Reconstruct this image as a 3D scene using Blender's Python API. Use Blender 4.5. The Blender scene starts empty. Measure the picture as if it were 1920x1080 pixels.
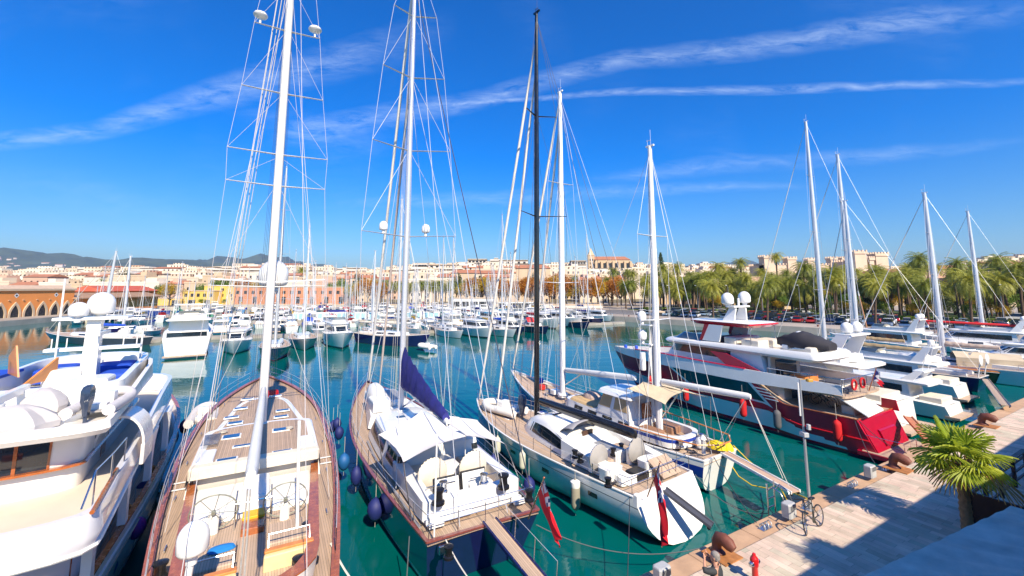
import bpy, math, random
from math import sin, cos, pi, radians, sqrt, atan2, hypot
random.seed(7)
S = bpy.context.scene
COL = S.collection
# ------------------------------------------------------------------ camera
F_, PX0, PY0, TH, HC = 800.0, 960.0, 440.0, math.atan(98/800), 9.9
CT, ST = cos(TH), sin(TH)
cam = bpy.data.cameras.new("camera"); camo = bpy.data.objects.new("camera", cam); COL.objects.link(camo)
camo.location = (0, 0, HC); camo.rotation_euler = (pi/2+TH, 0, 0)
cam.sensor_width = 36; cam.lens = 36*F_/1920; cam.shift_y = -100/1920
cam.clip_start = 0.2; cam.clip_end = 30000
S.camera = camo
# ------------------------------------------------------------------ sun + sky
SUN_EL = radians(40); SUNH = (0.43, -0.903)      # horizontal direction towards the sun
sun = bpy.data.lights.new("sun", 'SUN'); suno = bpy.data.objects.new("sun", sun); COL.objects.link(suno)
sun.energy = 5.0; sun.angle = radians(0.5); sun.color = (1, .87, .68)
SUN_AZ = atan2(SUNH[0], SUNH[1])
suno.rotation_euler = (pi/2-SUN_EL, 0, pi-SUN_AZ)
import mathutils
dv = mathutils.Vector((SUNH[0]*cos(SUN_EL), SUNH[1]*cos(SUN_EL), sin(SUN_EL)))
suno.rotation_euler = dv.to_track_quat('Z', 'Y').to_euler()
W = bpy.data.worlds.new("World"); S.world = W; W.use_nodes = True
nt = W.node_tree; N = nt.nodes; Lk = nt.links
for n in list(N): N.remove(n)
wo = N.new('ShaderNodeOutputWorld'); bg = N.new('ShaderNodeBackground'); sky = N.new('ShaderNodeTexSky')
sky.sky_type = 'NISHITA'; sky.sun_disc = False; sky.sun_elevation = SUN_EL; sky.sun_rotation = SUN_AZ
sky.air_density = 1.0; sky.dust_density = 0.5; sky.ozone_density = 2.5; sky.altitude = 0
bg.inputs[1].default_value = 0.112
def wmath(op, a, b=None, c=None, clamp=False):
    m = N.new('ShaderNodeMath'); m.operation = op; m.use_clamp = clamp
    for i, v in enumerate((a, b, c)):
        if v is None: continue
        if isinstance(v, (int, float)): m.inputs[i].default_value = v
        else: Lk.new(v, m.inputs[i])
    return m.outputs[0]
tc = N.new('ShaderNodeTexCoord'); sp = N.new('ShaderNodeSeparateXYZ'); Lk.new(tc.outputs['Generated'], sp.inputs[0])
dy = wmath('MAXIMUM', sp.outputs[1], 0.05)
U = wmath('DIVIDE', sp.outputs[0], dy); V = wmath('DIVIDE', sp.outputs[2], dy)
cmb = N.new('ShaderNodeCombineXYZ'); Lk.new(U, cmb.inputs[0]); Lk.new(V, cmb.inputs[1])
nz = N.new('ShaderNodeTexNoise'); nz.inputs['Scale'].default_value = 13; nz.inputs['Detail'].default_value = 9; nz.inputs['Roughness'].default_value = .68; nz.inputs['Distortion'].default_value = .6
mp = N.new('ShaderNodeMapping'); mp.inputs['Rotation'].default_value = (0, 0, -.3); mp.inputs['Scale'].default_value = (.8, 3.2, 1)
Lk.new(cmb.outputs[0], mp.inputs[0]); Lk.new(mp.outputs[0], nz.inputs[0])
nz2 = N.new('ShaderNodeTexNoise'); nz2.inputs['Scale'].default_value = 2.2; nz2.inputs['Detail'].default_value = 3
Lk.new(cmb.outputs[0], nz2.inputs[0])
def uv(px, py):
    r = (px-PX0, F_*CT-(PY0-py)*ST, (PY0-py)*CT+F_*ST); return r[0]/r[1], r[2]/r[1]
def streak(pts, wid, amt, soft=1.0):
    """a band of thin cloud along a piecewise line of sky directions"""
    tot = None; K = len(pts)-2
    for k_, (p, q, w0, w1) in enumerate(zip(pts[:-1], pts[1:], wid[:-1], wid[1:])):
        (u0, v0), (u1, v1) = uv(*p), uv(*q)
        t = wmath('DIVIDE', wmath('SUBTRACT', U, u0), u1-u0)
        vc = wmath('MULTIPLY_ADD', t, v1-v0, v0)
        vc = wmath('ADD', vc, wmath('MULTIPLY', wmath('SUBTRACT', nz2.outputs[0], .5), .05))
        wd = wmath('MULTIPLY_ADD', t, (w1-w0)/800, w0/800)
        d = wmath('DIVIDE', wmath('ABSOLUTE', wmath('SUBTRACT', V, vc)), wmath('MAXIMUM', wd, .001))
        g = wmath('SUBTRACT', 1, d, clamp=True)
        ins = wmath('MULTIPLY', wmath('GREATER_THAN', t, 0), wmath('LESS_THAN', t, 1))
        g = wmath('MULTIPLY', g, ins)
        if k_ == 0: g = wmath('MULTIPLY', g, wmath('MULTIPLY', t, 1.5, clamp=True))
        if k_ == K: g = wmath('MULTIPLY', g, wmath('MULTIPLY', wmath('SUBTRACT', 1, t), 1.5, clamp=True))
        tot = g if tot is None else wmath('ADD', tot, g)
    return wmath('MULTIPLY', tot, amt)
cl = streak([(-400, 300), (170, 245), (440, 165), (860, 50)], [10, 26, 46, 60], .95)
cl = wmath('ADD', cl, streak([(500, 262), (640, 235), (900, 185), (1180, 110), (1500, 75), (2000, 5)], [26, 34, 26, 28, 34, 44], .95))
cl = wmath('ADD', cl, streak([(760, 196), (980, 187), (1200, 172), (1380, 168), (2200, 146)], [4, 6, 10, 13, 9], 1.1))
cl = wmath('ADD', cl, streak([(1080, 340), (1300, 315), (1600, 292), (1960, 262)], [12, 22, 20, 12], .62))
cl = wmath('ADD', cl, streak([(600, 392), (860, 373), (1280, 352), (1560, 348)], [8, 20, 15, 8], .62))
cl = wmath('ADD', cl, streak([(380, 170), (620, 270), (800, 270)], [30, 50, 20], .3))
cl = wmath('ADD', cl, streak([(-50, 330), (150, 360), (420, 440)], [40, 50, 20], .2))
nr = wmath('MULTIPLY_ADD', nz.outputs[0], 2.6, -.85, clamp=True)
cl = wmath('MULTIPLY', cl, nr); cl = wmath('MULTIPLY', cl, .8)
veil = wmath('MULTIPLY', wmath('MULTIPLY_ADD', nz2.outputs[0], 2.5, -1.3, clamp=True), wmath('MULTIPLY', nr, .22))
cl = wmath('ADD', cl, veil, clamp=True)
cl = wmath('MULTIPLY', cl, wmath('GREATER_THAN', sp.outputs[1], .06), clamp=True)
hs = N.new('ShaderNodeHueSaturation'); hs.inputs['Saturation'].default_value = 1.15; hs.inputs['Value'].default_value = 1.0; hs.inputs['Hue'].default_value = .497
Lk.new(sky.outputs[0], hs.inputs['Color'])
mxs = N.new('ShaderNodeMix'); mxs.data_type = 'RGBA'
gz = wmath('SUBTRACT', 1, wmath('MULTIPLY', sp.outputs[2], 3.4), clamp=True); gz = wmath('POWER', gz, 1.25)
tint = N.new('ShaderNodeMix'); tint.data_type = 'RGBA'; Lk.new(gz, tint.inputs['Factor']); tint.inputs['A'].default_value = (.0, .53, 1.12, 1); tint.inputs['B'].default_value = (.62, .68, .72, 1)
mul = N.new('ShaderNodeMix'); mul.data_type = 'RGBA'; mul.blend_type = 'MULTIPLY'; mul.inputs['Factor'].default_value = 1; Lk.new(hs.outputs[0], mul.inputs['A']); Lk.new(tint.outputs['Result'], mul.inputs['B'])
Lk.new(wmath('MULTIPLY', cl, .5), mxs.inputs['Factor']); Lk.new(mul.outputs['Result'], mxs.inputs['A']); mxs.inputs['B'].default_value = (5.0, 6.0, 7.4, 1)
Lk.new(mxs.outputs['Result'], bg.inputs[0]); Lk.new(bg.outputs[0], wo.inputs[0])
S.view_settings.view_transform = 'Standard'; S.view_settings.look = 'None'; S.view_settings.exposure = 0.72; S.view_settings.gamma = 1
S.view_settings.use_curve_mapping = False
S.cycles.max_bounces = 5; S.cycles.diffuse_bounces = 2; S.cycles.glossy_bounces = 3; S.cycles.transmission_bounces = 4
S.cycles.transparent_max_bounces = 6; S.cycles.caustics_reflective = False; S.cycles.caustics_refractive = False
S.cycles.use_denoising = True

# ------------------------------------------------------------------ measuring helpers
def P(x, y, z):
    """world point where the line of sight through a photograph pixel meets height z"""
    r = (x-PX0, F_*CT-(PY0-y)*ST, (PY0-y)*CT+F_*ST); k = (z-HC)/r[2]
    return (r[0]*k, r[1]*k, z)
def Q(x, y, Y):
    """world point on that line of sight at distance Y north of the terrace"""
    r = (x-PX0, F_*CT-(PY0-y)*ST, (PY0-y)*CT+F_*ST); k = Y/r[1]
    return (r[0]*k, Y, HC+r[2]*k)

# ------------------------------------------------------------------ materials
MATS = {}
def nodes_of(name):
    m = bpy.data.materials.new(name); m.use_nodes = True
    n = m.node_tree.nodes; b = n['Principled BSDF']
    return m, n, m.node_tree.links, b
def mix_rgb(n, l, fac, a, b):
    x = n.new('ShaderNodeMix'); x.data_type = 'RGBA'
    for s, v in (('Factor', fac), ('A', a), ('B', b)):
        if isinstance(v, (int, float)): x.inputs[s].default_value = v
        elif isinstance(v, (tuple, list)): x.inputs[s].default_value = (*v[:3], 1)
        else: l.new(v, x.inputs[s])
    return x.outputs['Result']
def nmath(n, l, op, a, b=None, c=None, clamp=False):
    m = n.new('ShaderNodeMath'); m.operation = op; m.use_clamp = clamp
    for i, v in enumerate((a, b, c)):
        if v is None: continue
        if isinstance(v, (int, float)): m.inputs[i].default_value = v
        else: l.new(v, m.inputs[i])
    return m.outputs[0]
def noise(n, l, scale, detail=4, rough=.55, vec=None):
    t = n.new('ShaderNodeTexNoise'); t.inputs['Scale'].default_value = scale; t.inputs['Detail'].default_value = detail; t.inputs['Roughness'].default_value = rough
    if vec is None:
        c = n.new('ShaderNodeTexCoord'); vec = c.outputs['Object']
    l.new(vec, t.inputs['Vector']); return t.outputs['Fac']
def M(name, rgb, rough=.5, metal=0.0, var=.12, scale=1.3, bump=0.0, bscale=30, coat=0.0, rvar=.15, sheen=0, tl=0):
    if name in MATS: return MATS[name]
    m, n, l, b = nodes_of(name)
    f = noise(n, l, scale, 5, .6)
    f = nmath(n, l, 'MULTIPLY_ADD', f, 2.2, -.6, clamp=True)
    lo = [c*(1-var) for c in rgb]; hi = [min(1, c*(1+var*.6)) for c in rgb]
    l.new(mix_rgb(n, l, f, lo, hi), b.inputs['Base Color'])
    b.inputs['Roughness'].default_value = rough; b.inputs['Metallic'].default_value = metal
    if rvar: l.new(nmath(n, l, 'MULTIPLY_ADD', f, rvar, max(.02, rough-rvar/2)), b.inputs['Roughness'])
    if coat: b.inputs['Coat Weight'].default_value = coat; b.inputs['Coat Roughness'].default_value = .06
    if tl: b.inputs['Transmission Weight'].default_value = 0
    if bump:
        bp = n.new('ShaderNodeBump'); bp.inputs['Strength'].default_value = bump; bp.inputs['Distance'].default_value = .02
        l.new(noise(n, l, bscale, 4), bp.inputs['Height']); l.new(bp.outputs[0], b.inputs['Normal'])
    MATS[name] = m; return m
def planks(name, rgb, dark, pitch=.055, axis=1, rough=.6, var=.25, wid=.12, cross=0):
    """laid planks with dark seams along the other axis"""
    if name in MATS: return MATS[name]
    m, n, l, b = nodes_of(name)
    c = n.new('ShaderNodeTexCoord'); s = n.new('ShaderNodeSeparateXYZ'); l.new(c.outputs['Object'], s.inputs[0])
    u = nmath(n, l, 'DIVIDE', s.outputs[axis], pitch)
    seam = nmath(n, l, 'LESS_THAN', nmath(n, l, 'FRACT', u), wid)
    wn = n.new('ShaderNodeTexWhiteNoise'); wn.noise_dimensions = '1D'; l.new(nmath(n, l, 'FLOOR', u), wn.inputs['W'])
    f = nmath(n, l, 'ADD', nmath(n, l, 'MULTIPLY', wn.outputs[0], .55), nmath(n, l, 'MULTIPLY', noise(n, l, 1.6, 5), .6), clamp=True)
    col = mix_rgb(n, l, f, [x*(1-var) for x in rgb], [min(1, x*(1+var)) for x in rgb])
    l.new(mix_rgb(n, l, seam, col, dark), b.inputs['Base Color'])
    b.inputs['Roughness'].default_value = rough
    MATS[name] = m; return m

# ------------------------------------------------------------------ mesh building
class MB:
    def __init__(s): s.v = []; s.f = []; s.m = []; s.c = 0
    def mat(s, i): s.c = i; return s
    def add(s, vs, fs):
        o = len(s.v); s.v += [tuple(x) for x in vs]; s.f += [tuple(o+i for i in f) for f in fs]; s.m += [s.c]*len(fs); return s
    def box(s, x0, y0, z0, x1, y1, z1):
        x0, x1 = min(x0, x1), max(x0, x1); y0, y1 = min(y0, y1), max(y0, y1); z0, z1 = min(z0, z1), max(z0, z1)
        return s.add([(x0, y0, z0), (x1, y0, z0), (x1, y1, z0), (x0, y1, z0), (x0, y0, z1), (x1, y0, z1), (x1, y1, z1), (x0, y1, z1)],
              [(0, 3, 2, 1), (4, 5, 6, 7), (0, 1, 5, 4), (1, 2, 6, 5), (2, 3, 7, 6), (3, 0, 4, 7)])
    def rbox(s, x0, y0, z0, x1, y1, z1, r=.03):
        """box with chamfered top edges"""
        x0, x1 = min(x0, x1), max(x0, x1); y0, y1 = min(y0, y1), max(y0, y1)
        r = min(r, (x1-x0)*.45, (y1-y0)*.45, (z1-z0)*.45)
        def ring(i, z):
            a, b_, c, d = x0+i, y0+i, x1-i, y1-i
            return [(a+r, b_, z), (c-r, b_, z), (c, b_+r, z), (c, d-r, z), (c-r, d, z), (a+r, d, z), (a, d-r, z), (a, b_+r, z)]
        return s.loft([ring(0, z0), ring(0, z1-r), ring(r*.3, z1-r*.3), ring(r, z1)], cap=True)
    def loft(s, rings, closed=True, cap=False):
        n = len(rings[0]); vs = [p for r in rings for p in r]; fs = []
        for i in range(len(rings)-1):
            for j in range(n if closed else n-1):
                a, b = i*n+j, i*n+(j+1) % n
                fs.append((a, b, b+n, a+n))
        if cap: fs.append(tuple(reversed(range(n)))); fs.append(tuple(range((len(rings)-1)*n, len(rings)*n)))
        return s.add(vs, fs)
    def tube(s, p, q, r, r2=None, n=6, cap=True):
        return s.path([p, q], r, r2, n, cap)
    def path(s, pts, r, r2=None, n=6, cap=True, ell=None):
        r2 = r if r2 is None else r2; rings = []; k = len(pts)
        up = None
        for i, p in enumerate(pts):
            a = pts[max(i-1, 0)]; b = pts[min(i+1, k-1)]
            d = [b[j]-a[j] for j in range(3)]; L = sqrt(sum(x*x for x in d)) or 1; d = [x/L for x in d]
            if up is None:
                up = (0, 0, 1) if abs(d[2]) < .9 else (1, 0, 0)
            e = (d[1]*up[2]-d[2]*up[1], d[2]*up[0]-d[0]*up[2], d[0]*up[1]-d[1]*up[0]); Le = sqrt(sum(x*x for x in e)) or 1; e = [x/Le for x in e]
            g = (e[1]*d[2]-e[2]*d[1], e[2]*d[0]-e[0]*d[2], e[0]*d[1]-e[1]*d[0])
            up = g
            rr = r+(r2-r)*i/(k-1) if not callable(r) else r(i/(k-1))
            ea, eb = ell or (1, 1)
            rings.append([tuple(p[j]+rr*(ea*cos(2*pi*t/n)*e[j]+eb*sin(2*pi*t/n)*g[j]) for j in range(3)) for t in range(n)])
        return s.loft(rings, True, cap)
    def lathe(s, prof, c=(0, 0, 0), n=12, ax='z', sx=1, sy=1):
        rings = []
        for r, h in prof:
            ring = []
            for t in range(n):
                a = 2*pi*t/n; x, y = r*cos(a)*sx, r*sin(a)*sy
                q = (x, y, h) if ax == 'z' else ((h, x, y) if ax == 'x' else (x, h, -y))
                ring.append((c[0]+q[0], c[1]+q[1], c[2]+q[2]))
            rings.append(ring)
        return s.loft(rings, True, True)
    def ell(s, c, rx, ry, rz, n=12, m=7, z0=-1.0):
        prof = []
        a0 = math.asin(max(-1, z0))
        for i in range(m+1):
            a = a0+(pi/2-a0)*i/m; prof.append((max(cos(a), .002), sin(a)*rz))
        rings = [[(c[0]+rx*r*cos(2*pi*t/n), c[1]+ry*r*sin(2*pi*t/n), c[2]+h) for t in range(n)] for r, h in prof]
        return s.loft(rings, True, True)
    def prism(s, poly, z0, z1):
        n = len(poly)
        f0 = z0 if callable(z0) else (lambda x, y: z0); f1 = z1 if callable(z1) else (lambda x, y: z1)
        return s.loft([[(x, y, f0(x, y)) for x, y in poly], [(x, y, f1(x, y)) for x, y in poly]], True, True)
    def slab(s, pts, n=(0, 0, 1), t=.02):
        """a flat polygon given thickness t along n"""
        return s.loft([[tuple(p) for p in pts], [tuple(p[i]+n[i]*t for i in range(3)) for p in pts]], True, True)
    def xz(s, poly, y0, y1):
        return s.loft([[(x, y0, z) for x, z in poly], [(x, y1, z) for x, z in poly]], True, True)
    def build(s, name, mats, parent=None, smooth=0, loc=None, rz=None):
        me = bpy.data.meshes.new(name); me.from_pydata(s.v, [], s.f)
        mats = mats if isinstance(mats, (list, tuple)) else [mats]
        for m in mats: me.materials.append(m)
        if len(mats) > 1: me.polygons.foreach_set('material_index', s.m)
        if smooth:
            me.polygons.foreach_set('use_smooth', [True]*len(s.f))
            me.update()
            try: me.set_sharp_from_angle(angle=radians(smooth))
            except Exception: pass
        me.update(); me.validate()
        o = bpy.data.objects.new(name, me); COL.objects.link(o)
        if parent is not None: o.parent = parent
        if loc: o.location = loc
        if rz is not None: o.rotation_euler = (0, 0, rz)
        return o
def tag(o, label, cat, group=None, kind=None):
    if label: o['label'] = label
    if cat: o['category'] = cat
    if group: o['group'] = group
    if kind: o['kind'] = kind
    return o
def thing(name, label, cat, loc=(0, 0, 0), rz=0, group=None):
    o = bpy.data.objects.new(name, None); o.empty_display_size = .5; COL.objects.link(o)
    o.location = loc; o.rotation_euler = (0, 0, rz)
    return tag(o, label, cat, group)
def struct(o): o['kind'] = 'structure'; return o
def kids(o): return CH.get(o.name, [])
def children_of(o): return [c for c in COL.objects if c.parent == o]
def clone(o, loc, rz, label=None, group=None, scale=None, tree=None):
    r = o.copy(); COL.objects.link(r); r.location = loc; r.rotation_euler = (0, 0, rz)
    if scale: r.scale = scale if isinstance(scale, tuple) else (scale,)*3
    if label: r['label'] = label
    if group: r['group'] = group
    out = []
    for ch, gs in (tree if tree is not None else tree_of(o)):
        c = ch.copy(); COL.objects.link(c); c.parent = r; out.append(c)
        for g in gs:
            d = g.copy(); COL.objects.link(d); d.parent = c
    return r, out
def tree_of(o): return [(c, list(c.children)) for c in o.children]
def lerp(a, b, t): return a+(b-a)*t
def l3(a, b, t): return tuple(a[i]+(b[i]-a[i])*t for i in range(3))
def sagline(a, b, sag, n=10):
    return [tuple(l3(a, b, i/n)[j]-(sag*4*(i/n)*(1-i/n) if j == 2 else 0) for j in range(3)) for i in range(n+1)]
# common materials
white = M('white_gelcoat', (.80, .79, .76), .22, var=.07, scale=.8, coat=.3)
white2 = M('white_paint', (.78, .77, .73), .4, var=.08)
cream = M('cream_canvas', (.66, .60, .50), .8, var=.1, scale=2, bump=.4, bscale=9)
teak = planks('teak_deck', (.42, .30, .21), (.16, .12, .09), .07, 1)
teak2 = planks('teak_deck_light', (.48, .35, .25), (.2, .15, .11), .07, 1)
varnish = M('varnished_wood', (.38, .11, .03), .25, var=.35, scale=5, coat=.6)
brownrail = M('brown_rail', (.22, .06, .05), .3, var=.25, scale=4, coat=.5)
chrome = M('stainless_steel', (.62, .63, .65), .22, metal=1, var=.1)
alu = M('mast_aluminium', (.66, .67, .70), .35, metal=.35, var=.08, scale=.4)
glass = M('tinted_glass', (.015, .022, .03), .06, var=.2, coat=.5, rvar=.04)
blueglass = M('blue_glass', (.03, .08, .17), .05, var=.3, coat=.5, rvar=.04)
black = M('black_plastic', (.018, .018, .02), .4, var=.3)
rope = M('rope', (.5, .47, .42), .9, var=.2, scale=8)
darkrope = M('dark_rope', (.045, .045, .06), .9, var=.3, scale=8)
wire = M('rigging_wire', (.62, .62, .64), .4, metal=.3, var=.05)
darkwire = M('dark_rigging', (.06, .06, .08), .5, var=.1)
navy = M('navy_canvas', (.022, .024, .19), .75, var=.3, scale=3, bump=1.2, bscale=5)
bluecan = M('blue_canvas', (.012, .07, .48), .75, var=.2, scale=3, bump=.3, bscale=8)
greyc = M('grey_canvas', (.34, .32, .30), .8, var=.12, scale=2, bump=.4, bscale=8)
red = M('red_cloth', (.62, .012, .018), .7, var=.15, scale=4)
# ================================================================== SETTING
# water
def water_mat():
    m, n, l, b = nodes_of('harbour_water')
    c = n.new('ShaderNodeTexCoord')
    big = noise(n, l, .035, 3, .5, c.outputs['Object'])
    b.inputs['Roughness'].default_value = .03; b.inputs['IOR'].default_value = 1.36
    l.new(mix_rgb(n, l, nmath(n, l, 'MULTIPLY_ADD', big, 2.4, -.7, clamp=True), (.0, .072, .066), (.0, .118, .112)), b.inputs['Base Color'])
    b.inputs['Specular IOR Level'].default_value = .62
    b.inputs['Specular Tint'].default_value = (.45, .85, 1, 1)
    mp = n.new('ShaderNodeMapping'); mp.inputs['Scale'].default_value = (.55, 1.2, 1); mp.inputs['Rotation'].default_value = (0, 0, .25); l.new(c.outputs['Object'], mp.inputs[0])
    a = noise(n, l, 1.25, 4, .55, mp.outputs[0]); d = noise(n, l, .28, 2, .5, mp.outputs[0])
    h = nmath(n, l, 'ADD', nmath(n, l, 'MULTIPLY', a, .55), nmath(n, l, 'MULTIPLY', d, 1.6))
    bp = n.new('ShaderNodeBump'); bp.inputs['Strength'].default_value = .072; bp.inputs['Distance'].default_value = .3
    l.new(h, bp.inputs['Height']); l.new(bp.outputs[0], b.inputs['Normal'])
    return m
w = MB(); w.add([(-900, -120, 0), (500, -120, 0), (500, 330, 0), (-900, 330, 0)], [(0, 1, 2, 3)])
struct(w.build('water', water_mat()))
# near quay -------------------------------------------------------
QO = (9.86, 17.6); QR = atan2(.497, .868); QU = (cos(QR), sin(QR)); QM = (sin(QR), -cos(QR)); QZ = 1.3
def q(s, d, z=QZ): return (QO[0]+QU[0]*s+QM[0]*d, QO[1]+QU[1]*s+QM[1]*d, z)
def paving_mat(name, cs, w_, l_, seam=.035, rough=.75):
    m, n, l, b = nodes_of(name)
    c = n.new('ShaderNodeTexCoord'); s = n.new('ShaderNodeSeparateXYZ'); l.new(c.outputs['Object'], s.inputs[0])
    u = nmath(n, l, 'DIVIDE', s.outputs[0], w_); row = nmath(n, l, 'FLOOR', u)
    wn = n.new('ShaderNodeTexWhiteNoise'); wn.noise_dimensions = '1D'; l.new(row, wn.inputs['W'])
    v = nmath(n, l, 'ADD', nmath(n, l, 'DIVIDE', s.outputs[1], l_), wn.outputs[0]); colu = nmath(n, l, 'FLOOR', v)
    cc = n.new('ShaderNodeCombineXYZ'); l.new(row, cc.inputs[0]); l.new(colu, cc.inputs[1])
    w2 = n.new('ShaderNodeTexWhiteNoise'); w2.noise_dimensions = '2D'; l.new(cc.outputs[0], w2.inputs['Vector'])
    rp = n.new('ShaderNodeValToRGB'); rp.color_ramp.interpolation = 'LINEAR'
    e = rp.color_ramp.elements; e[0].color = (*cs[0], 1); e[1].color = (*cs[-1], 1)
    for i, k in enumerate(cs[1:-1]): x = e.new((i+1)/(len(cs)-1)); x.color = (*k, 1)
    l.new(w2.outputs['Value'], rp.inputs[0])
    st = noise(n, l, 1.1, 6, .65); st = nmath(n, l, 'MULTIPLY_ADD', st, 1.2, .38)
    mm = n.new('ShaderNodeMix'); mm.data_type = 'RGBA'; mm.blend_type = 'MULTIPLY'; mm.inputs['Factor'].default_value = .8
    l.new(rp.outputs[0], mm.inputs['A']); l.new(st, mm.inputs['B'])
    sm = nmath(n, l, 'MAXIMUM', nmath(n, l, 'LESS_THAN', nmath(n, l, 'FRACT', u), seam), nmath(n, l, 'LESS_THAN', nmath(n, l, 'FRACT', v), seam*.4))
    l.new(mix_rgb(n, l, nmath(n, l, 'MULTIPLY', sm, .55), mm.outputs['Result'], (.12, .1, .08)), b.inputs['Base Color'])
    b.inputs['Roughness'].default_value = rough
    bp = n.new('ShaderNodeBump'); bp.inputs['Strength'].default_value = .3; bp.inputs['Distance'].default_value = .01
    l.new(nmath(n, l, 'ADD', w2.outputs['Value'], noise(n, l, 14, 5)), bp.inputs['Height']); l.new(bp.outputs[0], b.inputs['Normal'])
    return m
pave = paving_mat('quay_paving', [(.42, .34, .25), (.64, .49, .38), (.56, .43, .33), (.48, .43, .32), (.70, .55, .43), (.62, .46, .36)], .27, .95)
conc = M('quay_concrete', (.34, .31, .27), .85, var=.3, scale=.7, bump=.5, bscale=3)
copm = M('coping_stone', (.52, .33, .20), .7, var=.22, scale=1.5, bump=.3, bscale=12)
mb = MB(); mb.box(-70, -34, -2, 110, -.92, 1.3); struct(mb.build('quay_pavement', pave, loc=(QO[0], QO[1], 0), rz=QR))
mb = MB(); random.seed(3); s0 = -70
while s0 < 108:
    L = random.uniform(2.4, 3.4); mb.rbox(s0, -.918, .6, s0+L-.02, .06, 1.12+random.uniform(-.006, .006), .03); s0 += L
struct(mb.build('quay_edge', copm, loc=(QO[0], QO[1], 0), rz=QR))
mb = MB(); mb.box(-70, -.93, -2, 110, -.02, .604); struct(mb.build('quay_wall', conc, loc=(QO[0], QO[1], 0), rz=QR))
# far shore -------------------------------------------------------
groundm = M('promenade_ground', (.38, .32, .26), .85, var=.25, scale=.05)
# outline of the land round the harbour (from the left arm round to the right shore)
SH = [(-128, 60), (-127, 107), (-133, 132), (-150, 184), (-120, 196), (-60, 196), (10, 190), (22, 140), (30, 127), (66, 89), (85, 73), (103, 66)]
land = SH + [(420, 60), (420, 700), (-900, 700), (-900, 60)]
from mathutils.geometry import tessellate_polygon
def landmesh(z, dig):
    m = MB(); vs = [(x, y, z) for x, y in land]
    tri = tessellate_polygon([[mathutils.Vector(v) for v in vs]])
    m.add(vs, [tuple(t) if True else t for t in tri])
    for i in range(len(SH)-1):
        a, b_ = SH[i], SH[i+1]; m.mat(1).add([(a[0], a[1], -2), (b_[0], b_[1], -2), (b_[0], b_[1], z), (a[0], a[1], z)], [(0, 1, 2, 3)]); m.mat(0)
    return m
qstone = M('harbour_wall_stone', (.46, .40, .33), .85, var=.3, scale=.25, bump=.4, bscale=1.2)
struct(landmesh(1.4, 0).build('ground', [groundm, qstone]))
# rising ground under the town
tg = MB(); nx, ny = 30, 12; vs = []
def town_z(x, y):
    k = max(0, (y-235)/360); return 1.45+k*9+(4*k if x > 0 else 0)+max(0, 16-abs(x-70)/9)*min(1, max(0, (y-300)/90))*.55
for j in range(ny+1):
    for i in range(nx+1):
        x = -900+1700*i/nx; y = 232+(700-232)*j/ny; vs.append((x, y, town_z(x, y)))
tg.add(vs, [(j*(nx+1)+i, j*(nx+1)+i+1, (j+1)*(nx+1)+i+1, (j+1)*(nx+1)+i) for j in range(ny) for i in range(nx)])
struct(tg.build('town_ground', M('town_ground', (.2, .17, .1), .9, var=.4, scale=.03), smooth=60))
pl = MB(); pl.add([(-9000, 690, 3), (9000, 690, 3), (9000, 9000, 3), (-9000, 9000, 3)], [(0, 1, 2, 3)])
struct(pl.build('plain', M('plain_ground', (.14, .13, .08), .9, var=.4, scale=.004)))
# road and verge behind the car park, running along the right shore
FR = atan2(73-127, 85-30); FU = (cos(FR), sin(FR)); FN = (-sin(FR), cos(FR))
def fq(s, d, z=1.4): return (30+FU[0]*s+FN[0]*d, 127+FU[1]*s+FN[1]*d, z)
asph = M('asphalt', (.16, .15, .145), .85, var=.2, scale=.2)
mb = MB()
for d0, d1, z in ((9, 33, .004), (47, 60, .005)):
    mb.add([(-20, d0, z), (120, d0, z), (120, d1, z), (-20, d1, z)], [(0, 1, 2, 3)])
struct(mb.build('road', asph, loc=(30, 127, 1.4), rz=FR))
mb = MB()
for i in range(48): mb.add([(-10+i*2.6, 10.2, .012), (-9.88+i*2.6, 10.2, .012), (-9.88+i*2.6, 15, .012), (-10+i*2.6, 15, .012)], [(0, 1, 2, 3)])
for i in range(40): mb.add([(-15+i*3.2, 53.4, .012), (-13.4+i*3.2, 53.4, .012), (-13.4+i*3.2, 53.55, .012), (-15+i*3.2, 53.55, .012)], [(0, 1, 2, 3)])
struct(mb.build('road_markings', white2, loc=(30, 127, 1.4), rz=FR))
mb = MB(); mb.box(-15, 34, -.2, 118, 46, .12); mb.box(-15, 61, -.2, 118, 90, .12)
struct(mb.build('verge', M('verge_grass', (.10, .15, .035), .9, var=.4, scale=.2, bump=.6, bscale=2), loc=(30, 127, 1.4), rz=FR))
# hills -----------------------------------------------------------
def hill(name, pts, Y, depth, col, seed):
    """a ridge whose crest passes through the given photograph points at distance Y"""
    random.seed(seed); m = MB(); rows = 9; n = 90; vs = []
    xs = [p[0] for p in pts]
    for j in range(rows+1):
        t = j/rows
        for i in range(n+1):
            px = lerp(xs[0], xs[-1], i/n)
            for a, b_ in zip(pts[:-1], pts[1:]):
                if a[0] <= px <= b_[0]: py = lerp(a[1], b_[1], (px-a[0])/(b_[0]-a[0])); break
            X, _, Z = Q(px, py, Y)
            k = 1-abs(t*2-1)  # front foot -> crest -> back
            h = (k**.8)
            wob = sin(i*.55+seed)*sin(i*.23+j)*.06+random.uniform(-.02, .02) if 0 < k < .95 else 0
            vs.append((X*(1+0*t), Y+(t-.5)*depth*2+random.uniform(-1, 1)*depth*.03, max(3, (Z-3)*(h+wob*2*k)+3)))
    m.add(vs, [(j*(n+1)+i, j*(n+1)+i+1, (j+1)*(n+1)+i+1, (j+1)*(n+1)+i) for j in range(rows) for i in range(n)])
    return struct(m.build(name, col, smooth=80))
hm = M('hill_scrub', (.085, .105, .055), .95, var=.5, scale=.006)
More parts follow.
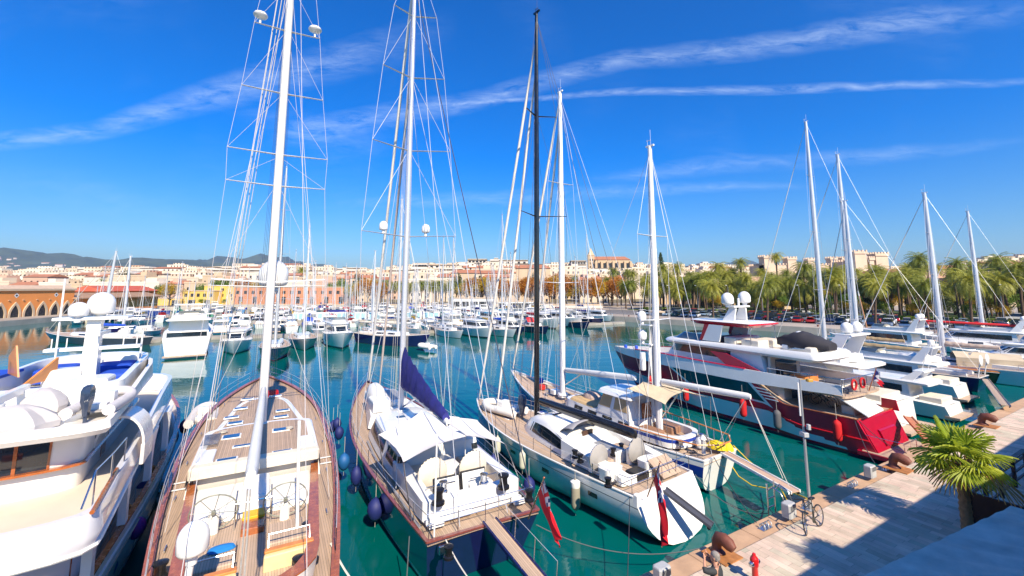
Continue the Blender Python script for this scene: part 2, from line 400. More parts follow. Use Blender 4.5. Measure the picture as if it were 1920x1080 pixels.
hill('hills', [(-260, 492), (-60, 476), (30, 470), (70, 469), (110, 474), (150, 482), (190, 486), (260, 484), (320, 479), (350, 483), (380, 490), (430, 496), (520, 508), (640, 530)], 4300, 1500, hm, 1)
hill('hills', [(300, 520), (360, 492), (400, 486), (440, 480), (470, 482), (500, 478), (530, 481), (570, 490), (620, 500), (700, 520)], 6200, 1500, hm, 2)
hill('hills', [(1200, 520), (1330, 497), (1400, 488), (1440, 492), (1490, 486), (1530, 494), (1600, 500), (1750, 496), (1850, 510)], 8000, 1500, hm, 3)
# ================================================================== BOAT LIBRARY
class Boat:
    def __init__(s, sx, sy, bx, by, name, label, cat, group=None):
        s.L = hypot(bx-sx, by-sy); s.d = ((bx-sx)/s.L, (by-sy)/s.L); s.n = (-s.d[1], s.d[0]); s.S = (sx, sy)
        s.t = thing(name, label, cat, (sx, sy, 0), atan2(s.d[1], s.d[0]), group); s.rz = s.t.rotation_euler[2]
    def loc(s, w):
        dx, dy = w[0]-s.S[0], w[1]-s.S[1]; return (dx*s.d[0]+dy*s.d[1], dx*s.n[0]+dy*s.n[1], w[2])
    def wld(s, p): return (s.S[0]+s.d[0]*p[0]+s.n[0]*p[1], s.S[1]+s.d[1]*p[0]+s.n[1]*p[1], p[2])
    def p(s, x, y, z): return s.loc(P(x, y, z))
    def side(s, x, y, ly):
        r = (x-PX0, F_*CT-(PY0-y)*ST, (PY0-y)*CT+F_*ST); den = r[0]*s.n[0]+r[1]*s.n[1]
        k = (s.S[0]*s.n[0]+s.S[1]*s.n[1]+ly)/den; return s.loc((r[0]*k, r[1]*k, HC+r[2]*k))
    def hull(s, B, zs, zm, zb, mats, so=0, bo=1.5, stern=.75, tm=.45, pw=2.2, bul=0, wl=.86, flare=1.0, cut=None, bands=(), rail=None, railw=.09, deck=None, L=None, camber=.05, transom=None, railh=.04, zfun=None, nst=30, sround=0, tail=None):
        """mats: topside, boot stripe, antifouling, (band)...; bands: [(zk0, zk1, index)]"""
        L = L or s.L; s.Lh = L; s.B = B; s.bul = bul
        def hb(t):
            if t <= tm: return B/2*(stern+(1-stern)*sin(pi/2*t/tm))
            return B/2*max(0.0, 1-((t-tm)/(1-tm))**pw)
        def zd(t): return zs*(1-t)*(1-2*t)+4*zm*t*(1-t)+zb*t*(2*t-1) if False else (lerp(zs, zm, sin(pi/2*min(1, t/.4))) if t < .4 else lerp(zm, zb, ((t-.4)/.6)**1.8))
        if zfun: zd = zfun
        s.hb, s.zd = hb, zd
        n = nst; ts = [1-(1-i/n)**1.35 for i in range(n)]+[.997]
        zk = sorted(set([1, .9, .8, .7, .6, .48, .36, .24, .12, .05, 0, -.12]+[b[0] for b in bands]+[b[1] for b in bands]), reverse=True)
        def pt(t, k, sd):
            x = lerp(so*(1-k), L-bo*(1-k)**1.2 if k <= 1 else L, t)
            g = (wl+(1-wl)*max(0, k)**flare)
            fine = 1-(1-k)*max(0, t-.55)*1.1
            y = hb(t)*g*max(.05, fine)
            if k < 0: y *= .9
            if sround and t < .45:
                rp = max(.12, (1-(1-max(0, k))**2.7)**(1/2.7))/g; y *= lerp(rp, 1, max(1-sround, (t/.45)**.8))
            return (x, sd*y, zd(t)*k)
        s.pt = pt
        m = MB(); nz_ = len(zk)
        for sd in (1, -1):
            vs = [pt(t, k, sd) for t in ts for k in zk]; fs = []; ms = []
            for i in range(len(ts)-1):
                for j in range(nz_-1):
                    a = i*nz_+j; fs.append((a, a+1, a+nz_+1, a+nz_) if sd > 0 else (a, a+nz_, a+nz_+1, a+1))
                    km = (zk[j]+zk[j+1])/2; mi = 0
                    if km < .05: mi = 2
                    elif km < .12: mi = 1
                    for b in bands:
                        if b[1] <= km <= b[0]: mi = b[2]
                    if tail:
                        xm = L*(ts[i]+ts[i+1])/2
                        if xm < tail and km > .46*xm/tail and mi != 2: mi = 0
                    ms.append(mi)
            o = len(m.v); m.v += vs; m.f += [tuple(o+q_ for q_ in f) for f in fs]; m.m += ms
        # transom
        ring = [pt(0, k, 1) for k in zk]+[pt(0, k, -1) for k in reversed(zk)]
        m.mat(transom if transom is not None else 0).add(ring, [tuple(range(len(ring)))]).mat(0)
        m.add([pt(.997, 1, 1), pt(.997, 1, -1), pt(.997, 0, -1), pt(.997, 0, 1)], [(0, 1, 2, 3)])
        if bul:
            for sd in (1, -1):
                vs = []
                for t in ts:
                    p_ = pt(t, 1, sd); y = max(0, abs(p_[1])-.07)*sd; vs += [(p_[0], y, p_[2]), (p_[0], y, p_[2]-bul)]
                m.add(vs, [(2*i, 2*i+2, 2*i+3, 2*i+1) for i in range(len(ts)-1)])
        s.hull_o = m.build('hull', mats, s.t, smooth=50)
        # deck
        dm = MB(); vs = []; w = 5
        for t in ts:
            p_ = pt(t, 1, 1); y = max(0, p_[1]-.03)
            for j in range(w+1):
                f = j/w*2-1; vs.append((p_[0]-.02, y*f, p_[2]-bul-.005+camber*(1-f*f)))
        dm.add(vs, [(i*(w+1)+j, (i+1)*(w+1)+j, (i+1)*(w+1)+j+1, i*(w+1)+j+1) for i in range(len(ts)-1) for j in range(w)])
        if deck is not None: s.deck_o = dm.build('deck', deck, s.t, smooth=60)
        if rail is not None:
            r = MB()
            for sd in (1, -1):
                rings = []
                for t in ts:
                    p_ = pt(t, 1, sd); yo = p_[1]+.025*sd; yi = (abs(p_[1])-railw)*sd if abs(p_[1]) > railw else 0
                    rings.append([(p_[0], yo, p_[2]-.01), (p_[0], yo, p_[2]+railh), (p_[0], yi, p_[2]+railh), (p_[0], yi, p_[2]-.01)])
                r.loft(rings, True, True)
            a, b = pt(0, 1, 1), pt(0, 1, -1); r.box(-.02, a[1], zs-.012, railw, b[1], zs+railh+.002)
            r.build('cap_rail', rail, s.t)
        return s
    def edge(s, t, sd, inset=0, dz=0):
        p_ = s.pt(t, 1, sd); return (p_[0], (max(0, abs(p_[1])-inset))*sd, p_[2]+dz)
    def tx(s, x): return max(0, min(.995, x/s.Lh))
    def stanchions(s, t0, t1, n, h=.65, inset=.12, sides=(1, -1), base=0, gate=(), mat_=None, lines=(1, .55), r=.014, pulpit=True, pushpit=False):
        mt = mat_ or chrome; proto = None
        for sd in sides:
            for i in range(n):
                t = lerp(t0, t1, i/(n-1)); e = s.edge(t, sd, inset, base)
                if proto is None:
                    m = MB(); m.tube((0, 0, 0), (0, 0, h), r, n=5); m.box(-.04, -.03, 0, .04, .03, .015); proto = m.build('stanchion', mt, s.t, loc=e)
                else: c = proto.copy(); COL.objects.link(c); c.location = e; c.parent = s.t
            m = MB()
            for f in lines:
                m.path([s.edge(lerp(t0, t1, k/24), sd, inset, base+h*f) for k in range(25)], .009, n=4)
            m.build('lifeline', wire, s.t)
        if pulpit:
            m = MB()
            for f in (1, .5):
                pts = [s.edge(t, 1, inset, base+h*f) for t in (t1, lerp(t1, .985, .5), .985)]+[(s.Lh+.12, 0, s.zd(1)+base+h*f)]+[s.edge(t, -1, inset, base+h*f) for t in (.985, lerp(t1, .985, .5), t1)]
                m.path(pts, .018, n=5)
            for sd in (1, -1): m.tube(s.edge(.975, sd, inset, base), s.edge(.985, sd, inset, base+h), .016, n=5)
            m.build('pulpit', chrome, s.t)
        if pushpit:
            m = MB()
            for f in (1, .5):
                pts = [s.edge(t0, 1, inset, base+h*f), s.edge(.01, 1, inset, base+h*f), s.edge(.01, -1, inset, base+h*f), s.edge(t0, -1, inset, base+h*f)]
                pts[1] = (pts[1][0]+.1, *pts[1][1:]); pts[2] = (pts[2][0]+.1, *pts[2][1:]); m.path(pts, .016, n=5)
            for k in range(5):
                y = lerp(s.hb(0)-inset, -s.hb(0)+inset, k/4); m.tube((.12, y, s.zd(0)+base), (.12, y, s.zd(0)+base+h), .014, n=5)
            m.build('pushpit', chrome, s.t)
def plan(x0, x1, ha, hf, na=.15, nf=.6, pa=4, pf=2.4, yc=0, bow=0):
    """closed outline of a deckhouse: half-width ha aft, hf forward, rounded ends"""
    fr = (0, .03, .12, .3, .6, 1); xs = [x0+na*f for f in fr]; xs += [lerp(x0+na, x1-nf, k/8) for k in range(1, 8)]; xs += [x1-nf*f for f in reversed(fr)]
    def w(x):
        b = lerp(ha, hf, (x-x0)/(x1-x0))+bow*sin(pi*(x-x0)/(x1-x0))
        if x < x0+na: b *= max(0, 1-(1-(x-x0)/na)**pa)**(1/pa)
        if x > x1-nf: b *= max(0, 1-(1-(x1-x)/nf)**pf)**(1/pf)
        return b
    return [(x, yc-w(x)) for x in xs]+[(x, yc+w(x)) for x in reversed(xs[1:-1])]
NP = 19; NR = 2*NP-2   # plan() point counts
def ringz(pl_, z): return [(x, y, z(x) if callable(z) else z) for x, y in pl_]
def wallpt(r0, r1, u, v):
    n = len(r0); i = int(math.floor(u)) % n; f = u-math.floor(u); j = (i+1) % n
    a = l3(r0[i], r0[j], f); b = l3(r1[i], r1[j], f); return l3(a, b, v)
def patch(m, r0, r1, ua, ub, va, vb, off=.012, steps=None, slant=0):
    """a pane lying on the wall between outlines r0 (bottom) and r1 (top), from ua to ub along the outline"""
    k = steps or max(1, int(abs(ub-ua)*2)); outs = []
    for i in range(k+1):
        u = lerp(ua, ub, i/k); row = []
        for v in (va, vb):
            uu = u+slant*(v-va)
            p_ = wallpt(r0, r1, uu, v); e = .05
            a = wallpt(r0, r1, uu-e, v); b = wallpt(r0, r1, uu+e, v); c = wallpt(r0, r1, uu, v+.05)
            d1 = [b[j]-a[j] for j in range(3)]; d2 = [c[j]-p_[j] for j in range(3)]
            nn = (d1[1]*d2[2]-d1[2]*d2[1], d1[2]*d2[0]-d1[0]*d2[2], d1[0]*d2[1]-d1[1]*d2[0]); L = sqrt(sum(q_*q_ for q_ in nn)) or 1; nn = [q_/L for q_ in nn]
            row.append((tuple(p_[j]-nn[j]*.02 for j in range(3)), tuple(p_[j]+nn[j]*off for j in range(3))))
        outs.append([row[0][0], row[0][1], row[1][1], row[1][0]])
    m.loft(outs, True, True); return m
def cabin(parent, name, rings, mt, smooth=40):
    m = MB(); m.loft(rings, True, True); return m.build(name, mt, parent, smooth=smooth)
def winrow(parent, r0, r1, spans, va, vb, mt=None, name='window', slant=0):
    for ua, ub in spans:
        m = MB(); patch(m, r0, r1, ua, ub, va, vb, slant=slant); m.build(name, mt or glass, parent, smooth=40)
def both(spans): return list(spans)+[(NR-b, NR-a) for a, b in spans]
HATCH = {}
def hatch(parent, x, y, z, w=.55, l=.55, mt=None, fr=None, rz=0, tilt=0):
    m = MB(); m.rbox(-l/2, -w/2, 0, l/2, w/2, .05, .02); o = m.build('hatch', fr or white, parent, loc=(x, y, z), rz=rz)
    g = MB(); g.rbox(-l/2+.06, -w/2+.06, .045, l/2-.06, w/2-.06, .062, .01); g.build('hatch_glass', mt or blueglass, o)
    if tilt: o.rotation_euler = (0, tilt, rz)
    return o
WIN = {}
def winch(parent, x, y, z, k=1, dark=True):
    key = (k, dark)
    if key not in WIN:
        m = MB(); m.lathe([(.13*k, 0), (.13*k, .05*k), (.09*k, .08*k), (.085*k, .2*k), (.12*k, .25*k), (.12*k, .28*k), (.05*k, .3*k)], n=14)
        o = m.build('winch', chrome if not dark else M('winch_black', (.03, .03, .035), .25, metal=.6), parent, smooth=40); WIN[key] = o
    else: o = WIN[key].copy(); COL.objects.link(o); o.parent = parent
    o.location = (x, y, z); return o
def wheel(parent, x, y, z, R, cover=None, spokes=8, tilt=0):
    m = MB(); n = 28
    m.path([(0, R*cos(2*pi*i/n), R*sin(2*pi*i/n)) for i in range(n+1)], .022, n=6, cap=False)
    for i in range(spokes): a = 2*pi*i/spokes+.2; m.tube((0, 0, 0), (0, R*cos(a), R*sin(a)), .011, n=4)
    m.lathe([(.06, -.05), (.06, .05)], n=10, ax='x')
    o = m.build('steering_wheel', M('pale_steel', (.30, .31, .25), .35, metal=.2) if not cover else chrome, parent, loc=(x, y, z), smooth=50); o.rotation_euler = (0, tilt, 0)
    if cover:
        c = MB(); c.lathe([(.02, -.06), (R*.98, -.05), (R*1.04, 0), (R*.98, .05), (.02, .06)], n=26, ax='x'); c.build('wheel_cover', cover, o, smooth=60)
    return o
def dome(parent, x, y, z, r, h=None, mt=None, name='radar_dome', foot=.2):
    h = h or r*1.9; m = MB()
    prof = [(r*.35, -foot), (r*.4, 0), (r*.86, h*.06), (r*.98, h*.16), (r, h*.45)]+[(r*cos(a*pi/16)+.001, h*.45+h*.55*sin(a*pi/16)) for a in range(1, 9)]
    m.lathe(prof, n=20); return m.build(name, mt or white, parent, loc=(x, y, z), smooth=50)
FEND = {}
def fender(label, x, y, z, r=.2, h=.75, mt=None, top=None, rz=0, sphere=False, tilt=0, group=None, cat='fender'):
    """fender hanging by its line from the rail above: (x, y, z) is its top"""
    m = MB()
    if sphere: prof = [(.02, -h), (r*.35, -h*.97), (r*.75, -h*.8), (r, -h*.5), (r*.86, -h*.22), (r*.45, -h*.05), (.05, 0), (.04, .06)]
    else: prof = [(.02, -h-.04), (r*.6, -h), (r*.95, -h*.9), (r, -h*.8), (r, -h*.2), (r*.95, -h*.1), (r*.55, 0), (.05, .04), (.04, .1)]
    m.lathe(prof, n=14); o = m.build('fender', mt, None, smooth=50, loc=(x, y, z), rz=rz)
    o.rotation_euler = (tilt, 0, rz)
    tag(o, label, cat, group)
    l_ = MB(); l_.tube((0, 0, .05), (0, 0, (top or 1.0)), .012, n=5); l_.tube((0, 0, -h-.02), (0, 0, -h-.25), .008, n=4); l_.build('fender_line', rope, o)
    return o
def furled(m, a, b, r=.05):
    m.path([l3(a, b, k/10) for k in range(11)], lambda t: r*(.45+.55*min(1, t*8)*min(1, (1-t)*6)), n=7)
def rig(s, name, x, z0, H, r=.15, rake=0, mt=None, spread=(), chain=(), chz=None, stays=(), back=(), lmat=None, wr=.012, furl=(), diag=True, y=0, halyards=3, smat=None, ant=True, inner=True, parts=True, sweep=.0):
    """a mast with its spreaders, shrouds and stays; spread: [(height, half width)]; chain: (x, y) of the chainplates"""
    mt = mt or alu; lmat = lmat or wire; th = s.t
    def mx(z): return (x-rake*(z-z0)/(H-z0), y, z)
    m = MB(); m.path([mx(lerp(z0, H, k/12)) for k in range(13)], lambda t: r*(1-.35*max(0, t-.6)/.4), n=10, ell=(1, 1.2))
    m.lathe([(r*1.7, 0), (r*1.6, .08), (r*1.1, .12)], (x, y, z0), 12)
    t_ = mx(H); m.box(t_[0]-.3, t_[1]-.06, H-.04, t_[0]+.25, t_[1]+.06, H+.06)
    mo = m.build(name, mt, th, smooth=50)
    if ant:
        a = MB(); a.tube((t_[0]-.1, y+.03, H), (t_[0]-.1, y+.03, H+1.0), .01, n=4); a.tube((t_[0]+.15, y-.03, H), (t_[0]+.2, y-.03, H+.45), .01, n=4); a.box(t_[0]+.05, y-.2, H+.42, t_[0]+.35, y-.17, H+.46)
        a.build('antenna', lmat, mo)
    tips = {1: [], -1: []}
    for z, w in spread:
        c = mx(z)
        for sd in (1, -1):
            tp = (c[0]-sweep*w, y+sd*w, z+.03*w)
            m = MB(); m.path([(c[0], y+sd*r*.8, z), tp], .05 if r > .12 else .035, .03, n=6, ell=(1.6, .7)); m.build('spreader', smat or mt, th, smooth=50)
            tips[sd].append(tp)
    m = MB()
    cz = chz if chz is not None else z0
    for sd in (1, -1):
        if chain:
            cp = (chain[0], y+sd*chain[1], cz); seq = [cp]+tips[sd]+[mx(H-.25)]
            for a, b in zip(seq[:-1], seq[1:]): m.tube(a, b, wr*1.15, n=4, cap=False)
            if diag:
                lv = [mx(z-.25) for z, w in spread[0:]]
                prev = cp
                for k, (z, w) in enumerate(spread):
                    m.tube((prev[0]-.15*(k == 0), prev[1]-.1*sd*(k == 0), prev[2]), (lv[k][0], y+sd*r, lv[k][2]), wr, n=4, cap=False); prev = tips[sd][k]
            if inner: m.tube((cp[0]-.5, cp[1]-.05*sd, cz), (mx(H*.66)[0], y+sd*r, H*.66), wr, n=4, cap=False)
    if m.v: m.build('shrouds', lmat, th)
    m = MB()
    for (a, zt) in stays: m.tube(a, mx(zt), wr*1.2, n=4, cap=False)
    if m.v: m.build('forestay', lmat, th)
    for (a, zt, rr, fm) in furl:
        m = MB(); furled(m, a, mx(zt), rr); m.build('furled_sail', fm, th, smooth=60)
    m = MB()
    for (a, zt) in back: m.tube(a, mx(zt), wr*1.2, n=4, cap=False)
    if m.v: m.build('backstay', lmat, th)
    if halyards:
        m = MB()
        for k in range(halyards):
            dx = .22+.13*k; yy = y+(.25 if k % 2 else -.25)*(1+k*.2); m.tube((x+dx*.6, yy, z0+.3), (mx(H-.4)[0]+.1, y+(.05 if k % 2 else -.05), H-.4), wr*.75, n=4, cap=False)
        m.build('halyard', rope if lmat is wire else darkwire, th)
    return mx
def boom(th, a, b, r=.14, mt=None, name='boom', sail=None, sailr=None, fl=True):
    m = MB(); m.path([a, l3(a, b, .02), l3(a, b, .5), l3(a, b, .97), b], lambda t: r*(.7+.3*sin(pi*min(1, max(0, t*1.0)))), n=10, ell=(.75, 1.15)); o = m.build(name, mt or alu, th, smooth=50)
    if sail:
        h0, h1, mat_, wid = sail; m = MB(); rings = []; K = 22
        for k in range(K+1):
            t = .01+.96*k/K; c = l3(a, b, t); h = lerp(h0, h1, t**.8)*(1+.07*sin(k*1.9)); w_ = wid*(1-.35*t)*(1+.22*sin(k*2.7))
            d = (b[1]-a[1], a[0]-b[0]); Ld = hypot(*d); d = (d[0]/Ld, d[1]/Ld)
            ring = []
            for (yy, zz) in ((-.9, 0), (-1.05, .2), (-.85, .5), (-.4, .85), (0, 1), (.4, .85), (.85, .5), (1.05, .2), (.9, 0), (0, -.15)):
                wob = .16*sin(k*2.1+yy*3+zz*4)
                ring.append((c[0]+d[0]*w_*(yy+wob), c[1]+d[1]*w_*(yy+wob), c[2]+r*.5+h*zz))
            rings.append(ring)
        m.loft(rings, True, True); m.build('sail_cover', mat_, th, smooth=60)
    return o
def gangway(name, label, a, b, w=.5, mt=teak2, side=white, rails=True, cat='gangway', lift=0, t=.06):
    """plank bridge between world points a and b"""
    L = sqrt(sum((b[i]-a[i])**2 for i in range(3))); rz = atan2(b[1]-a[1], b[0]-a[0]); pitch = math.asin((a[2]-b[2])/L)
    o = thing(name, label, cat, a); o.rotation_euler = (0, pitch, rz)
    m = MB(); m.box(0, -w/2+.04, -t*.5, L, w/2-.04, 0.008); m.build('walkway', mt, o)
    m = MB()
    for sd in (1, -1): m.rbox(-.02, sd*(w/2-.04), -t, L+.02, sd*(w/2+.03), .06, .02)
    m.build('side_beam', side, o)
    m = MB()
    for sd in (1, -1): m.lathe([(.07, -.03), (.07, .03)], (L-.05, sd*w*.4, -.08), 10, 'y')
    m.build('roller', black, o)
    if rails:
        for k in range(4):
            x = lerp(.15, L*.9, k/3); m = MB(); m.tube((x, w/2, 0), (x, w/2, .75), .012, n=5); m.build('stanchion', chrome, o)
        m = MB(); m.path([(lerp(.15, L*.9, k/3), w/2, .75) for k in range(4)], .008, n=4); m.build('hand_line', wire, o)
    return o
def coil(parent, x, y, z, mt=rope, r=.14, name='rope_coil'):
    m = MB(); pts = [(x+r*cos(i*.7)*(1+.15*sin(i)), y+r*sin(i*.7)*(1+.15*sin(i)), z+.02+.012*i/4) for i in range(26)]; m.path(pts, .018, n=5); return m.build(name, mt, parent, smooth=60)
def ensign_flag(label, base, top, drop, h, w, group=None, twist=0, seed=0, kinds='red'):
    """flag staff from base to top with a limp cloth; drop: world offset the cloth hangs along"""
    o = thing('flag', label, 'flag', base)
    r_ = tuple(top[i]-base[i] for i in range(3))
    m = MB(); m.tube((0, 0, 0), r_, .028, .018, n=8); m.ell((r_[0], r_[1], r_[2]+.02), .035, .035, .035, 8, 5); m.build('staff', varnish, o, smooth=50)
    nu, nv = 26, 14; vs = []; R_ = random.Random(seed)
    Ls = sqrt(sum(x*x for x in r_)); hoist = h/Ls
    for j in range(nv+1):
        for i in range(nu+1):
            u, v = i/nu, j/nv      # u along the fly, v down the hoist
            p0 = l3(r_, (0, 0, 0), v*hoist+.02)
            sag = (drop[0]*u**1.0*w, drop[1]*u*w, drop[2]*u**.95*w)
            fold = .09*sin(v*9+u*5+seed)*min(1, u*2.5); pinch = (1-.62*min(1, u*1.6))
            pc = l3(r_, (0, 0, 0), .3*hoist)
            q_ = l3(pc, p0, pinch); vs.append((q_[0]+sag[0]+fold, q_[1]+sag[1]-fold*.8, q_[2]+sag[2]*(1+.12*v)))
    m = MB(); fs = [(j*(nu+1)+i, j*(nu+1)+i+1, (j+1)*(nu+1)+i+1, (j+1)*(nu+1)+i) for j in range(nv) for i in range(nu)]
    m.add(vs, fs)
    blue_ = M('flag_blue', (.012, .02, .16), .7, var=.1); wh_ = M('flag_white', (.75, .72, .72), .7, var=.1); ylw = M('flag_yellow', (.75, .42, .02), .7, var=.1)
    ms = []
    for j in range(nv):
        for i in range(nu):
            u, v = (i+.5)/nu, (j+.5)/nv; k = 0
            if kinds == 'red' and u < .46 and v < .5:
                a, b = u/.46, v/.5; k = 1
                if abs(a-b) < .09 or abs(a-(1-b)) < .09: k = 2
                if abs(a-.5) < .16 or abs(b-.5) < .2: k = 2
                if abs(a-.5) < .09 or abs(b-.5) < .1: k = 0
            if kinds == 'spain' and .25 < v < .75: k = 3
            if kinds == 'france': k = 1 if u < .33 else (2 if u < .66 else 0)
            if kinds == 'redyellow' and u > .6 and v > .55 and u < .8: k = 3
            ms.append(k)
    m.m = ms
    m.build('cloth', [M('flag_red', (.80, .012, .03), .7, var=.1, scale=6), blue_, wh_, ylw], o, smooth=70)
    return o
def oarbox(m, *a): m.rbox(*a)
def mooring(label, a, b, sag=.4, mt=darkrope, r=.016, cat='mooring line'):
    m = MB(); m.path([tuple(p[i]-a[i] for i in range(3)) for p in sagline(a, b, sag, 14)], r, n=5)
    return tag(m.build('mooring_line', mt, None, loc=a), label, cat)
# ================================================================== NEAR BOATS
antif = M('antifouling', (.02, .03, .05), .6)
navyhull = M('navy_hull', (.012, .018, .10), .12, var=.2, coat=.6, rvar=.05)
whitehull = M('white_hull', (.78, .78, .76), .16, var=.05, coat=.5, rvar=.05)
stripeblue = M('stripe_blue', (.012, .045, .33), .25, coat=.4)
cushion = M('beige_cushion', (.55, .42, .33), .8)
steelgrey = M('brushed_grey', (.36, .37, .39), .5, metal=.3)
orangew = M('orange_wood', (.62, .22, .05), .4, var=.25, scale=4, coat=.3)
# ---------------------------------------------------------------- teak-decked classic yacht
b = Boat(-5.72, 9.99, -19.45, 34.85, 'sailing_yacht', 'large classic sailing yacht with long teak deck, twin bare steering wheels and thick white mast', 'sailing yacht')
B2 = b
b.hull(6.4, 2.1, 2.15, 3.0, [M('varnished_hull', (.33, .10, .04), .25, var=.2, scale=2, coat=.6), antif, antif], so=2.2, bo=5, stern=.59, tm=.5, pw=2.9, bul=.14, rail=varnish, railw=.2, deck=teak, wl=.8)
th = b.t
# raised deckhouse in two steps
p1 = plan(13.2, 21.6, 2.4, 1.35, .2, 2.2); p1t = plan(13.3, 21.4, 2.25, 1.2, .2, 2.1)
r0, r1 = ringz(p1, lambda x: 2.05+.02*x*.8), ringz(p1t, lambda x: 2.72+.012*(x-13))
tr = cabin(th, 'forward_deckhouse', [r0, r1], white)
m = MB(); m.loft([ringz(plan(13.5, 21.0, 1.98, 1.0, .2, 1.9), lambda x: 2.7+.012*(x-13)), ringz(plan(13.5, 21.0, 1.98, 1.0, .2, 1.9), lambda x: 2.742+.012*(x-13))], True, True); m.build('teak_top', teak, tr)
winrow(tr, r0, r1, both([(4, 5.2), (6.5, 7.7), (9, 10.2)]), .35, .8)
q0, q1 = ringz(plan(9.0, 14.6, 2.35, 2.4, .1, .9), 2.2), ringz(plan(8.8, 14.3, 2.2, 2.25, .1, .9), 3.15)
ah = cabin(th, 'aft_deckhouse', [ringz(plan(9.2, 14.6, 2.35, 2.4, .1, .9), 2.0), ringz(plan(9.2, 14.3, 2.2, 2.25, .1, .9), 3.15)], white)
m = MB(); m.loft([ringz(plan(8.9, 14.0, 1.9, 1.95, .1, .8), 3.13), ringz(plan(8.9, 14.0, 1.9, 1.95, .1, .8), 3.18)], True, True); m.build('teak_top', teak, ah)
winrow(ah, q0, q1, both([(5, 7), (8, 10), (11, 13)]), .35, .8)
m = MB(); m.rbox(8.6, -2.2, 2.88, 9.1, 2.2, 3.28, .06); m.build('roof_beam', cream, ah)
for sd in (1, -1): m = MB(); m.rbox(9.1, sd*1.5, 3.15, 10.6, sd*2.1, 3.3, .05); m.build('roof_locker', white, ah)
for (x, y, w_) in ((464, 750, .3), (516, 744, .3), (451, 767, .34), (530, 770, .34), (434, 783, .3), (527, 781, .34), (441, 793, .42)):
    h = b.p(x, y, 2.85); hatch(th, h[0], h[1], 2.84+.012*(h[0]-13)-.05, .72, w_+.08)
for (x, y, w_) in ((434, 818, .62), (527, 805, .55), (425, 861, .35), (529, 846, .35), (455, 835, .3)):
    h = b.p(x, y, 3.2); hatch(th, h[0], h[1], 3.16, .75, w_)
# cockpit
m = MB(); m.loft([ringz(plan(1.2, 9.2, 1.55, 2.25, 1.6, .1, 2.4, 4), 2.12), ringz(plan(1.2, 9.2, 1.62, 2.2, 1.5, .1, 2.4, 4), 2.6)], True, False); ck = m.build('cockpit_coaming', white, th, smooth=40)
pi_, po = plan(1.55, 9.18, 1.3, 1.95, 1.3, .1, 2.4, 4), plan(1.2, 9.2, 1.62, 2.22, 1.5, .1, 2.4, 4)
m = MB(); n_ = len(pi_)
m.loft([ringz(po, 2.59), ringz(po, 2.63), ringz(pi_, 2.63), ringz(pi_, 2.3)], True, False); m.build('coaming_top', varnish, ck)
m = MB(); m.loft([ringz(plan(1.5, 9.15, 1.35, 2.0, 1.3, .1, 2.4, 4), 2.18), ringz(plan(1.5, 9.15, 1.35, 2.0, 1.3, .1, 2.4, 4), 2.215)], True, True); m.build('cockpit_sole', teak2, ck)
m = MB(); m.box(9.0, -2.05, 2.2, 9.18, 2.05, 2.9); m.build('bulkhead', M('grey_panel', (.5, .46, .42), .5), ck)
m = MB(); m.rbox(6.3, -1.9, 2.2, 8.9, 1.9, 2.42, .06); m.rbox(6.4, -.45, 2.4, 8.4, .4, 2.8, .08); m.build('companion_hatch', white, ck)
m = MB(); m.rbox(5.0, -.34, 2.2, 6.15, .3, 2.42, .03); m.mat(1).rbox(5.6, -.34, 2.42, 6.1, .3, 2.5, .02); m.build('companion_step', [varnish, M('yellow_paint', (.75, .42, .02), .5)], ck)
m = MB()
for sd in (1, -1): m.path([(5.55, sd*.5, 2.2), (5.55, sd*.5, 3.0), (6.3, sd*.5, 3.1)], .025, n=6)
m.tube((5.55, .5, 3.0), (5.55, -.5, 3.0), .025, n=6); m.build('grab_frame', chrome, ck)
wa = b.p(401, 955, 3.0); wb = b.p(536, 930, 3.0)
for w_ in (wa, wb):
    wheel(ck, w_[0], w_[1], 2.9, .64, tilt=-.35); m = MB(); m.rbox(w_[0]+.08, w_[1]-.14, 2.2, w_[0]+.4, w_[1]+.14, 2.85, .06); m.build('binnacle', white, ck)
for (y0, y1, x0, x1) in ((.35, 1.35, 3.1, 4.3), (-1.5, -.45, 3.6, 4.8)):
    m = MB(); m.rbox(x0, y0, 2.2, x1, y1, 2.5, .03); m.build('cockpit_seat', teak2, ck)
    m = MB(); m.rbox(x0-.7, y0-.1, 2.6, x0-.5, y1+.1, 2.66, .02); m.mat(1).rbox(x0-.85, y0-.1, 2.2, x0-.68, y1+.1, 2.6, .03); m.build('cockpit_table', [orangew, M('pale_yellow', (.75, .58, .3), .5)], ck)
    m = MB(); m.path([(x0-.5, y0, 2.62), (x0-.3, y0, 2.9), (x0-.3, y1, 2.9), (x0-.5, y1, 2.62)], .022, n=6); m.build('grab_rail', chrome, ck)
m = MB(); m.lathe([(.01, 0), (.35, .02), (.3, .1), (.05, .14)], (3.9, .7, 2.5), 12, sx=.5); m.build('folded_towel', M('towel_blue', (.01, .18, .5), .9), ck)
dp = b.p(345, 1060, 2.4)
dm_ = b.p(362, 1015, 4.0)
m = MB(); m.tube((dm_[0], dm_[1]+.15, 2.1), (dm_[0], dm_[1], 3.7), .08, n=10); m.build('dome_post', white, th, smooth=50); dome(th, dm_[0], dm_[1], 3.72, .33, .72)
m = MB(); m.rbox(.1, -.9, 2.1, 1.2, .9, 2.32, .05); m.build('aft_locker', white, th)
m = MB(); m.ell((.75, .1, 2.35), .1, .1, .12, 10, 5); m.build('mooring_ball', M('yellow_paint', (.75, .42, .02), .5), th)
for (x, y) in ((577, 995), (585, 1040), (300, 1072), (560, 1062)):
    h = b.p(x, y, 2.3); winch(th, h[0], h[1], 2.12, 1.5)
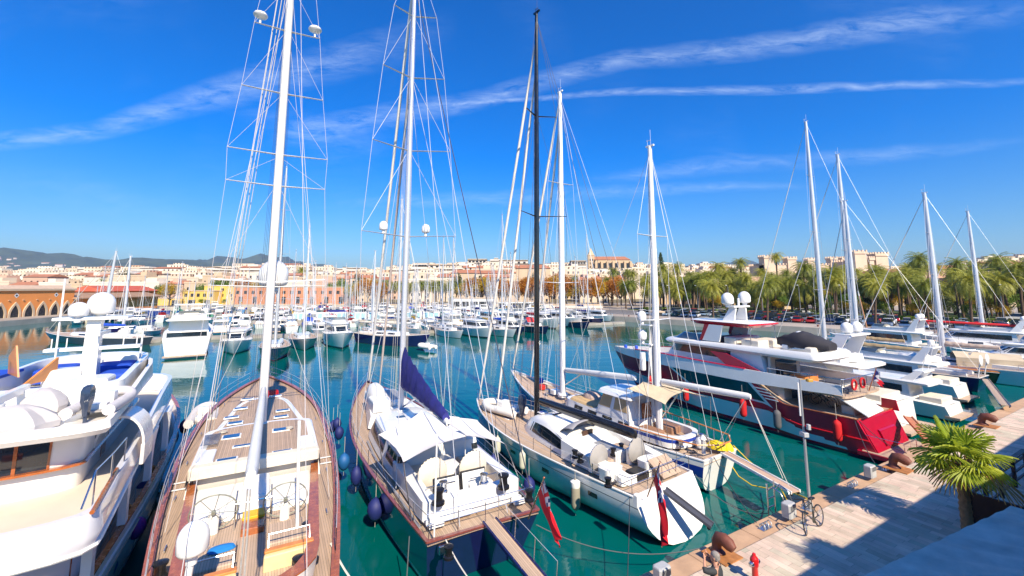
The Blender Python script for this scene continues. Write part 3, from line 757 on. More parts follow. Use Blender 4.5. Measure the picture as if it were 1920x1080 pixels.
for t in (.2, .33, .46, .6, .78):
    for sd in (1, -1):
        e = b.edge(t, sd, .42, -.12); m = MB(); m.tube((e[0]-.18, e[1], e[2]+.08), (e[0]+.18, e[1], e[2]+.08), .022, n=6); m.tube((e[0]-.07, e[1], e[2]), (e[0]-.07, e[1], e[2]+.08), .02, n=6); m.tube((e[0]+.07, e[1], e[2]), (e[0]+.07, e[1], e[2]+.08), .02, n=6); m.build('cleat', chrome, th)
m = MB()
for sd in (1, -1):
    for x in (8.2, 8.9): e = b.edge(b.tx(x), sd, .1, 0); m.box(x+2, sd*2.42, 2.06, x+2.06, sd*3.05, 2.09)
m.build('deck_strip', white, th)
h = b.p(511, 737, 2.9); m = MB(); m.rbox(h[0]-.3, h[1]-.35, 2.6, h[0]+.3, h[1]+.35, 3.1, .12); tag(m.build('sail_bag', red, th), None, None)
h = b.p(396, 825, 3.3); m = MB()
for k in range(9): m.tube((h[0]-.7+.17*k, h[1]-.3, 3.2+.12), (h[0]-.7+.17*k, h[1]+.3, 3.2+.12), .03, n=5)
m.build('folded_steps', chrome, th)
coil(th, 21.9, .3, 2.6, rope, .2); coil(th, 12.2, -1.2, 3.2, rope); coil(th, 13.0, 1.5, 3.2, rope)
m = MB(); m.lathe([(.22, 0), (.22, .3), (.16, .34), (.2, .4), (.2, .5), (.05, .55)], (25.0, 0, 2.55), 14); m.build('anchor_windlass', chrome, th, smooth=40)
b.stanchions(.1, .93, 17, .75, .1, gate=())
mst = b.side(487, 800, .1)
MX = 14.0
mx = rig(b, 'mast', MX, 3.1, 34.5, .205, .4, M('white_mast', (.80, .76, .70), .35, var=.05), [(9.9, 2.6), (15.2, 2.3), (16.9, 2.35), (20.3, 1.95), (23.9, 1.6), (26.6, 1.25)], (13.2, 3.1), 2.2,
    stays=[((28.0, 0, 3.1), 34), ((25.4, 0, 2.9), 26)], back=[((.3, 1.3, 2.2), 34), ((.3, -1.3, 2.2), 34), ((6.5, 2.4, 2.2), 27), ((6.5, -2.4, 2.2), 27)], lmat=M('pale_wire', (.6, .56, .55), .4, var=.05), wr=.008, halyards=8, smat=M('white_mast', (.8, .76, .7), .35))
for (pa, pb, rr) in (((385, 832, 2.4), 34, .02), ((390, 826, 2.4), 31, .02), ((398, 815, 2.4), 29, .018)):
    h = b.p(*pa); m = MB(); m.tube(h, mx(pb), rr, n=5, cap=False); m.build('running_stay', rope, th)
dome(th, MX+1.0, -.1, 9.9, .72, 1.45, white, foot=.35)
m = MB(); m.box(MX+.1, -.35, 9.7, MX+1.1, .2, 9.8); m.build('dome_bracket', white, th)
for y_ in (1.35, -1.35):
    m = MB(); m.lathe([(.05, -.35), (.07, -.1), (.3, 0), (.36, .1), (.3, .22), (.02, .3)], (MX-.1, y_, 24.4), 14); m.build('radar_dome', white, th, smooth=50)
m = MB()
for sd in (1, -1): m.path([(MX, sd*.2, 10.15), (MX+.5, sd*2.6, 10.3)], .045, n=6)
m.build('antenna_arm', white, th)
be = b.side(470, 905, 0)
boom(th, (MX-.35, 0, 4.9), (be[0], 0, be[2]+.1), .17, white2)
m = MB(); m.tube((be[0]+.2, 0, be[2]-.2), (be[0]+.3, 0, 2.8), .015, n=4); m.tube((be[0]+.25, .05, be[2]-.2), (be[0]+.7, .1, 2.8), .015, n=4); m.build('main_sheet', rope, th)
m = MB(); h = b.p(557, 995, 2.4); m.tube(h, (h[0]+.3, h[1]+.1, 5.6), .05, n=8); m.build('backstay_ram', white2, th)
# ---------------------------------------------------------------- blue-hulled sloop
b = Boat(-.85, 15.5, -11.3, 34.4, 'sailing_yacht', 'dark blue sailing yacht with white cockpit awning and navy sail cover', 'sailing yacht'); C2 = b; th = b.t
b.hull(5.5, 1.9, 1.95, 2.65, [navyhull, whitehull, antif], so=.9, bo=2.6, stern=.76, tm=.42, pw=2.1, bul=.1, rail=brownrail, railw=.1, deck=teak, wl=.84)
# foredeck well with tender and white hatches
f0, f1 = ringz(plan(11.6, 18.2, 1.75, .8, .3, 1.6), lambda x: 1.95+.035*(x-9)), ringz(plan(11.7, 18.0, 1.6, .66, .3, 1.5), lambda x: 2.55+.03*(x-9))
fd = cabin(th, 'foredeck_moulding', [f0, f1], white)
m = MB(); m.rbox(14.2, .15, 2.75, 15.7, 1.25, 3.25, .08); m.rbox(12.3, .35, 2.7, 13.9, 1.35, 3.3, .08); m.build('foredeck_locker', white, fd)
m = MB(); m.rbox(13.2, -.95, 2.7, 16.5, .1, 3.0, .12); m.mat(1).rbox(13.5, -.85, 3.0, 16.2, 0, 3.02, .01); m.build('tender_well_lid', [white, steelgrey], fd)
m = MB(); rings = [ringz([(14.4+1.5*cos(a)*k, .8+.5*sin(a)*k) for a in [2*pi*i/16 for i in range(16)]], z) for k, z in ((1, 3.0), (1.03, 3.25), (.8, 3.65), (.35, 3.85))]
m.loft(rings, True, True); m.build('jet_ski_cover', white2, fd, smooth=60)
h = b.p(686, 738, 3.4)
# coachroof
c0 = ringz(plan(4.6, 12.4, 1.95, 1.75, .2, 1.6, bow=.12), 1.95); c1 = ringz(plan(4.7, 11.9, 1.75, 1.45, .2, 1.5, bow=.1), lambda x: 3.05-.03*(x-5)); c2 = ringz(plan(4.9, 11.5, 1.45, 1.1, .2, 1.4), lambda x: 3.2-.03*(x-5))
cr = cabin(th, 'coachroof', [c0, c1, c2], white)
winrow(cr, c0, c1, both([(8.2, 14.2)]), .3, .85)
winrow(cr, c0, c1, both([(2.2, 7.4)]), .3, .82)
for x, y in ((9.5, .5), (9.5, -.5), (10.9, 0)): hatch(cr, x, y, 2.98+.05, .55, .5)
# cockpit
m = MB(); ko, ki = plan(.9, 5.2, 1.9, 1.95, .4, .1), plan(1.3, 5.2, 1.45, 1.45, .4, .1)
m.loft([ringz(ko, 1.95), ringz(ko, 2.6), ringz(ki, 2.62), ringz(ki, 2.05)], True, False); ck = m.build('cockpit_coaming', white, th, smooth=35)
m = MB(); m.loft([ringz(ki, 2.03), ringz(ki, 2.06)], True, True); m.build('cockpit_sole', teak2, ck)
m = MB()
for sd in (1, -1): m.rbox(3.1, sd*.75, 2.05, 4.9, sd*1.45, 2.45, .05)
m.build('cockpit_seat', cream, ck)
m = MB(); m.rbox(3.3, -.35, 2.05, 4.5, .35, 2.7, .04); m.build('cockpit_table', white, ck)
for (x, y) in ((811, 876), (887, 862)):
    h = b.p(x, y, 3.0); wheel(ck, h[0], h[1], 2.75, .58, cover=cream); m = MB(); m.rbox(h[0]+.12, h[1]-.32, 2.05, h[0]+.62, h[1]+.32, 2.75, .08); m.rbox(h[0]-.9, h[1]-.5, 2.05, h[0]-.35, h[1]+.5, 2.45, .08); m.build('helm_console', white, ck)
    m = MB(); m.path([(h[0]-.95, h[1]-.55, 2.4), (h[0]-.98, h[1]-.55, 2.75), (h[0]-.98, h[1]+.55, 2.75), (h[0]-.95, h[1]+.55, 2.4)], .02, n=6); m.build('grab_rail', chrome, ck)
for (x, y, k, dk) in ((831, 914, 1.3, False), (907, 899, 1.3, False), (822, 936, 1.7, True), (944, 907, 1.7, True), (992, 930, 1.3, True), (842, 992, 1.2, True)):
    h = b.p(x, y, 2.75); winch(th, h[0], h[1], 2.6 if k != 1.2 else 1.95, k, dk)
for sd, (x, y) in ((1, (853, 965)), (-1, (905, 948))):
    h = b.p(x, y, 2.0); m = MB(); m.rbox(h[0]-.15, h[1]-.6, 1.95, h[0]+.75, h[1]+.6, 2.16, .04); m.mat(1).rbox(h[0]-.05, h[1]-.5, 2.14, h[0]+.65, h[1]+.5, 2.175, .02); o = m.build('lazarette', [white, black], th)
    l_ = MB(); l_.rbox(-.04, -.52, 0, .04, .52, .78, .03); l_.mat(1).box(-.06, -.46, .06, -.041, .46, .72); lo = l_.build('lazarette_lid', [black, white], o, loc=(h[0]+.75, h[1], 2.18)); lo.rotation_euler = (0, .25, 0)
m = MB()
for k in range(4): m.rbox(.55+.28*k, 1.3, 1.98, .7+.28*k, 1.85, 2.12, .02); m.rbox(.55+.28*k, -1.85, 1.98, .7+.28*k, -1.4, 2.12, .02)
m.build('aft_vent', white, th)
m = MB()
for sd in (1, -1):
    for k in (.02, .07): m.path([(lerp(.8, 10, i/12), sd*(2.02+k+.12*sin(pi*i/12)), 1.99) for i in range(13)], .02, n=4)
m.build('genoa_track', steelgrey, th)
b.stanchions(.06, .9, 14, .68, .1, pushpit=True)
# rig
mt = M('silver_mast', (.72, .72, .74), .3, metal=.5, var=.06, scale=.3)
MXc = 11.45
mx = rig(b, 'mast', MXc, 2.9, 31.5, .17, .35, mt, [(12.9, 2.75), (18.2, 2.35), (22.9, 1.9), (27.0, 1.35)], (11.2, 2.45), 2.05, back=[((.2, .9, 2), 31), ((.2, -.9, 2), 31), ((3.5, 2.2, 2.2), 23), ((3.5, -2.2, 2.2), 23)], stays=[], furl=[((20.9, 0, 2.8), 30.8, .10, M('furled_white', (.72, .68, .62), .7, var=.1)), ((17.2, 0, 2.9), 24.5, .08, M('furled_tan', (.62, .5, .42), .7, var=.1))], halyards=6, sweep=.35, wr=.013)
for y_ in (1.5, -1.15): dome(th, MXc-.4, y_*.95, 13.15, .25, .55)
m = MB(); h = b.p(885, 900, 2); m.tube((.1, -1.95, 2.0), mx(29), .022, n=5, cap=False); m.build('running_stay', darkwire, th)
bm = b.side(840, 789, 0)
boom(th, (MXc-.3, 0, 4.35), (bm[0], 0, bm[2]-.1), .16, white2, sail=(2.1, .3, navy, .24))
m = MB(); m.tube((bm[0]+.2, 0, bm[2]-.2), (bm[0]+.6, 0, 2.6), .014, n=4); m.tube((MXc-.5, 0, 3.2), (MXc-3.2, 0, 4.3), .05, n=6); m.build('boom_vang', chrome, th)
# awning: two canvas panels stretched from the boom
def canvas(parent, name, corners, mt_, sag=.15, n=10, th_=.012, edge=.12):
    a, b_, c, d = corners; vs = []
    for j in range(n+1):
        for i in range(n+1):
            u, v = i/n, j/n
            uu = u; p_ = l3(l3(a, b_, u), l3(d, c, u), v)
            cx = lerp(1, 1-edge, 4*v*(1-v)); cy = lerp(1, 1-edge, 4*u*(1-u))
            ctr = tuple((a[k]+b_[k]+c[k]+d[k])/4 for k in range(3))
            mu = l3(l3(a, b_, .5), l3(d, c, .5), v); mv = l3(l3(a, b_, u), l3(d, c, u), .5)
            p_ = tuple(p_[k]+(mu[k]-p_[k])*(1-cx)+(mv[k]-p_[k])*(1-cy) for k in range(3))
            z = p_[2]-sag*16*u*(1-u)*v*(1-v)+.012*sin(u*23+v*7)
            vs.append((p_[0], p_[1], z))
    m = MB(); fs = [(j*(n+1)+i, j*(n+1)+i+1, (j+1)*(n+1)+i+1, (j+1)*(n+1)+i) for j in range(n) for i in range(n)]
    m.add(vs, fs); m.add([(x, y, z-th_) for x, y, z in vs], [tuple(reversed(f)) for f in fs])
    return m.build(name, mt_, parent, smooth=70)
awnc = M('awning_canvas', (.74, .70, .65), .8, var=.06, scale=1, bump=.3, bscale=6)
z_ = 4.05
A1 = [b.p(709, 815, 3.9), b.p(756, 866, 3.9), b.p(875, 817, 4.1), b.p(790, 770, 4.3)]
canvas(th, 'awning', A1, awnc, .18); A2 = [b.p(875, 817, 4.12), b.p(947, 832, 3.9), b.p(895, 787, 3.9), b.p(795, 769, 4.32)]
canvas(th, 'awning', A2, awnc, .12)
m = MB(); m.tube(A1[1], (1.35, 2.2, 2.0), .02, n=6); m.tube(A1[0], (4.9, 2.3, 2.0), .02, n=6); m.tube(A2[1], (1.2, -2.2, 2.0), .02, n=6); m.build('awning_pole', chrome, th)
m = MB(); h = b.p(872, 876, 2.6); m.tube((h[0], h[1], 2.0), (h[0], h[1], 4.0), .02, n=6); m.tube((.15, 1.8, 1.95), (.2, 1.75, 5.4), .03, n=6); m.build('flagpole', white, th)
# stern fittings
m = MB(); h = b.p(825, 1015, 1.8); m.rbox(-.2, 1.35, 1.55, 0, 1.75, 1.8, .03); m.build('stern_light', chrome, th)
fl = b.wld(b.p(991, 972, 2.05)); ft = b.wld(b.p(1020, 897, 4.15))
ensign_flag('red ensign hanging over the blue transom of the dark blue yacht', fl, ft, (.42, -.05, -1.3), 1.0, 1.15, seed=1)
# gangway off the stern
ga = b.wld((.1, -.15, 1.98)); gb = P(1045, 1130, 1.6)
gangway('gangway', 'teak gangway with navy sides running off the stern of the dark blue yacht', ga, gb, .5, teak2, navyhull)
# ---------------------------------------------------------------- white sloop with black mast
b = Boat(6.4, 19, -2.5, 31.5, 'sailing_yacht', 'white sailing yacht with black mast, black boom and twin grey wheel covers', 'sailing yacht'); D2 = b; th = b.t
b.hull(4.7, 1.72, 1.75, 2.05, [whitehull, whitehull, antif, M('hull_line', (.1, .12, .15), .3)], so=-1.0, bo=.5, stern=.86, tm=.4, pw=2.3, bul=.05, rail=white, railw=.07, deck=teak2, wl=.72, sround=1, flare=.6, railh=.03, bands=[(.79, .77, 3)])
d0 = ringz(plan(3.4, 9.4, 1.75, .9, .3, 2.4, pf=2.2), 1.75); d1 = ringz(plan(3.5, 8.9, 1.6, .8, .3, 2.4, pf=2.2), lambda x: 2.2+.55*max(0, sin(pi*min(1, max(0, (9.2-x)/5.4))))); d2 = ringz(plan(3.7, 8.3, 1.15, .55, .3, 2.0, pf=2.2), lambda x: 2.3+.62*max(0, sin(pi*min(1, max(0, (9.2-x)/5.4)))))
cr = cabin(th, 'coachroof', [d0, d1, d2], white, 60)
winrow(cr, d0, d1, both([(5.2, 14.2)]), .28, .86)
for x, y in ((8.0, 0), (7.2, -.5)): hatch(th, x, y, 2.75, .5, .4, M('purple_glass', (.12, .08, .25), .1), white)
hatch(th, 10.9, .3, 1.8, .6, .6, M('purple_glass', (.12, .08, .25), .1)); 
# sprayhood
m = MB(); rings = []
for k in range(7):
    a = lerp(.15, 1.45, k/6); x = 4.9-1.35*cos(a)*-1*.55-.2; rings.append([(4.1+1.1*cos(a), y, 2.55+.75*sin(a)*(1-.35*(y/1.25)**4)) for y in [lerp(-1.25, 1.25, i/8) for i in range(9)]])
rings2 = rings+[[(x-.02, y, z-.02) for x, y, z in r] for r in reversed(rings)]
m.loft(rings2+[rings2[0]], False, False); m.build('sprayhood', M('grey_sprayhood', (.32, .31, .32), .8, bump=.3), th, smooth=70)
m = MB(); ko, ki = plan(.7, 4.6, 1.75, 1.75, .2, .1), plan(.72, 4.5, 1.2, 1.35, .2, .1)
m.loft([ringz(ko, 1.75), ringz(ko, lambda x: 2.05+.14*(x-.7)), ringz(ki, lambda x: 2.07+.14*(x-.7)), ringz(ki, 1.84)], True, False); ck = m.build('cockpit_coaming', white, th, smooth=35)
m = MB(); m.loft([ringz(ki, 1.80), ringz(ki, 1.83)], True, True); m.build('cockpit_sole', teak2, ck)
m = MB(); m.rbox(2.3, -.35, 1.83, 3.8, .35, 2.35, .04); m.mat(1).rbox(2.35, -.3, 2.35, 3.75, .3, 2.38, .01); m.build('cockpit_table', [white, steelgrey], ck)
m = MB(); m.box(4.42, -.35, 1.83, 4.52, .35, 2.7); m.build('companionway', M('brown_door', (.08, .04, .025), .4), ck)
m = MB(); m.rbox(2.2, .6, 1.83, 4.3, 1.25, 2.15, .04); m.rbox(2.2, -1.25, 1.83, 4.3, -.6, 2.15, .04); m.build('cockpit_seat', teak2, ck)
for (x, y) in ((1115, 856), (1187, 842)):
    h = b.p(x, y, 2.6); h = (h[0]+.1, h[1]-.35, 2.5)
    wheel(ck, h[0], h[1], 2.45, .55, cover=greyc); m = MB(); m.rbox(h[0]+.1, h[1]-.3, 1.83, h[0]+.4, h[1]+.3, 2.5, .06); m.build('helm_console', white, ck)
    m = MB(); m.loft([ringz(plan(h[0]-.95, h[0]-.3, .45, .45, .2, .2, yc=h[1]), 1.83), ringz(plan(h[0]-1.0, h[0]-.3, .5, .5, .2, .2, yc=h[1]), 2.3)], True, True); m.build('helm_seat', white, ck, smooth=40)
for (x, y, k) in ((1078, 852, 1.2), (1088, 860, 1.2), (1150, 848, 1.2), (1165, 838, 1.1), (1140, 905, 1.2)):
    h = b.p(x, y, 2.3); winch(th, h[0], h[1], 2.15, k, True)
h = b.p(1195, 893, 1.8); m = MB(); m.rbox(h[0]-.35, h[1]-.4, 1.8, h[0]+.35, h[1]+.4, 2.05, .05); m.build('open_locker', black, th)
h = b.p(1250, 885, 1.9); m = MB(); m.slab([(h[0]-.3, h[1]-.65, 1.85), (h[0]-.3, h[1]+.65, 1.85), (h[0]+.5, h[1]+.65, 2.35), (h[0]+.5, h[1]-.65, 2.35)], (-.5, 0, .85), .05); m.build('transom_hatch', teak2, th)
h = b.p(1210, 925, 2.1); m = MB(); m.rbox(h[0]-.12, h[1]+.35, 1.8, h[0]+.12, h[1]+.6, 2.2, .04); m.build('life_raft', white2, th)
for x in (2.2, 5.2, 8.0, 10.8):
    for sd in (1, -1):
        t = b.tx(x); p_ = b.pt(t, .62, sd); p2_ = b.pt(b.tx(x+.5), .62, sd)
        m = MB(); m.slab([(p_[0], p_[1]+.004*sd, p_[2]-.1), (p2_[0], p2_[1]+.004*sd, p2_[2]-.1), (p2_[0], p2_[1]+.008*sd, p2_[2]+.09), (p_[0], p_[1]+.008*sd, p_[2]+.09)], (0, sd, 0), .012); m.build('porthole', glass, th)
b.stanchions(.05, .9, 11, .62, .07, pushpit=True)
coil(th, 1.2, 1.9, 1.8, darkrope, .18); coil(th, .7, -1.5, 1.8, darkrope, .16)
bm_ = M('black_mast', (.012, .012, .014), .22, var=.3, coat=.6)
mxd = rig(b, 'mast', 8.55, 1.95, 27.6, .15, .25, bm_, [(14.2, 1.75), (20.6, 1.2)], (8.3, 1.95), 1.75, back=[((.1, .6, 1.8), 27.2), ((.1, -.6, 1.8), 27.2)], lmat=darkwire, furl=[((15.0, 0, 2.15), 26.0, .09, M('furled_white', (.72, .68, .62), .7)), ((12.7, 0, 2.1), 24, .085, M('furled_white', (.72, .68, .62), .7))], sweep=.45, wr=.011, halyards=3)
bd = b.side(1192, 815, 0)
boom(th, (8.25, 0, 3.35), (bd[0], 0, bd[2]), .22, bm_)
m = MB(); m.tube((7.9, 0, 2.5), (5.9, 0, 3.3), .05, n=6); m.build('boom_vang', black, th)
fl = b.wld(b.p(1214, 931, 1.8)); ft = b.wld(b.p(1237, 868, 3.5))
ensign_flag('red ensign on a wooden staff over the white transom', fl, ft, (.12, -.1, -1.75), 1.0, 1.3, seed=4)
ga = b.wld(b.p(1247, 918, 1.75)); gb = P(1335, 985, .95)
gangway('gangway', 'folded dark grey gangway hanging off the stern of the black-masted yacht', ga, gb, .36, M('dark_grip', (.06, .065, .09), .7), M('dark_grip', (.06, .065, .09), .7), rails=False)
# ---------------------------------------------------------------- blue-striped ketch
b = Boat(10.3, 22.2, -.1, 38, 'sailing_ketch', 'white two-masted ketch with blue hull stripe and beige awning over its wheelhouse', 'sailing yacht'); E2 = b; th = b.t
b.hull(4.8, 1.65, 1.65, 2.8, [whitehull, stripeblue, antif, stripeblue], so=.35, bo=2.6, stern=.58, sround=.75, tm=.45, pw=2.0, bul=.18, rail=white, railw=.1, deck=teak2, wl=.88, bands=[(.82, .5, 3)])
e0 = ringz(plan(4.3, 11.0, 1.55, 1.2, .2, 1.0), 1.6); e1 = ringz(plan(4.4, 10.8, 1.42, 1.05, .2, .9), 2.35); cr = cabin(th, 'coachroof', [e0, e1], white)
winrow(cr, e0, e1, both([(5, 6.2), (7, 8.2), (9, 10.2), (11, 12.2)]), .35, .8)
g0 = ringz(plan(4.5, 7.6, 1.4, 1.3, .1, .4), 2.3); g1 = ringz(plan(4.7, 7.0, 1.25, 1.15, .1, .4), 3.5); g2 = ringz(plan(4.4, 7.3, 1.4, 1.3, .1, .4), 3.6)
wh = cabin(th, 'wheelhouse', [g0, g1], white); m = MB(); m.loft([ringz(plan(4.3, 7.4, 1.45, 1.35, .15, .5), 3.5), ringz(plan(4.4, 7.3, 1.35, 1.25, .15, .5), 3.66)], True, True); m.build('wheelhouse_roof', white, wh, smooth=30)
winrow(wh, g0, g1, both([(5.3, 9), (10, 14.5)])+[(15.5, 18)], .35, .92, M('beige_cover', (.52, .36, .18), .8))
m = MB(); m.rbox(5.2, -.5, 3.66, 6.8, .5, 3.78, .04); m.build('roof_hatch', M('pale_blue_glass', (.35, .5, .7), .1), wh)
m = MB(); m.loft([ringz(plan(7.6, 10.4, 1.25, 1.0, .2, .5), 2.36), ringz(plan(7.7, 10.3, 1.15, .9, .2, .5), 2.46)], True, True); m.build('deck_canvas', M('beige_cover', (.52, .36, .18), .8), cr)
m = MB(); m.ell((9.2, -.3, 2.45), .8, .55, .45, 14, 6, 0); m.build('sail_bag', M('tan_bag', (.5, .38, .32), .9, var=.4, scale=5, bump=1), th, smooth=60)
m = MB(); ko, ki = plan(1.6, 4.5, 1.25, 1.45, .9, .1, 2.4, 4), plan(1.85, 4.5, 1.0, 1.2, .8, .1, 2.4, 4)
m.loft([ringz(ko, 1.6), ringz(ko, 1.85)], True, False).mat(1).loft([ringz(ko, 1.85), ringz(ko, 2.02)], True, False).mat(0).loft([ringz(ko, 2.02), ringz(ko, 2.15), ringz(ki, 2.15), ringz(ki, 1.7)], True, False); ck = m.build('cockpit_coaming', [white, stripeblue], th, smooth=35)
m = MB(); m.loft([ringz(ki, 1.7), ringz(ki, 1.74)], True, True); m.build('cockpit_sole', teak2, ck)
m = MB(); m.rbox(3.0, .3, 1.74, 4.3, 1.1, 2.1, .04); m.rbox(3.0, -1.1, 1.74, 4.3, -.3, 2.1, .04); m.build('cockpit_seat', M('brown_seat', (.3, .16, .1), .6), ck)
m = MB(); m.box(4.44, -.4, 1.74, 4.5, .4, 3.2); m.build('wheelhouse_door', varnish, wh)
m = MB()
for k in range(7): m.box(2.1+.22*k, -1.475-0*k, 1.9, 2.2+.22*k, -1.47, 1.96)
tan_ = M('beige_awning', (.62, .50, .33), .8, var=.1, bump=.4, bscale=6)
A1 = [b.side(1150, 747, 1.6), b.side(1207, 775, 1.6), b.side(1229, 754, 0), b.side(1200, 738, 0)]
A1 = [(4.6, 1.5, 4.15), (2.0, 1.5, 3.85), (2.0, 0, 4.3), (4.6, 0, 4.4)]
canvas(th, 'awning', A1, tan_, .08); canvas(th, 'awning', [(2.0, 0, 4.31), (1.6, -1.9, 3.8), (4.6, -1.5, 4.1), (4.6, 0, 4.41)], tan_, .08)
m = MB()
for p_ in (A1[0], A1[1], (1.6, -1.9, 3.8), (4.6, -1.5, 4.1)): m.tube(p_, (p_[0], p_[1]*.95, 2.1), .018, n=5)
m.build('awning_pole', chrome, th)
for k in range(11):
    h = (lerp(.3, 5.2, k/10), 0, 0); t = b.tx(h[0]); e = b.edge(t, -1, .1, .02); m = MB(); m.lathe([(.035, 0), (.02, .2), (.03, .35), (.02, .5), (.03, .62)], (e[0], e[1], e[2]), 8); m.build('rail_baluster', white, th)
m = MB(); 
for sd in (1, -1): m.path([b.edge(lerp(.02, .28, k/8), sd, .1, .64) for k in range(9)], .035, n=6)
m.path([b.edge(.02, 1, .1, .64), (-.25, .5, 2.3), (-.3, 0, 2.32), (-.25, -.5, 2.3), b.edge(.02, -1, .1, .64)], .035, n=6); m.build('stern_rail', orangew, th)
m = MB()
for k in range(5): e = b.edge(lerp(.02, .28, k/4), 1, .1, 0); m.tube(e, (e[0], e[1], e[2]+.64), .015, n=5)
m.build('rail_post', chrome, th)
b.stanchions(.3, .9, 9, .6, .1)
for (x, y, k) in ((1.6, .9, 1.2), (1.6, -.9, 1.2), (10.8, .7, 1), (13.2, -.5, 1.1), (13.2, .5, 1.1)): winch(th, x, y, 1.75 if x < 5 else 2.0, k, False)
m = MB(); m.ell((.55, -.55, 1.75), .5, .4, .35, 12, 5, 0); m.ell((.2, -.85, 1.7), .35, .3, .4, 12, 5, 0); m.build('yellow_bag', M('yellow_cover', (.78, .55, .01), .7, bump=.8, bscale=10), th, smooth=60)
m = MB(); m.lathe([(.22, 0), (.24, .3), (.2, .42), (.08, .5)], (1.2, -.2, 1.65), 12); m.lathe([(.1, 0), (.1, .6), (.17, .7), (.05, .9)], (.6, .5, 1.65), 12); m.build('deck_ventilator', white, th, smooth=50)
coil(th, 1.0, .9, 1.65, darkrope, .2); coil(th, 2.0, -1.6, 1.65, rope, .2)
for i, x in enumerate((11.8, 12.7, 14.2)): m = MB(); m.rbox(x, -.35, 1.95+.05*i, x+.5, .25, 2.25+.06*i, .04); m.build('deck_box', white if i != 2 else M('red_box', (.55, .03, .02), .6), th)
m = MB(); m.lathe([(.2, 0), (.22, .2), (.2, .35)], (15.3, -.5, 2.3), 12); m.build('blue_drum', bluecan, th)
em = M('white_mast_bright', (.80, .80, .80), .3, var=.05)
mx1 = rig(b, 'main_mast', 12.0, 2.1, 25.2, .2, .15, em, [(10.2, 1.7), (17.8, 1.25)], (11.8, 2.15), 1.9, furl=[((18.6, 0, 2.9), 24.8, .10, M('furled_white', (.72, .68, .62), .7)), ((16.0, 0, 2.7), 23, .09, M('furled_white', (.72, .68, .62), .7))], back=[((4.3, 2.0, 1.9), 24.8), ((4.3, -2.0, 1.9), 24.8)], stays=[], halyards=5, wr=.012, smat=em)
mx2 = rig(b, 'mizzen_mast', 3.6, 1.75, 18.4, .17, .1, em, [(8.0, 1.3), (12.9, 1.35)], (3.4, 2.0), 1.7, back=[((.1, .6, 1.8), 18.2), ((.1, -.6, 1.8), 18.2)], stays=[((11.2, 0, 4), 18)], halyards=4, wr=.011, smat=em)
a_ = b.side(1063, 684, 0); c_ = b.side(1195, 722, 1.0)
boom(th, (11.7, 0, 3.9), (4.9, .35, 4.55), .17, white2, name='main_boom'); a_ = b.side(1335, 790, 0)
boom(th, (3.35, 0, 4.6), (-1.6, -.1, 4.75), .15, white2, name='mizzen_boom')
m = MB(); m.tube((3.4, 0, 2.6), (2.0, 0, 4.5), .04, n=6); m.tube((11.8, 0, 2.8), (10.0, 0, 3.9), .04, n=6); m.build('boom_strut', chrome, th)
m = MB()
for sd in (.35, -.35): m.tube((-1.4, -.1, 4.7), (.1, sd, 2.0), .012, n=4)
m.build('mizzen_sheet', rope, th)
m = MB(); m.slab([(3.85, .35, 6.2), (3.85, .02, 3.1), (3.8, -.06, 3.1), (3.8, .02, 8.2)], (1, 0, 0), .03); m.slab([(12.25, -.5, 3.0), (12.25, -.02, 3.0), (12.25, -.02, 6.6)], (1, 0, 0), .03); m.build('mast_sail', M('limp_canvas', (.62, .62, .62), .8), th)
for z in (7.0, 8.1): dome(th, 4.35, .25, z-.2, .26, .6); m = MB(); m.box(3.7, .1, z-.45, 4.5, .35, z-.38); m.build('dome_bracket', white, th)
m = MB(); m.lathe([(.14, -.5), (.16, -.45), (.16, .45), (.14, .5)], (4.3, .35, 5.6), 12, 'z'); m.build('horn_float', white, th, smooth=50)
ga = b.wld((.0, -.35, 1.72)); gb = P(1492, 922, 1.45)
gangway('gangway', 'long white gangway reaching from the stern of the blue-striped ketch to the quay', ga, gb, .5, M('beige_plank', (.5, .34, .25), .7), white2, rails=False)
# ---------------------------------------------------------------- red and white motor yacht
burg = M('burgundy_hull', (.52, .012, .048), .35, var=.12, coat=.05, rvar=.04)
redh = M('red_hull', (.36, .004, .028), .2, var=.12, coat=.25, rvar=.04)
palehull = M('pale_hull', (.66, .72, .74), .15, var=.05, coat=.5)
tealglass = M('teal_glass', (.01, .05, .075), .04, var=.5, scale=.8, coat=.6, rvar=.03)
redfend = M('red_fender_cloth', (.55, .008, .012), .75, bump=.2)
b = Boat(22.3, 27.3, 11, 47.2, 'motor_yacht', 'large burgundy and white motor yacht with red hardtop and two satellite domes', 'motor yacht'); F2 = b; th = b.t
def zf(t):
    x = t*22.9
    if x < 4.0: return 2.15+.05*max(0, (1.5-x))*0
    if x < 5.8: return lerp(2.15, 3.2, (x-4)/1.8)
    return 3.2+.25*max(0, (x-12)/11)**1.5
b.hull(5.6, 2.15, 3.2, 3.4, [burg, redh, antif, palehull], so=-.9, bo=3.2, stern=.88, tm=.4, pw=2.6, bul=.0, wl=.84, bands=[(.46, .12, 3), (.48, .46, 1), (.3, .3, 3), (.18, .18, 3), (.41, .41, 3)], tail=5.0, zfun=zf, nst=56, deck=teak2, rail=None)
m = MB(); o_ = [b.pt(0, k, 1) for k in (1, .6, .25)]; 
m.slab([(-.02, 2.3, 2.1), (-.02, -2.3, 2.1), (-.72, -2.1, .5), (-.72, 2.1, .5)], (-1, 0, -.5), .06); m.build('transom_panel', redh, th)
m = MB(); m.slab([(-.38, .9, 1.5), (-.38, -1.2, 1.5), (-.68, -1.2, .75), (-.68, .9, .75)], (-1, 0, -.5), .1); m.build('garage_door', redh, th)
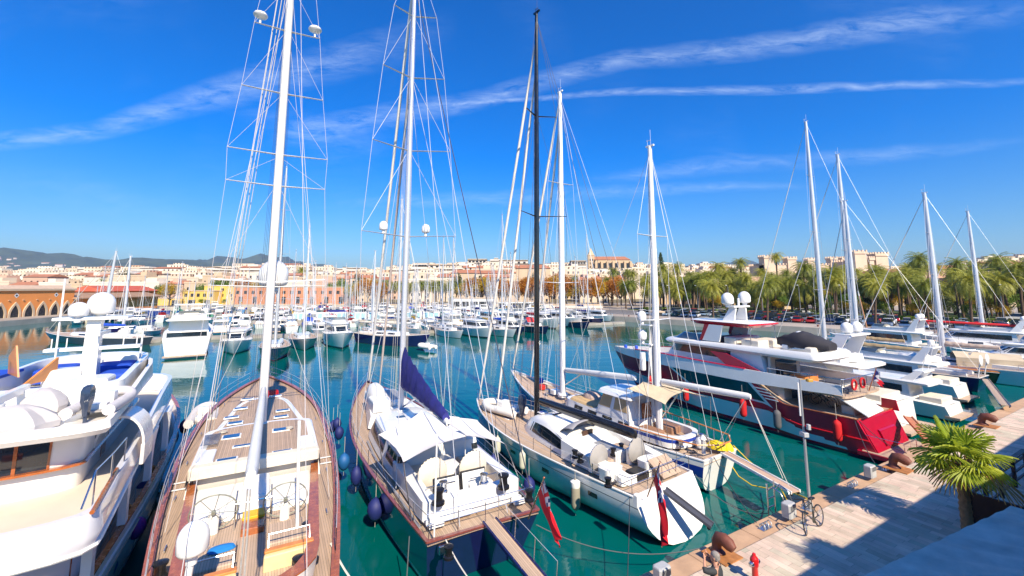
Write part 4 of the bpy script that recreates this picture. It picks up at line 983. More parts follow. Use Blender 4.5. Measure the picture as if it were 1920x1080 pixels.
m = MB(); m.mat(1).loft([ringz(plan(-2.2, .2, 2.5, 2.5, .5, .1), .28), ringz(plan(-2.2, .2, 2.5, 2.5, .5, .1), .48)], True, True).mat(0).loft([ringz(plan(-2.1, .0, 2.4, 2.4, .5, .1), .485), ringz(plan(-2.1, .0, 2.4, 2.4, .5, .1), .505)], True, True); m.build('swim_platform', [teak2, redh], th)
m = MB()
for y in (-2.2, -1.4, -.6, .6, 1.4, 2.2): m.tube((-2.0, y, .5), (-2.0, y, 1.4), .02, n=5)
m.path([(-.3, 2.3, 1.4), (-2.0, 2.2, 1.4), (-2.0, .6, 1.4)], .018, n=5); m.path([(-2.0, -.6, 1.4), (-2.0, -2.2, 1.4), (-.3, -2.3, 1.4)], .018, n=5); m.build('platform_rail', chrome, th)
m = MB()
for sd in (1, -1): m.path([b.edge(i/16*.19, sd, .05, .03) for i in range(17)], .04, n=6)
m.tube(b.edge(0, 1, .05, .03), b.edge(0, -1, .05, .03), .04, n=6); m.build('cap_rail', varnish, th)
for sd in (1, -1):
    m = MB(); m.slab([(-.35, sd*2.3, 2.1), (.55, sd*2.3, 2.1), (.5, sd*2.25, 2.75), (-.25, sd*2.25, 2.75)], (0, sd, 0), .08) if sd < 0 else None
    if m.v: m.build('stern_gate', burg, th)
# red vertical rub strip along the burgundy/white line and red strake
m = MB()
for sd in (1, -1): m.path([(lambda p_: (p_[0], p_[1]+.02*sd, p_[2]))(b.pt(i/30*.985, .5, sd)) for i in range(31)], .05, n=6)
m.build('rubbing_strake', M('red_strake', (.55, .006, .012), .3), th)
# big hull window with white frame
for sd in (1, -1):
    for nm, off, mt_, pts_ in (('window_frame', .012, white, ((13.35, .99), (12.1, .655), (5.3, .59), (6.1, 1.0))), ('hull_window', .03, tealglass, ((12.95, .985), (11.9, .70), (5.75, .635), (6.35, .985)))):
        m = MB(); vs = []; K = 20
        for i in range(K+1):
            u = i/K; xt = lerp(pts_[0][0], pts_[3][0], u); xb = lerp(pts_[1][0], pts_[2][0], u); kt = lerp(pts_[0][1], pts_[3][1], u); kb = lerp(pts_[1][1], pts_[2][1], u)
            pa_, pb_ = b.pt(b.tx(xt), kt, sd), b.pt(b.tx(xb), kb, sd)
            vs += [[(pb_[0], pb_[1]-sd*.02, pb_[2]), (pb_[0], pb_[1]+sd*off, pb_[2]), (pa_[0], pa_[1]+sd*off, pa_[2]), (pa_[0], pa_[1]-sd*.02, pa_[2])]]
        m.loft(vs, True, True); m.build(nm, mt_, th)
    # louvres aft
    for k in range(4):
        x0 = 5.0-.22*k; z = 2.95-.2*k; m = MB(); y = sd*(b.hb(b.tx(x0))+.01)
        m.slab([(x0+1.0-.05*k, y, z), (x0, y, z-.02), (x0-.05, y, z-.08), (x0+.95-.05*k, y, z-.06)], (0, sd, 0), .03); m.build('louvre', white, th)
# white bulwark belt
def belt(x0, x1, z0, z1, out0, out1, nm, mt_, K=30, name=None):
    for sd in (1, -1):
        m = MB(); rg = []
        for i in range(K+1):
            x = lerp(x0, x1, i/K); t = b.tx(x); y = b.hb(t); za, zb_ = z0(x), z1(x)
            rg.append([(x, sd*(y+out0), za), (x, sd*(y+out1), zb_), (x, sd*max(0, y+out1-.12), zb_), (x, sd*max(0, y+out0-.12), za)])
        m.loft(rg, True, True); m.build(nm, mt_, th, smooth=40)
zb1 = lambda x: lerp(3.98, 4.12, min(1, x/14)) if x < 15 else lerp(4.12, 3.62, (x-15)/7.7)
belt(.6, 22.7, lambda x: 3.18 if x > 5.5 else lerp(3.45, 3.18, x/5.5), zb1, .03, -.03, 'bulwark', white, 40)
belt(6.5, 18, lambda x: zb1(x)+.0, lambda x: zb1(x)+.07, -.0, -.03, 'bulwark_stripe', burg, 24)
m = MB(); m.loft([[(x, y, 3.22) for x, y in plan(.4, 22.0, 2.45, .5, .5, 4)], [(x, y, 3.34) for x, y in plan(.4, 22.0, 2.45, .5, .5, 4)]], True, True); m.build('upper_deck', teak2, th)
m = MB(); m.loft([ringz(plan(15, 22.2, 1.9, .5, .3, 2), 3.3), ringz(plan(15.2, 21.6, 1.5, .35, .3, 2), 3.62)], True, True); m.build('foredeck_moulding', white, th, smooth=40)
m = MB(); m.lathe([(.15, 0), (.18, .2), (.1, .35)], (20.8, .3, 3.62), 10); m.lathe([(.15, 0), (.18, .2), (.1, .35)], (20.0, -.4, 3.62), 10); m.build('windlass', bluecan, th)
# aft cockpit bulkhead (main deck)
m = MB(); m.rbox(4.2, -2.1, 2.15, 5.4, 2.1, 3.22, .05); m.mat(1).box(4.17, -1.2, 2.2, 4.2, 1.2, 3.1); m.build('saloon_bulkhead', [cream, tealglass], th)
m = MB(); m.rbox(.5, -1.5, 2.15, 1.2, 1.5, 2.65, .08); m.build('aft_bench', cream, th)
# bicycle wheels stored on aft deck
for y in (.9, .55):
    m = MB(); m.path([(2.0+.33*cos(a)+(.9 if y < .9 else 0)*0, y, 2.52+.33*sin(a)) for a in [2*pi*i/16 for i in range(17)]], .02, n=5)
    m.path([(3.0+.33*cos(a), y, 2.52+.33*sin(a)) for a in [2*pi*i/16 for i in range(17)]], .02, n=5); m.tube((2.0, y, 2.52), (2.5, y, 2.95), .02); m.tube((2.5, y, 2.95), (3.0, y, 2.52), .02); m.tube((2.35, y, 2.5), (2.9, y, 3.0), .02)
    o = m.build('stored_bicycle', black, None); o.parent = None; o.location = (b.S[0], b.S[1], 0); o.rotation_euler = (0, 0, b.rz)
    tag(o, 'black bicycle stowed on the aft deck of the burgundy yacht' + (', outer one' if y == .9 else ', inner one'), 'bicycle', 'bicycles on the yacht')
# aft wing of the upper deck, sloping down as a big white panel
m = MB(); m.slab([(1.6, 2.3, 3.55), (1.9, -.6, 3.55), (-.2, -.6, 2.35), (-.4, 2.0, 2.35)], (.35, 0, .9), .1); m.build('stern_wing', white, th)
# upper saloon
s0 = ringz(plan(5.2, 15.6, 2.15, 1.55, .2, 1.8), 3.3); s1 = ringz(plan(5.6, 14.2, 2.0, 1.45, .2, 1.3), 5.12)
sal = cabin(th, 'upper_saloon', [s0, s1], white); winrow(sal, s0, s1, both([(7.6, 14.6)])+[(15.2, NR-15.2)], .62, .97, tealglass, 'saloon_window')
for k in range(5):
    m = MB()
for sd in (1, -1):
    m = MB(); y = sd*2.3; m.slab([(9.5, y*.97, 4.9), (8.2, y*.97, 4.9), (5.4, y*1.02, 3.95), (8.0, y*1.02, 3.98)], (0, sd, 0), .09); m.build('red_buttress', redh, sal)
m = MB(); m.rbox(5.1, -1.9, 3.3, 5.3, 1.9, 5.0, .03); m.mat(1).box(5.06, -1.3, 3.4, 5.1, 1.3, 4.8); m.build('saloon_door', [cream, tealglass], sal)
# roof / flybridge deck
m = MB(); r_ = [ringz(plan(1.9, 14.9, 2.3, 1.75, .5, 1.6), 5.08), ringz(plan(1.7, 15.1, 2.42, 1.85, .5, 1.7), 5.25), ringz(plan(1.8, 14.9, 2.36, 1.8, .5, 1.7), lambda x: 5.55-.01*x), ringz(plan(2.0, 14.5, 2.2, 1.65, .5, 1.6), lambda x: 5.72-.016*x), ringz(plan(2.3, 14.0, 1.9, 1.4, .4, 1.4), 5.5)]
m.loft(r_, True, True); rf = m.build('flybridge_deck', white, th, smooth=40)
m = MB(); m.loft([ringz(plan(9.3, 14.2, 1.9, 1.3, .2, 1.3), 5.5), ringz(plan(9.3, 13.2, 1.75, 1.2, .2, 1.0), 6.05)], True, True); fs_ = m.build('flybridge_screen', M('smoke_screen', (.16, .19, .2), .1, coat=.4), rf, smooth=40)
for (x0, x1, y0, y1, h_) in ((6.0, 7.4, -1.6, -.3, .45), (6.0, 7.4, .3, 1.6, .5), (7.8, 8.8, -1.6, 1.6, .55), (2.5, 3.0, -1.6, 1.6, .4)):
    m = MB(); m.rbox(x0, y0, 5.5, x1, y1, 5.5+h_, .08); m.build('flybridge_seat', cream, rf)
# hardtop
m = MB(); pl0 = plan(6.3, 12.4, 1.95, 1.5, .3, 1.2); m.mat(0).loft([ringz(plan(6.6, 12.0, 1.7, 1.3, .3, 1.1), 6.86), ringz(pl0, 7.05), ringz(plan(6.3, 12.4, 1.95, 1.5, .3, 1.2), 7.16)], True, True).mat(1).loft([ringz(plan(6.4, 12.3, 1.9, 1.45, .3, 1.2), 7.161), ringz(plan(6.6, 12.0, 1.7, 1.3, .3, 1.1), 7.24)], True, True)
ht = m.build('hardtop', [M('hardtop_red', (.55, .012, .03), .2, coat=.5), white], th, smooth=30)
for sd in (1, -1):
    m = MB(); y = sd*1.75; m.slab([(10.5, y, 5.62), (9.0, y, 5.62), (8.7, y*.95, 6.9), (9.9, y*.95, 6.9)], (0, sd, 0), .12); o = m.build('hardtop_support', white, ht)
    m = MB(); m.slab([(10.75, y, 5.62), (10.5, y, 5.62), (9.9, y*.95, 6.9), (10.3, y*.95, 6.9)], (0, sd, 0), .14); m.build('support_edge', redh, o)
    m = MB()
    m.tube((6.6, sd*1.6, 5.6), (6.6, sd*1.6, 6.95), .03, n=6); m.build('hardtop_post', chrome, ht)
m = MB()
for sd in (1, -1): m.slab([(9.3, sd*.75, 7.2), (8.3, sd*.75, 7.2), (8.2, sd*.55, 8.35), (8.7, sd*.55, 8.35)], (0, sd, 0), .14)
m.rbox(8.1, -1.05, 8.3, 8.8, 1.05, 8.42, .03); m.tube((8.4, 0, 8.3), (8.4, 0, 9.0), .08, n=8); ra = m.build('radar_arch', white, th)
dome(th, 8.7, .95, 8.5, .46, .95); dome(th, 8.3, -.65, 8.6, .46, .95)
dome(th, 4.6, -1.2, 5.85, .42, .85)
# tender under black cover
tb = b.side(1475, 655, 0.3)
m = MB(); rings = []
for i in range(13):
    t = i/12; w_ = .95*sin(pi*min(1, .12+t*.95))**.5; h_ = .25+.62*max(0, 1-abs(t-.5)*2.1)**.8+.05*sin(i*2.6)
    x = 1.9+3.6*t; rings.append([(x, .2+w_*cos(a), 5.98+(-.25 if sin(a) < -.1 else 0)+h_*max(0, sin(a))**.7) for a in [2*pi*k/12 for k in range(12)]])
m.loft(rings, True, True); o = m.build('covered_tender', M('black_cover', (.03, .028, .035), .8, var=.3, bump=.6, bscale=5), None, smooth=60)
o.location = (b.S[0], b.S[1], 0); o.rotation_euler = (0, 0, b.rz); tag(o, 'tender under a black cover on top of the burgundy motor yacht', 'tender')
m = MB(); m.rbox(2.6, -.5, 5.6, 3.0, .9, 5.85, .03); m.rbox(4.4, -.5, 5.6, 4.8, .9, 5.85, .03); m.build('tender_cradle', white2, rf)
# upper aft deck furniture and rails
m = MB(); m.rbox(1.2, -1.0, 3.34, 2.6, 1.2, 3.75, .05); m.mat(1).rbox(1.3, -.9, 3.75, 2.5, 1.1, 3.85, .04); m.build('sun_lounge', [cream, M('dark_cushion', (.06, .065, .09), .8)], th)
m = MB(); m.rbox(3.4, -.8, 3.34, 4.4, .9, 3.9, .04); m.build('deck_table', orangew, th)
m = MB()
for i in range(12):
    p_ = [(lerp(5.0, .6, i/5), 2.5) if i < 6 else (.5, lerp(2.4, -2.4, (i-6)/5))][0]; m.tube((p_[0], p_[1], 3.4), (p_[0], p_[1], 4.35), .02, n=5)
m.path([(5.0, 2.5, 4.35), (.6, 2.5, 4.35), (.5, 2.4, 4.35), (.5, -2.4, 4.35), (.6, -2.5, 4.35), (5.0, -2.5, 4.35)], .025, n=6)
m.path([(5.0, 2.5, 3.9), (.6, 2.5, 3.9), (.5, 2.4, 3.9), (.5, -2.4, 3.9), (.6, -2.5, 3.9), (5.0, -2.5, 3.9)], .012, n=5); m.build('deck_rail', chrome, th)
m = MB(); m.rbox(.9, .3, 3.36, 2.6, 1.3, 3.62, .1); m.build('inflatable_board', M('dark_blue_bag', (.02, .03, .06), .7), th)
for y in (1.3, .2):
    m = MB(); m.path([(.45, y+.28*cos(a), 3.95+.28*sin(a)) for a in [2*pi*i/16 for i in range(17)]], .06, n=6); m.build('life_ring', redfend, th, smooth=60)
m = MB(); m.rbox(3.6, 1.5, 3.34, 4.4, 2.3, 3.9, .05); m.build('deck_locker', white, th)
fb = b.wld((.2, .1, 3.5)); ensign_flag('small blue and red flag on the after rail of the burgundy motor yacht', fb, (fb[0]+.25, fb[1]-.4, 4.9), (.25, -.15, -.75), .6, .9, seed=7, kinds='france')
b.stanchions(.5, .93, 10, .5, .1, base=.55, lines=(1,), pulpit=False)
for i, x in enumerate((15.4, 11.4, 6.6, .9)):
    t = b.tx(x); p_ = b.wld((x, b.hb(t)+.28, 1.95)); fender('red cylinder fender on the burgundy yacht, ' + ('nearest its bow', 'second from its bow', 'just forward of the grey one', 'beside its stern')[i], *p_, r=.23, h=1.15, mt=redfend, top=1.0, group='red fenders on the burgundy yacht', tilt=.0)
t = b.tx(4.3); p_ = b.wld((4.3, b.hb(t)+.28, 1.75)); fender('grey cylinder fender between the red fenders of the burgundy yacht', *p_, r=.23, h=1.15, mt=M('grey_fender', (.10, .10, .11), .7), top=1.0)
# gangway of the red yacht
gangway('gangway', 'narrow wooden gangway from the burgundy motor yacht towards the quay', b.wld((-.8, -2.2, 1.9)), P(1745, 828, 1.6), .4, orangew, orangew, rails=False)
# ---------------------------------------------------------------- white trawler yacht, bottom left
b = Boat(-12.5, 9.8, -24.9, 30.7, 'motor_yacht', 'large cream motor yacht with wooden rail, blue flybridge cushions and white radar mast', 'motor yacht'); A2 = b; th = b.t
crm = M('cream_gelcoat', (.80, .76, .70), .25, var=.06, scale=.6, coat=.3)
pearl = M('pearl_gelcoat', (.70, .70, .74), .16, var=.06, scale=.6, coat=.5)
b.hull(5.5, 2.3, 2.45, 3.3, [white, navyhull, antif], so=.5, bo=2.5, stern=.88, tm=.4, pw=2.9, bul=.75, rail=varnish, railw=.14, deck=teak2, wl=.85)
m = MB()
for sd in (1, -1): m.path([b.pt(i/24*.97, .8, sd) for i in range(25)], .05, n=5)
m.build('rubbing_strake', white, th)
a0 = ringz(plan(1.0, 17.6, 2.1, 1.6, .2, 1.2), 1.7); a1 = ringz(plan(1.0, 17.2, 2.1, 1.55, .2, 1.2), 4.3)
mc = cabin(th, 'main_cabin', [a0, a1], pearl); winrow(mc, a0, a1, both([(5.3, 6.3), (8.1, 9.1), (11.2, 12.2)]), .5, .85)
for ua in (4.3, 7.1, 10.2, 13.0): winrow(mc, a0, a1, both([(ua, ua+.6)]), .05, .84, varnish, 'wooden_door')
# upper deck with side bulwark swept along the edge
up = plan(-1.6, 16.2, 2.95, 2.1, .8, 2.4)
m = MB(); m.loft([ringz(up, 4.2), ringz(up, 4.33)], True, True); ud = m.build('upper_deck', crm, th, smooth=30)
m = MB(); m.loft([ringz(plan(-1.3, 15.8, 2.7, 1.9, .7, 2.2), 4.331), ringz(plan(-1.3, 15.8, 2.7, 1.9, .7, 2.2), 4.35)], True, True); m.build('upper_deck_planks', M('cream_deck', (.66, .56, .44), .6, var=.08), ud)
m = MB(); upo, upi = plan(-1.7, 16.3, 3.02, 2.12, .8, 2.4), plan(-1.55, 16.1, 2.86, 1.98, .8, 2.3)
hz = lambda x: 4.95+.25*min(1, max(0, (x-6)/5))
m.loft([ringz(upo, 4.2), ringz(plan(-1.8, 16.4, 3.12, 2.2, .8, 2.4), 4.5), ringz(upo, hz), ringz(upi, hz), ringz(upi, 4.35)], True, False); m.build('upper_bulwark', pearl, ud, smooth=50)
m = MB()
for z_, o_ in ((4.2, 3.06),): m.path([(x, y, z_) for x, y in plan(-1.7, 16.3, o_, 2.14, .8, 2.4)[0:NP]], .05, n=6); m.path([(x, -y, z_) for x, y in plan(-1.7, 16.3, o_, 2.14, .8, 2.4)[0:NP]], .05, n=6)
m.build('deck_edge_rail', white, ud)
m = MB(); m.path([(lerp(-1.5, 1.2, i/8), 2.95*-1+.02*i, 5.0) for i in range(9)], .05, n=6); m.path([(lerp(-1.5, 1.2, i/8), 2.95-.02*i, 5.0) for i in range(9)], .05, n=6); m.build('wooden_rail', varnish, ud)
for sd in (1, -1):
    for x in (0.6, 4.0, 7.6, 11.2):
        m = MB(); y = sd*2.52; w0, w1 = .25, .7
        rg = [[(x-w_*.35, y-sd*.1, z), (x+w_, y-sd*.1, z), (x+w_, y+sd*.1, z), (x-w_*.35, y+sd*.1, z)] for z, w_ in ((2.45, .30), (3.0, .22), (3.6, .32), (4.0, .62), (4.2, 1.0))]
        m.loft(rg, True, True); m.build('deck_support', white, th, smooth=50)
# upper deckhouse (cream) with dark openings and hooped side door
u0 = ringz(plan(2.0, 11.5, 1.8, 1.5, .5, 1.8, pa=2.4), 4.35); u1 = ringz(plan(1.9, 10.9, 1.9, 1.45, .5, 1.6, pa=2.4), 6.0)
uc = cabin(th, 'upper_deckhouse', [u0, u1], crm, 50)
winrow(uc, u0, u1, both([(.15, 2.3), (6.1, 7.2), (8.2, 9.2), (10.4, 12.4)])+[(15.2, NR-15.2)], .42, .86, glass)
winrow(uc, u0, u1, [(7.25, 7.9), (NR-7.9, NR-7.25)], .05, .86, varnish, 'wooden_door')
for ua in (.1, .9, 2.3, NR-.95, NR-2.35):
    m = MB(); patch(m, u0, u1, ua, ua+.12, .42, .88, off=.03); m.build('window_post', varnish, uc)
m = MB(); rg0, rg1 = ringz(plan(1.75, 11.6, 1.95, 1.62, .5, 1.8, pa=2.4), 5.0), ringz(plan(1.8, 11.5, 1.9, 1.6, .5, 1.8, pa=2.4), 5.04); m.loft([rg0, rg1], True, True); m.build('cabin_ledge', varnish, uc)
m = MB(); rg = []
for i in range(13):
    a = pi*i/12; rg.append([(3.4+x_, -1.75-.62+.62*cos(a)*1.0, 4.95+.95*sin(a)) for x_ in (0, 1.3)]+[(3.4+x_, -1.75-.62+.56*cos(a), 4.95+.88*sin(a)) for x_ in (1.3, 0)])
m.loft(rg, True, True); hp = m.build('hooped_porch', crm, uc, smooth=60)
m = MB(); m.rbox(3.4, -3.0, 4.35, 4.7, -2.9, 4.96, .02); m.build('porch_side', crm, hp)
# boat deck above
bd_ = plan(1.0, 11.6, 2.5, 1.95, .5, 2.4)
m = MB(); m.loft([ringz(bd_, 5.98), ringz(plan(.9, 11.7, 2.6, 2.02, .5, 2.4), 6.12), ringz(plan(1.0, 11.6, 2.55, 1.98, .5, 2.4), lambda x: 6.3+.06*max(0, x-3)), ringz(plan(1.15, 11.4, 2.4, 1.86, .5, 2.3), lambda x: 6.3+.06*max(0, x-3)), ringz(plan(1.15, 11.4, 2.38, 1.84, .5, 2.3), 6.13)], True, True); bdk = m.build('boat_deck', crm, th, smooth=40)
# flybridge forward
fy = plan(4.6, 11.8, 2.05, 1.7, .8, 1.6); fyi = plan(4.8, 11.5, 1.85, 1.55, .7, 1.5)
m = MB(); m.loft([ringz(fy, 6.15), ringz(fy, lambda x: 6.75+.03*(x-5)), ringz(fyi, lambda x: 6.75+.03*(x-5)), ringz(fyi, 6.2)], True, False); m.build('flybridge_bulwark', white, bdk, smooth=50)
m = MB(); m.slab([(4.8, 1.8, 6.75), (4.8, 2.3, 6.75), (8.5, 2.2, 6.8), (8.5, 1.5, 6.8)], (0, 0, 1), .1); m.rbox(8.9, -1.45, 6.2, 10.4, -.2, 6.72, .1); m.rbox(7.3, -1.7, 6.2, 8.7, -.7, 6.62, .1); m.rbox(9.0, .4, 6.2, 10.6, 1.45, 6.72, .1); m.build('blue_cushion', bluecan, bdk)
m = MB(); m.rbox(5.2, -1.55, 6.15, 6.4, -.4, 6.8, .1); m.rbox(7.0, -.4, 6.15, 7.7, .6, 6.95, .08); m.build('flybridge_console', crm, bdk)
m = MB(); m.slab([(6.3, .9, 6.9), (7.4, 1.5, 6.9), (7.3, 1.5, 7.5), (6.8, 1.2, 7.9)], (0, 1, 0), .05); m.slab([(6.3, .8, 6.6), (7.4, .3, 6.6), (7.0, .2, 7.4)], (.3, 1, 0), .06); m.build('wooden_panel', orangew, bdk)
m = MB(); mh = 7.6
m.loft([[(x*k+mh, y*k2-.55, z) for x, y in ((-.45, -.22), (.5, -.16), (.6, 0), (.5, .16), (-.45, .22))] for z, k, k2 in ((6.15, 1.0, 1.2), (7.0, .8, 1), (8.2, .65, .9), (8.7, .6, .9))], True, True); ms_ = m.build('radar_mast', white, bdk, smooth=40)
m = MB(); m.rbox(mh-.5, -1.55, 8.68, mh+.5, .55, 8.78, .03); m.build('dome_platform', white, ms_)
m = MB(); m.rbox(mh-.25, -1.95, 7.55, mh+.2, .75, 7.66, .04); m.build('cross_arm', white, ms_)
m = MB()
for y in (-1.8, -1.4, .2, .6): m.tube((mh, y, 7.6), (mh, y, 8.0), .02, n=5)
m.box(mh-.7, -.85, 8.1, mh+.7, -.7, 8.22); m.build('antenna', white, ms_)
dome(th, mh+.1, -.62, 8.85, .42, .85); dome(th, mh-.4, -.12, 8.8, .29, .54)
m = MB(); m.tube((mh-.4, .35, 6.2), (mh-.4, .35, 10.2), .03, n=6); m.tube((10.2, -1.5, 6.7), (10.3, -1.5, 8.0), .035, n=6); m.tube((6.0, 1.5, 6.7), (6.0, 1.5, 8.2), .02, n=6); m.build('whip_antenna', white, bdk)
# tenders, covers and outboard on the boat deck
def place(o, b_): o.location = (b_.S[0], b_.S[1], 0); o.rotation_euler = (0, 0, b_.rz); return o
def covered(label, c, L_, w_, h_, rz, mt_, z, name='covered_tender', cat='tender', box=False):
    m = MB(); rings = []
    if box:
        rr = random.Random(int(L_*100)); nz0 = [rr.uniform(-.12, .12) for _ in range(16)]
        for k_, hh in ((1.0, 0), (1.03, .25), (.92, .5), (.62, .78), (.3, .95), (.04, 1.0)):
            rings.append([(L_*.5*k_*(1+nz0[j]*(.4+hh))*(abs(cos(2*pi*j/16))**.6)*(1 if cos(2*pi*j/16) > 0 else -1)+.12*hh, w_*k_*(1+nz0[(j+5) % 16]*(.4+hh))*(abs(sin(2*pi*j/16))**.6)*(1 if sin(2*pi*j/16) > 0 else -1), h_*hh*(1+nz0[(j+9) % 16]*.5*(1-hh))) for j in range(16)])
        m.loft(rings, True, True); o = m.build(name, mt_, None, smooth=22); o.location = (*c[:2], z); o.rotation_euler = (0, 0, rz); return tag(o, label, cat)
    for i in range(11):
        t = i/10; ww = w_*(sin(pi*min(1, .15+t*.85))**.4 if not box else (1 if 0 < i < 10 else .8)); hh = h_*(.55+.45*sin(pi*(t*.8+.15))); hh *= (1+.15*sin(i*2.3))
        rings.append([(L_*(t-.5), ww*cos(a)*(1+.06*sin(3*a+i)), (0 if sin(a) < 0 else hh*sin(a)**.6)) for a in [2*pi*k/14 for k in range(14)]])
    m.loft(rings, True, True); o = m.build(name, mt_, None, smooth=60); o.location = (*c[:2], z); o.rotation_euler = (0, 0, rz); return tag(o, label, cat)
lg = M('light_grey_cover', (.50, .47, .46), .75, var=.12, scale=1.5, bump=.6, bscale=4)
covered('tender under a pale grey cover beside the outboard motor on the cream yacht', P(82, 752, 6.4), 1.5, .5, .62, b.rz+.3, lg, 6.15, box=True)
covered('larger pale grey covered tender at the left edge of the cream yacht deck', P(35, 785, 6.4), 1.7, .55, .6, b.rz+1.0, lg, 6.15, box=True)
def tube_boat(label, c, L_, w_, r, rz, z, mt_, inner=None, motor=False, name='inflatable_dinghy', tilt=0):
    o = thing(name, label, 'dinghy', (*c[:2], z), rz)
    m = MB(); pts = [(-L_/2, w_/2, r)]+[(lerp(-L_/2, L_*.2, i/3), w_/2, r) for i in range(1, 4)]+[(L_*.2+L_*.3*sin(a), w_/2*cos(a), r+.12*sin(a)) for a in [pi*k/10 for k in range(1, 10)]]+[(lerp(L_*.2, -L_/2, i/3), -w_/2, r) for i in range(4)]
    m.path(pts, r, n=10); m.build('tube', mt_, o, smooth=60)
    m = MB(); m.slab([(-L_*.42, -w_/2, r*.5), (-L_*.42, w_/2, r*.5), (L_*.2, w_/2, r*.5), (L_*.38, 0, r*.5), (L_*.2, -w_/2, r*.5)], (0, 0, 1), .06); m.build('floor', inner or greyc, o)
    m = MB(); m.rbox(-L_*.1, -w_*.3, r*.6, L_*.05, w_*.3, r*2+.25, .04); m.rbox(-L_*.33, -w_*.3, r*.6, -L_*.2, w_*.3, r*1.8, .04); m.build('seat', white, o)
    if motor:
        m = MB(); m.loft([[(-L_/2-.1+x*k, y*k, z_) for x, y in ((-.28, -.14), (.12, -.17), (.2, 0), (.12, .17), (-.28, .14), (-.34, 0))] for z_, k in ((.1, .5), (.45, .7), (.7, 1), (1.1, 1.05), (1.25, .8), (1.3, .4))], True, True); m.mat(0).tube((-L_/2-.15, 0, .1), (-L_/2-.15, 0, -.35), .07, n=6); m.build('outboard_motor', M('outboard_grey', (.03, .045, .08), .25, coat=.5), o, smooth=40)
    return o
tc_ = A2.p(172, 772, 6.4); tc_ = A2.wld((tc_[0]+1.2, tc_[1], 0))
tube_boat('inflatable tender with dark outboard motor on the boat deck of the cream yacht', tc_, 3.4, 1.3, .22, b.rz-.08, 6.25, M('hypalon_grey', (.62, .58, .56), .6), motor=True).scale = (.7, .7, .7)
m = MB(); o = thing('deck_crane', 'white deck crane arm lying beside the tender of the cream yacht', 'crane', b.wld((3.2, .3, 6.15)), b.rz)
m = MB(); m.tube((0, 0, 0), (0, 0, .5), .18, n=10); m.build('base', white, o, smooth=50); m = MB(); m.rbox(-1.6, -.09, .5, 1.8, .09, .72, .03); m.build('arm', white, o)
bt = b.t
m = MB(); 
for (x, y) in ((-.6, -2.75), (.6, -2.8), (1.9, -2.8)): m.tube((x, y, 4.3), (x, y, 5.6), .02, n=5)
m.path([(-1.2, -2.7, 5.0), (-.6, -2.75, 5.6), (.6, -2.8, 5.6), (1.9, -2.8, 5.6)], .02, n=5); m.build('boarding_rail', chrome, ud)
m = MB(); m.path([(-.3, .2, 4.6), (-.3, -.4, 4.6)], .1, n=8); m.build('rope_reel', M('red_box', (.55, .03, .02), .6), ud)
for x in (2.2, 6.1, 9.9): e = b.edge(b.tx(x), -1, .35, -.75); m = MB(); m.lathe([(.1, 0), (.09, .2), (.13, .3), (.12, .5), (.04, .55)], e, 12); m.build('bollard', M('bronze', (.35, .2, .08), .3, metal=.8), th, smooth=40)
m = MB(); e = b.edge(.8, -1, .6, -.5); m.rbox(e[0]-.2, e[1]-.15, 2.3, e[0]+.2, e[1]+.2, 2.9, .06); m.build('winch_box', black, th)
# fenders between the boats ---------------------------------------
fb1 = M('fender_navy', (.012, .02, .13), .6, var=.2); fb2 = M('fender_blue', (.01, .10, .30), .55, var=.2); fpk = M('fender_pink', (.42, .03, .32), .55, var=.15)
fen = [(268, 925, 1.9, .32, .95, fb1, 'large navy ball fender between the cream yacht and the teak-decked yacht'), (249, 972, 1.6, .22, .75, fb2, 'slim light blue fender next to the pink one'), (255, 990, 1.7, .3, .72, fpk, 'pink ball fender hanging at the side of the teak-decked yacht'),
       (200, 1064, 1.4, .28, .8, fb2, 'blue ball fender at the lower left beside the wooden rail of the cream yacht'), (222, 990, 1.5, .25, .8, fb1, 'dark navy fender hanging under the rail of the cream yacht'), (297, 885, 1.6, .24, .85, fb2, 'blue fender below the cream yacht rail, above the navy ball'), (303, 850, 1.8, .28, .9, fb1, 'upper navy fender between cream yacht and teak-decked yacht'), (325, 820, 1.9, .26, .9, fb2, 'light blue fender nearest the bow of the cream yacht'), (345, 800, 1.9, .24, .8, fb1, 'small navy fender at the port shoulder of the teak-decked yacht'),
       (632, 795, 1.8, .26, .7, fb1, 'uppermost navy fender on the right side of the teak-decked yacht'), (624, 800, 1.6, .26, .7, fb1, 'navy fender tucked under the rail above the two others'), (636, 812, 1.6, .27, .75, fb1, 'middle navy fender on the right side of the teak-decked yacht'), (645, 866, 1.6, .30, .8, fb2, 'sky blue ball fender right of the teak-decked yacht'), (668, 893, 1.5, .26, .85, fb1, 'navy oval fender below the port rail of the dark blue yacht'), (704, 955, 1.3, .34, .85, fb1, 'large navy ball fender at the port side of the dark blue yacht'),
       (925, 868, 1.5, .24, .8, fb1, 'navy fender right of the white canopy on the dark blue yacht'), (992, 912, 1.5, .28, .8, fb1, 'navy fender by the starboard quarter of the dark blue yacht')]
for px, py, z, r, h, mt_, lab in fen:
    w_ = P(px, py, z-h/2); fender(lab, w_[0], w_[1], z, r, h, mt_, .8, sphere=True)
bc = M('beige_fender', (.30, .27, .20), .8, bump=.2); t = D2.tx(2.9)
p_ = D2.wld((2.75, D2.hb(t)+.27, 1.5)); o = fender('tall beige cylinder fender on the port side of the white sloop', *p_, r=.2, h=1.15, mt=bc, top=.4)
m = MB(); m.lathe([(.2, -.25), (.215, -.2), (.215, -.02), (.1, .05)], n=14); m.build('fender_cap', white2, o, smooth=40)
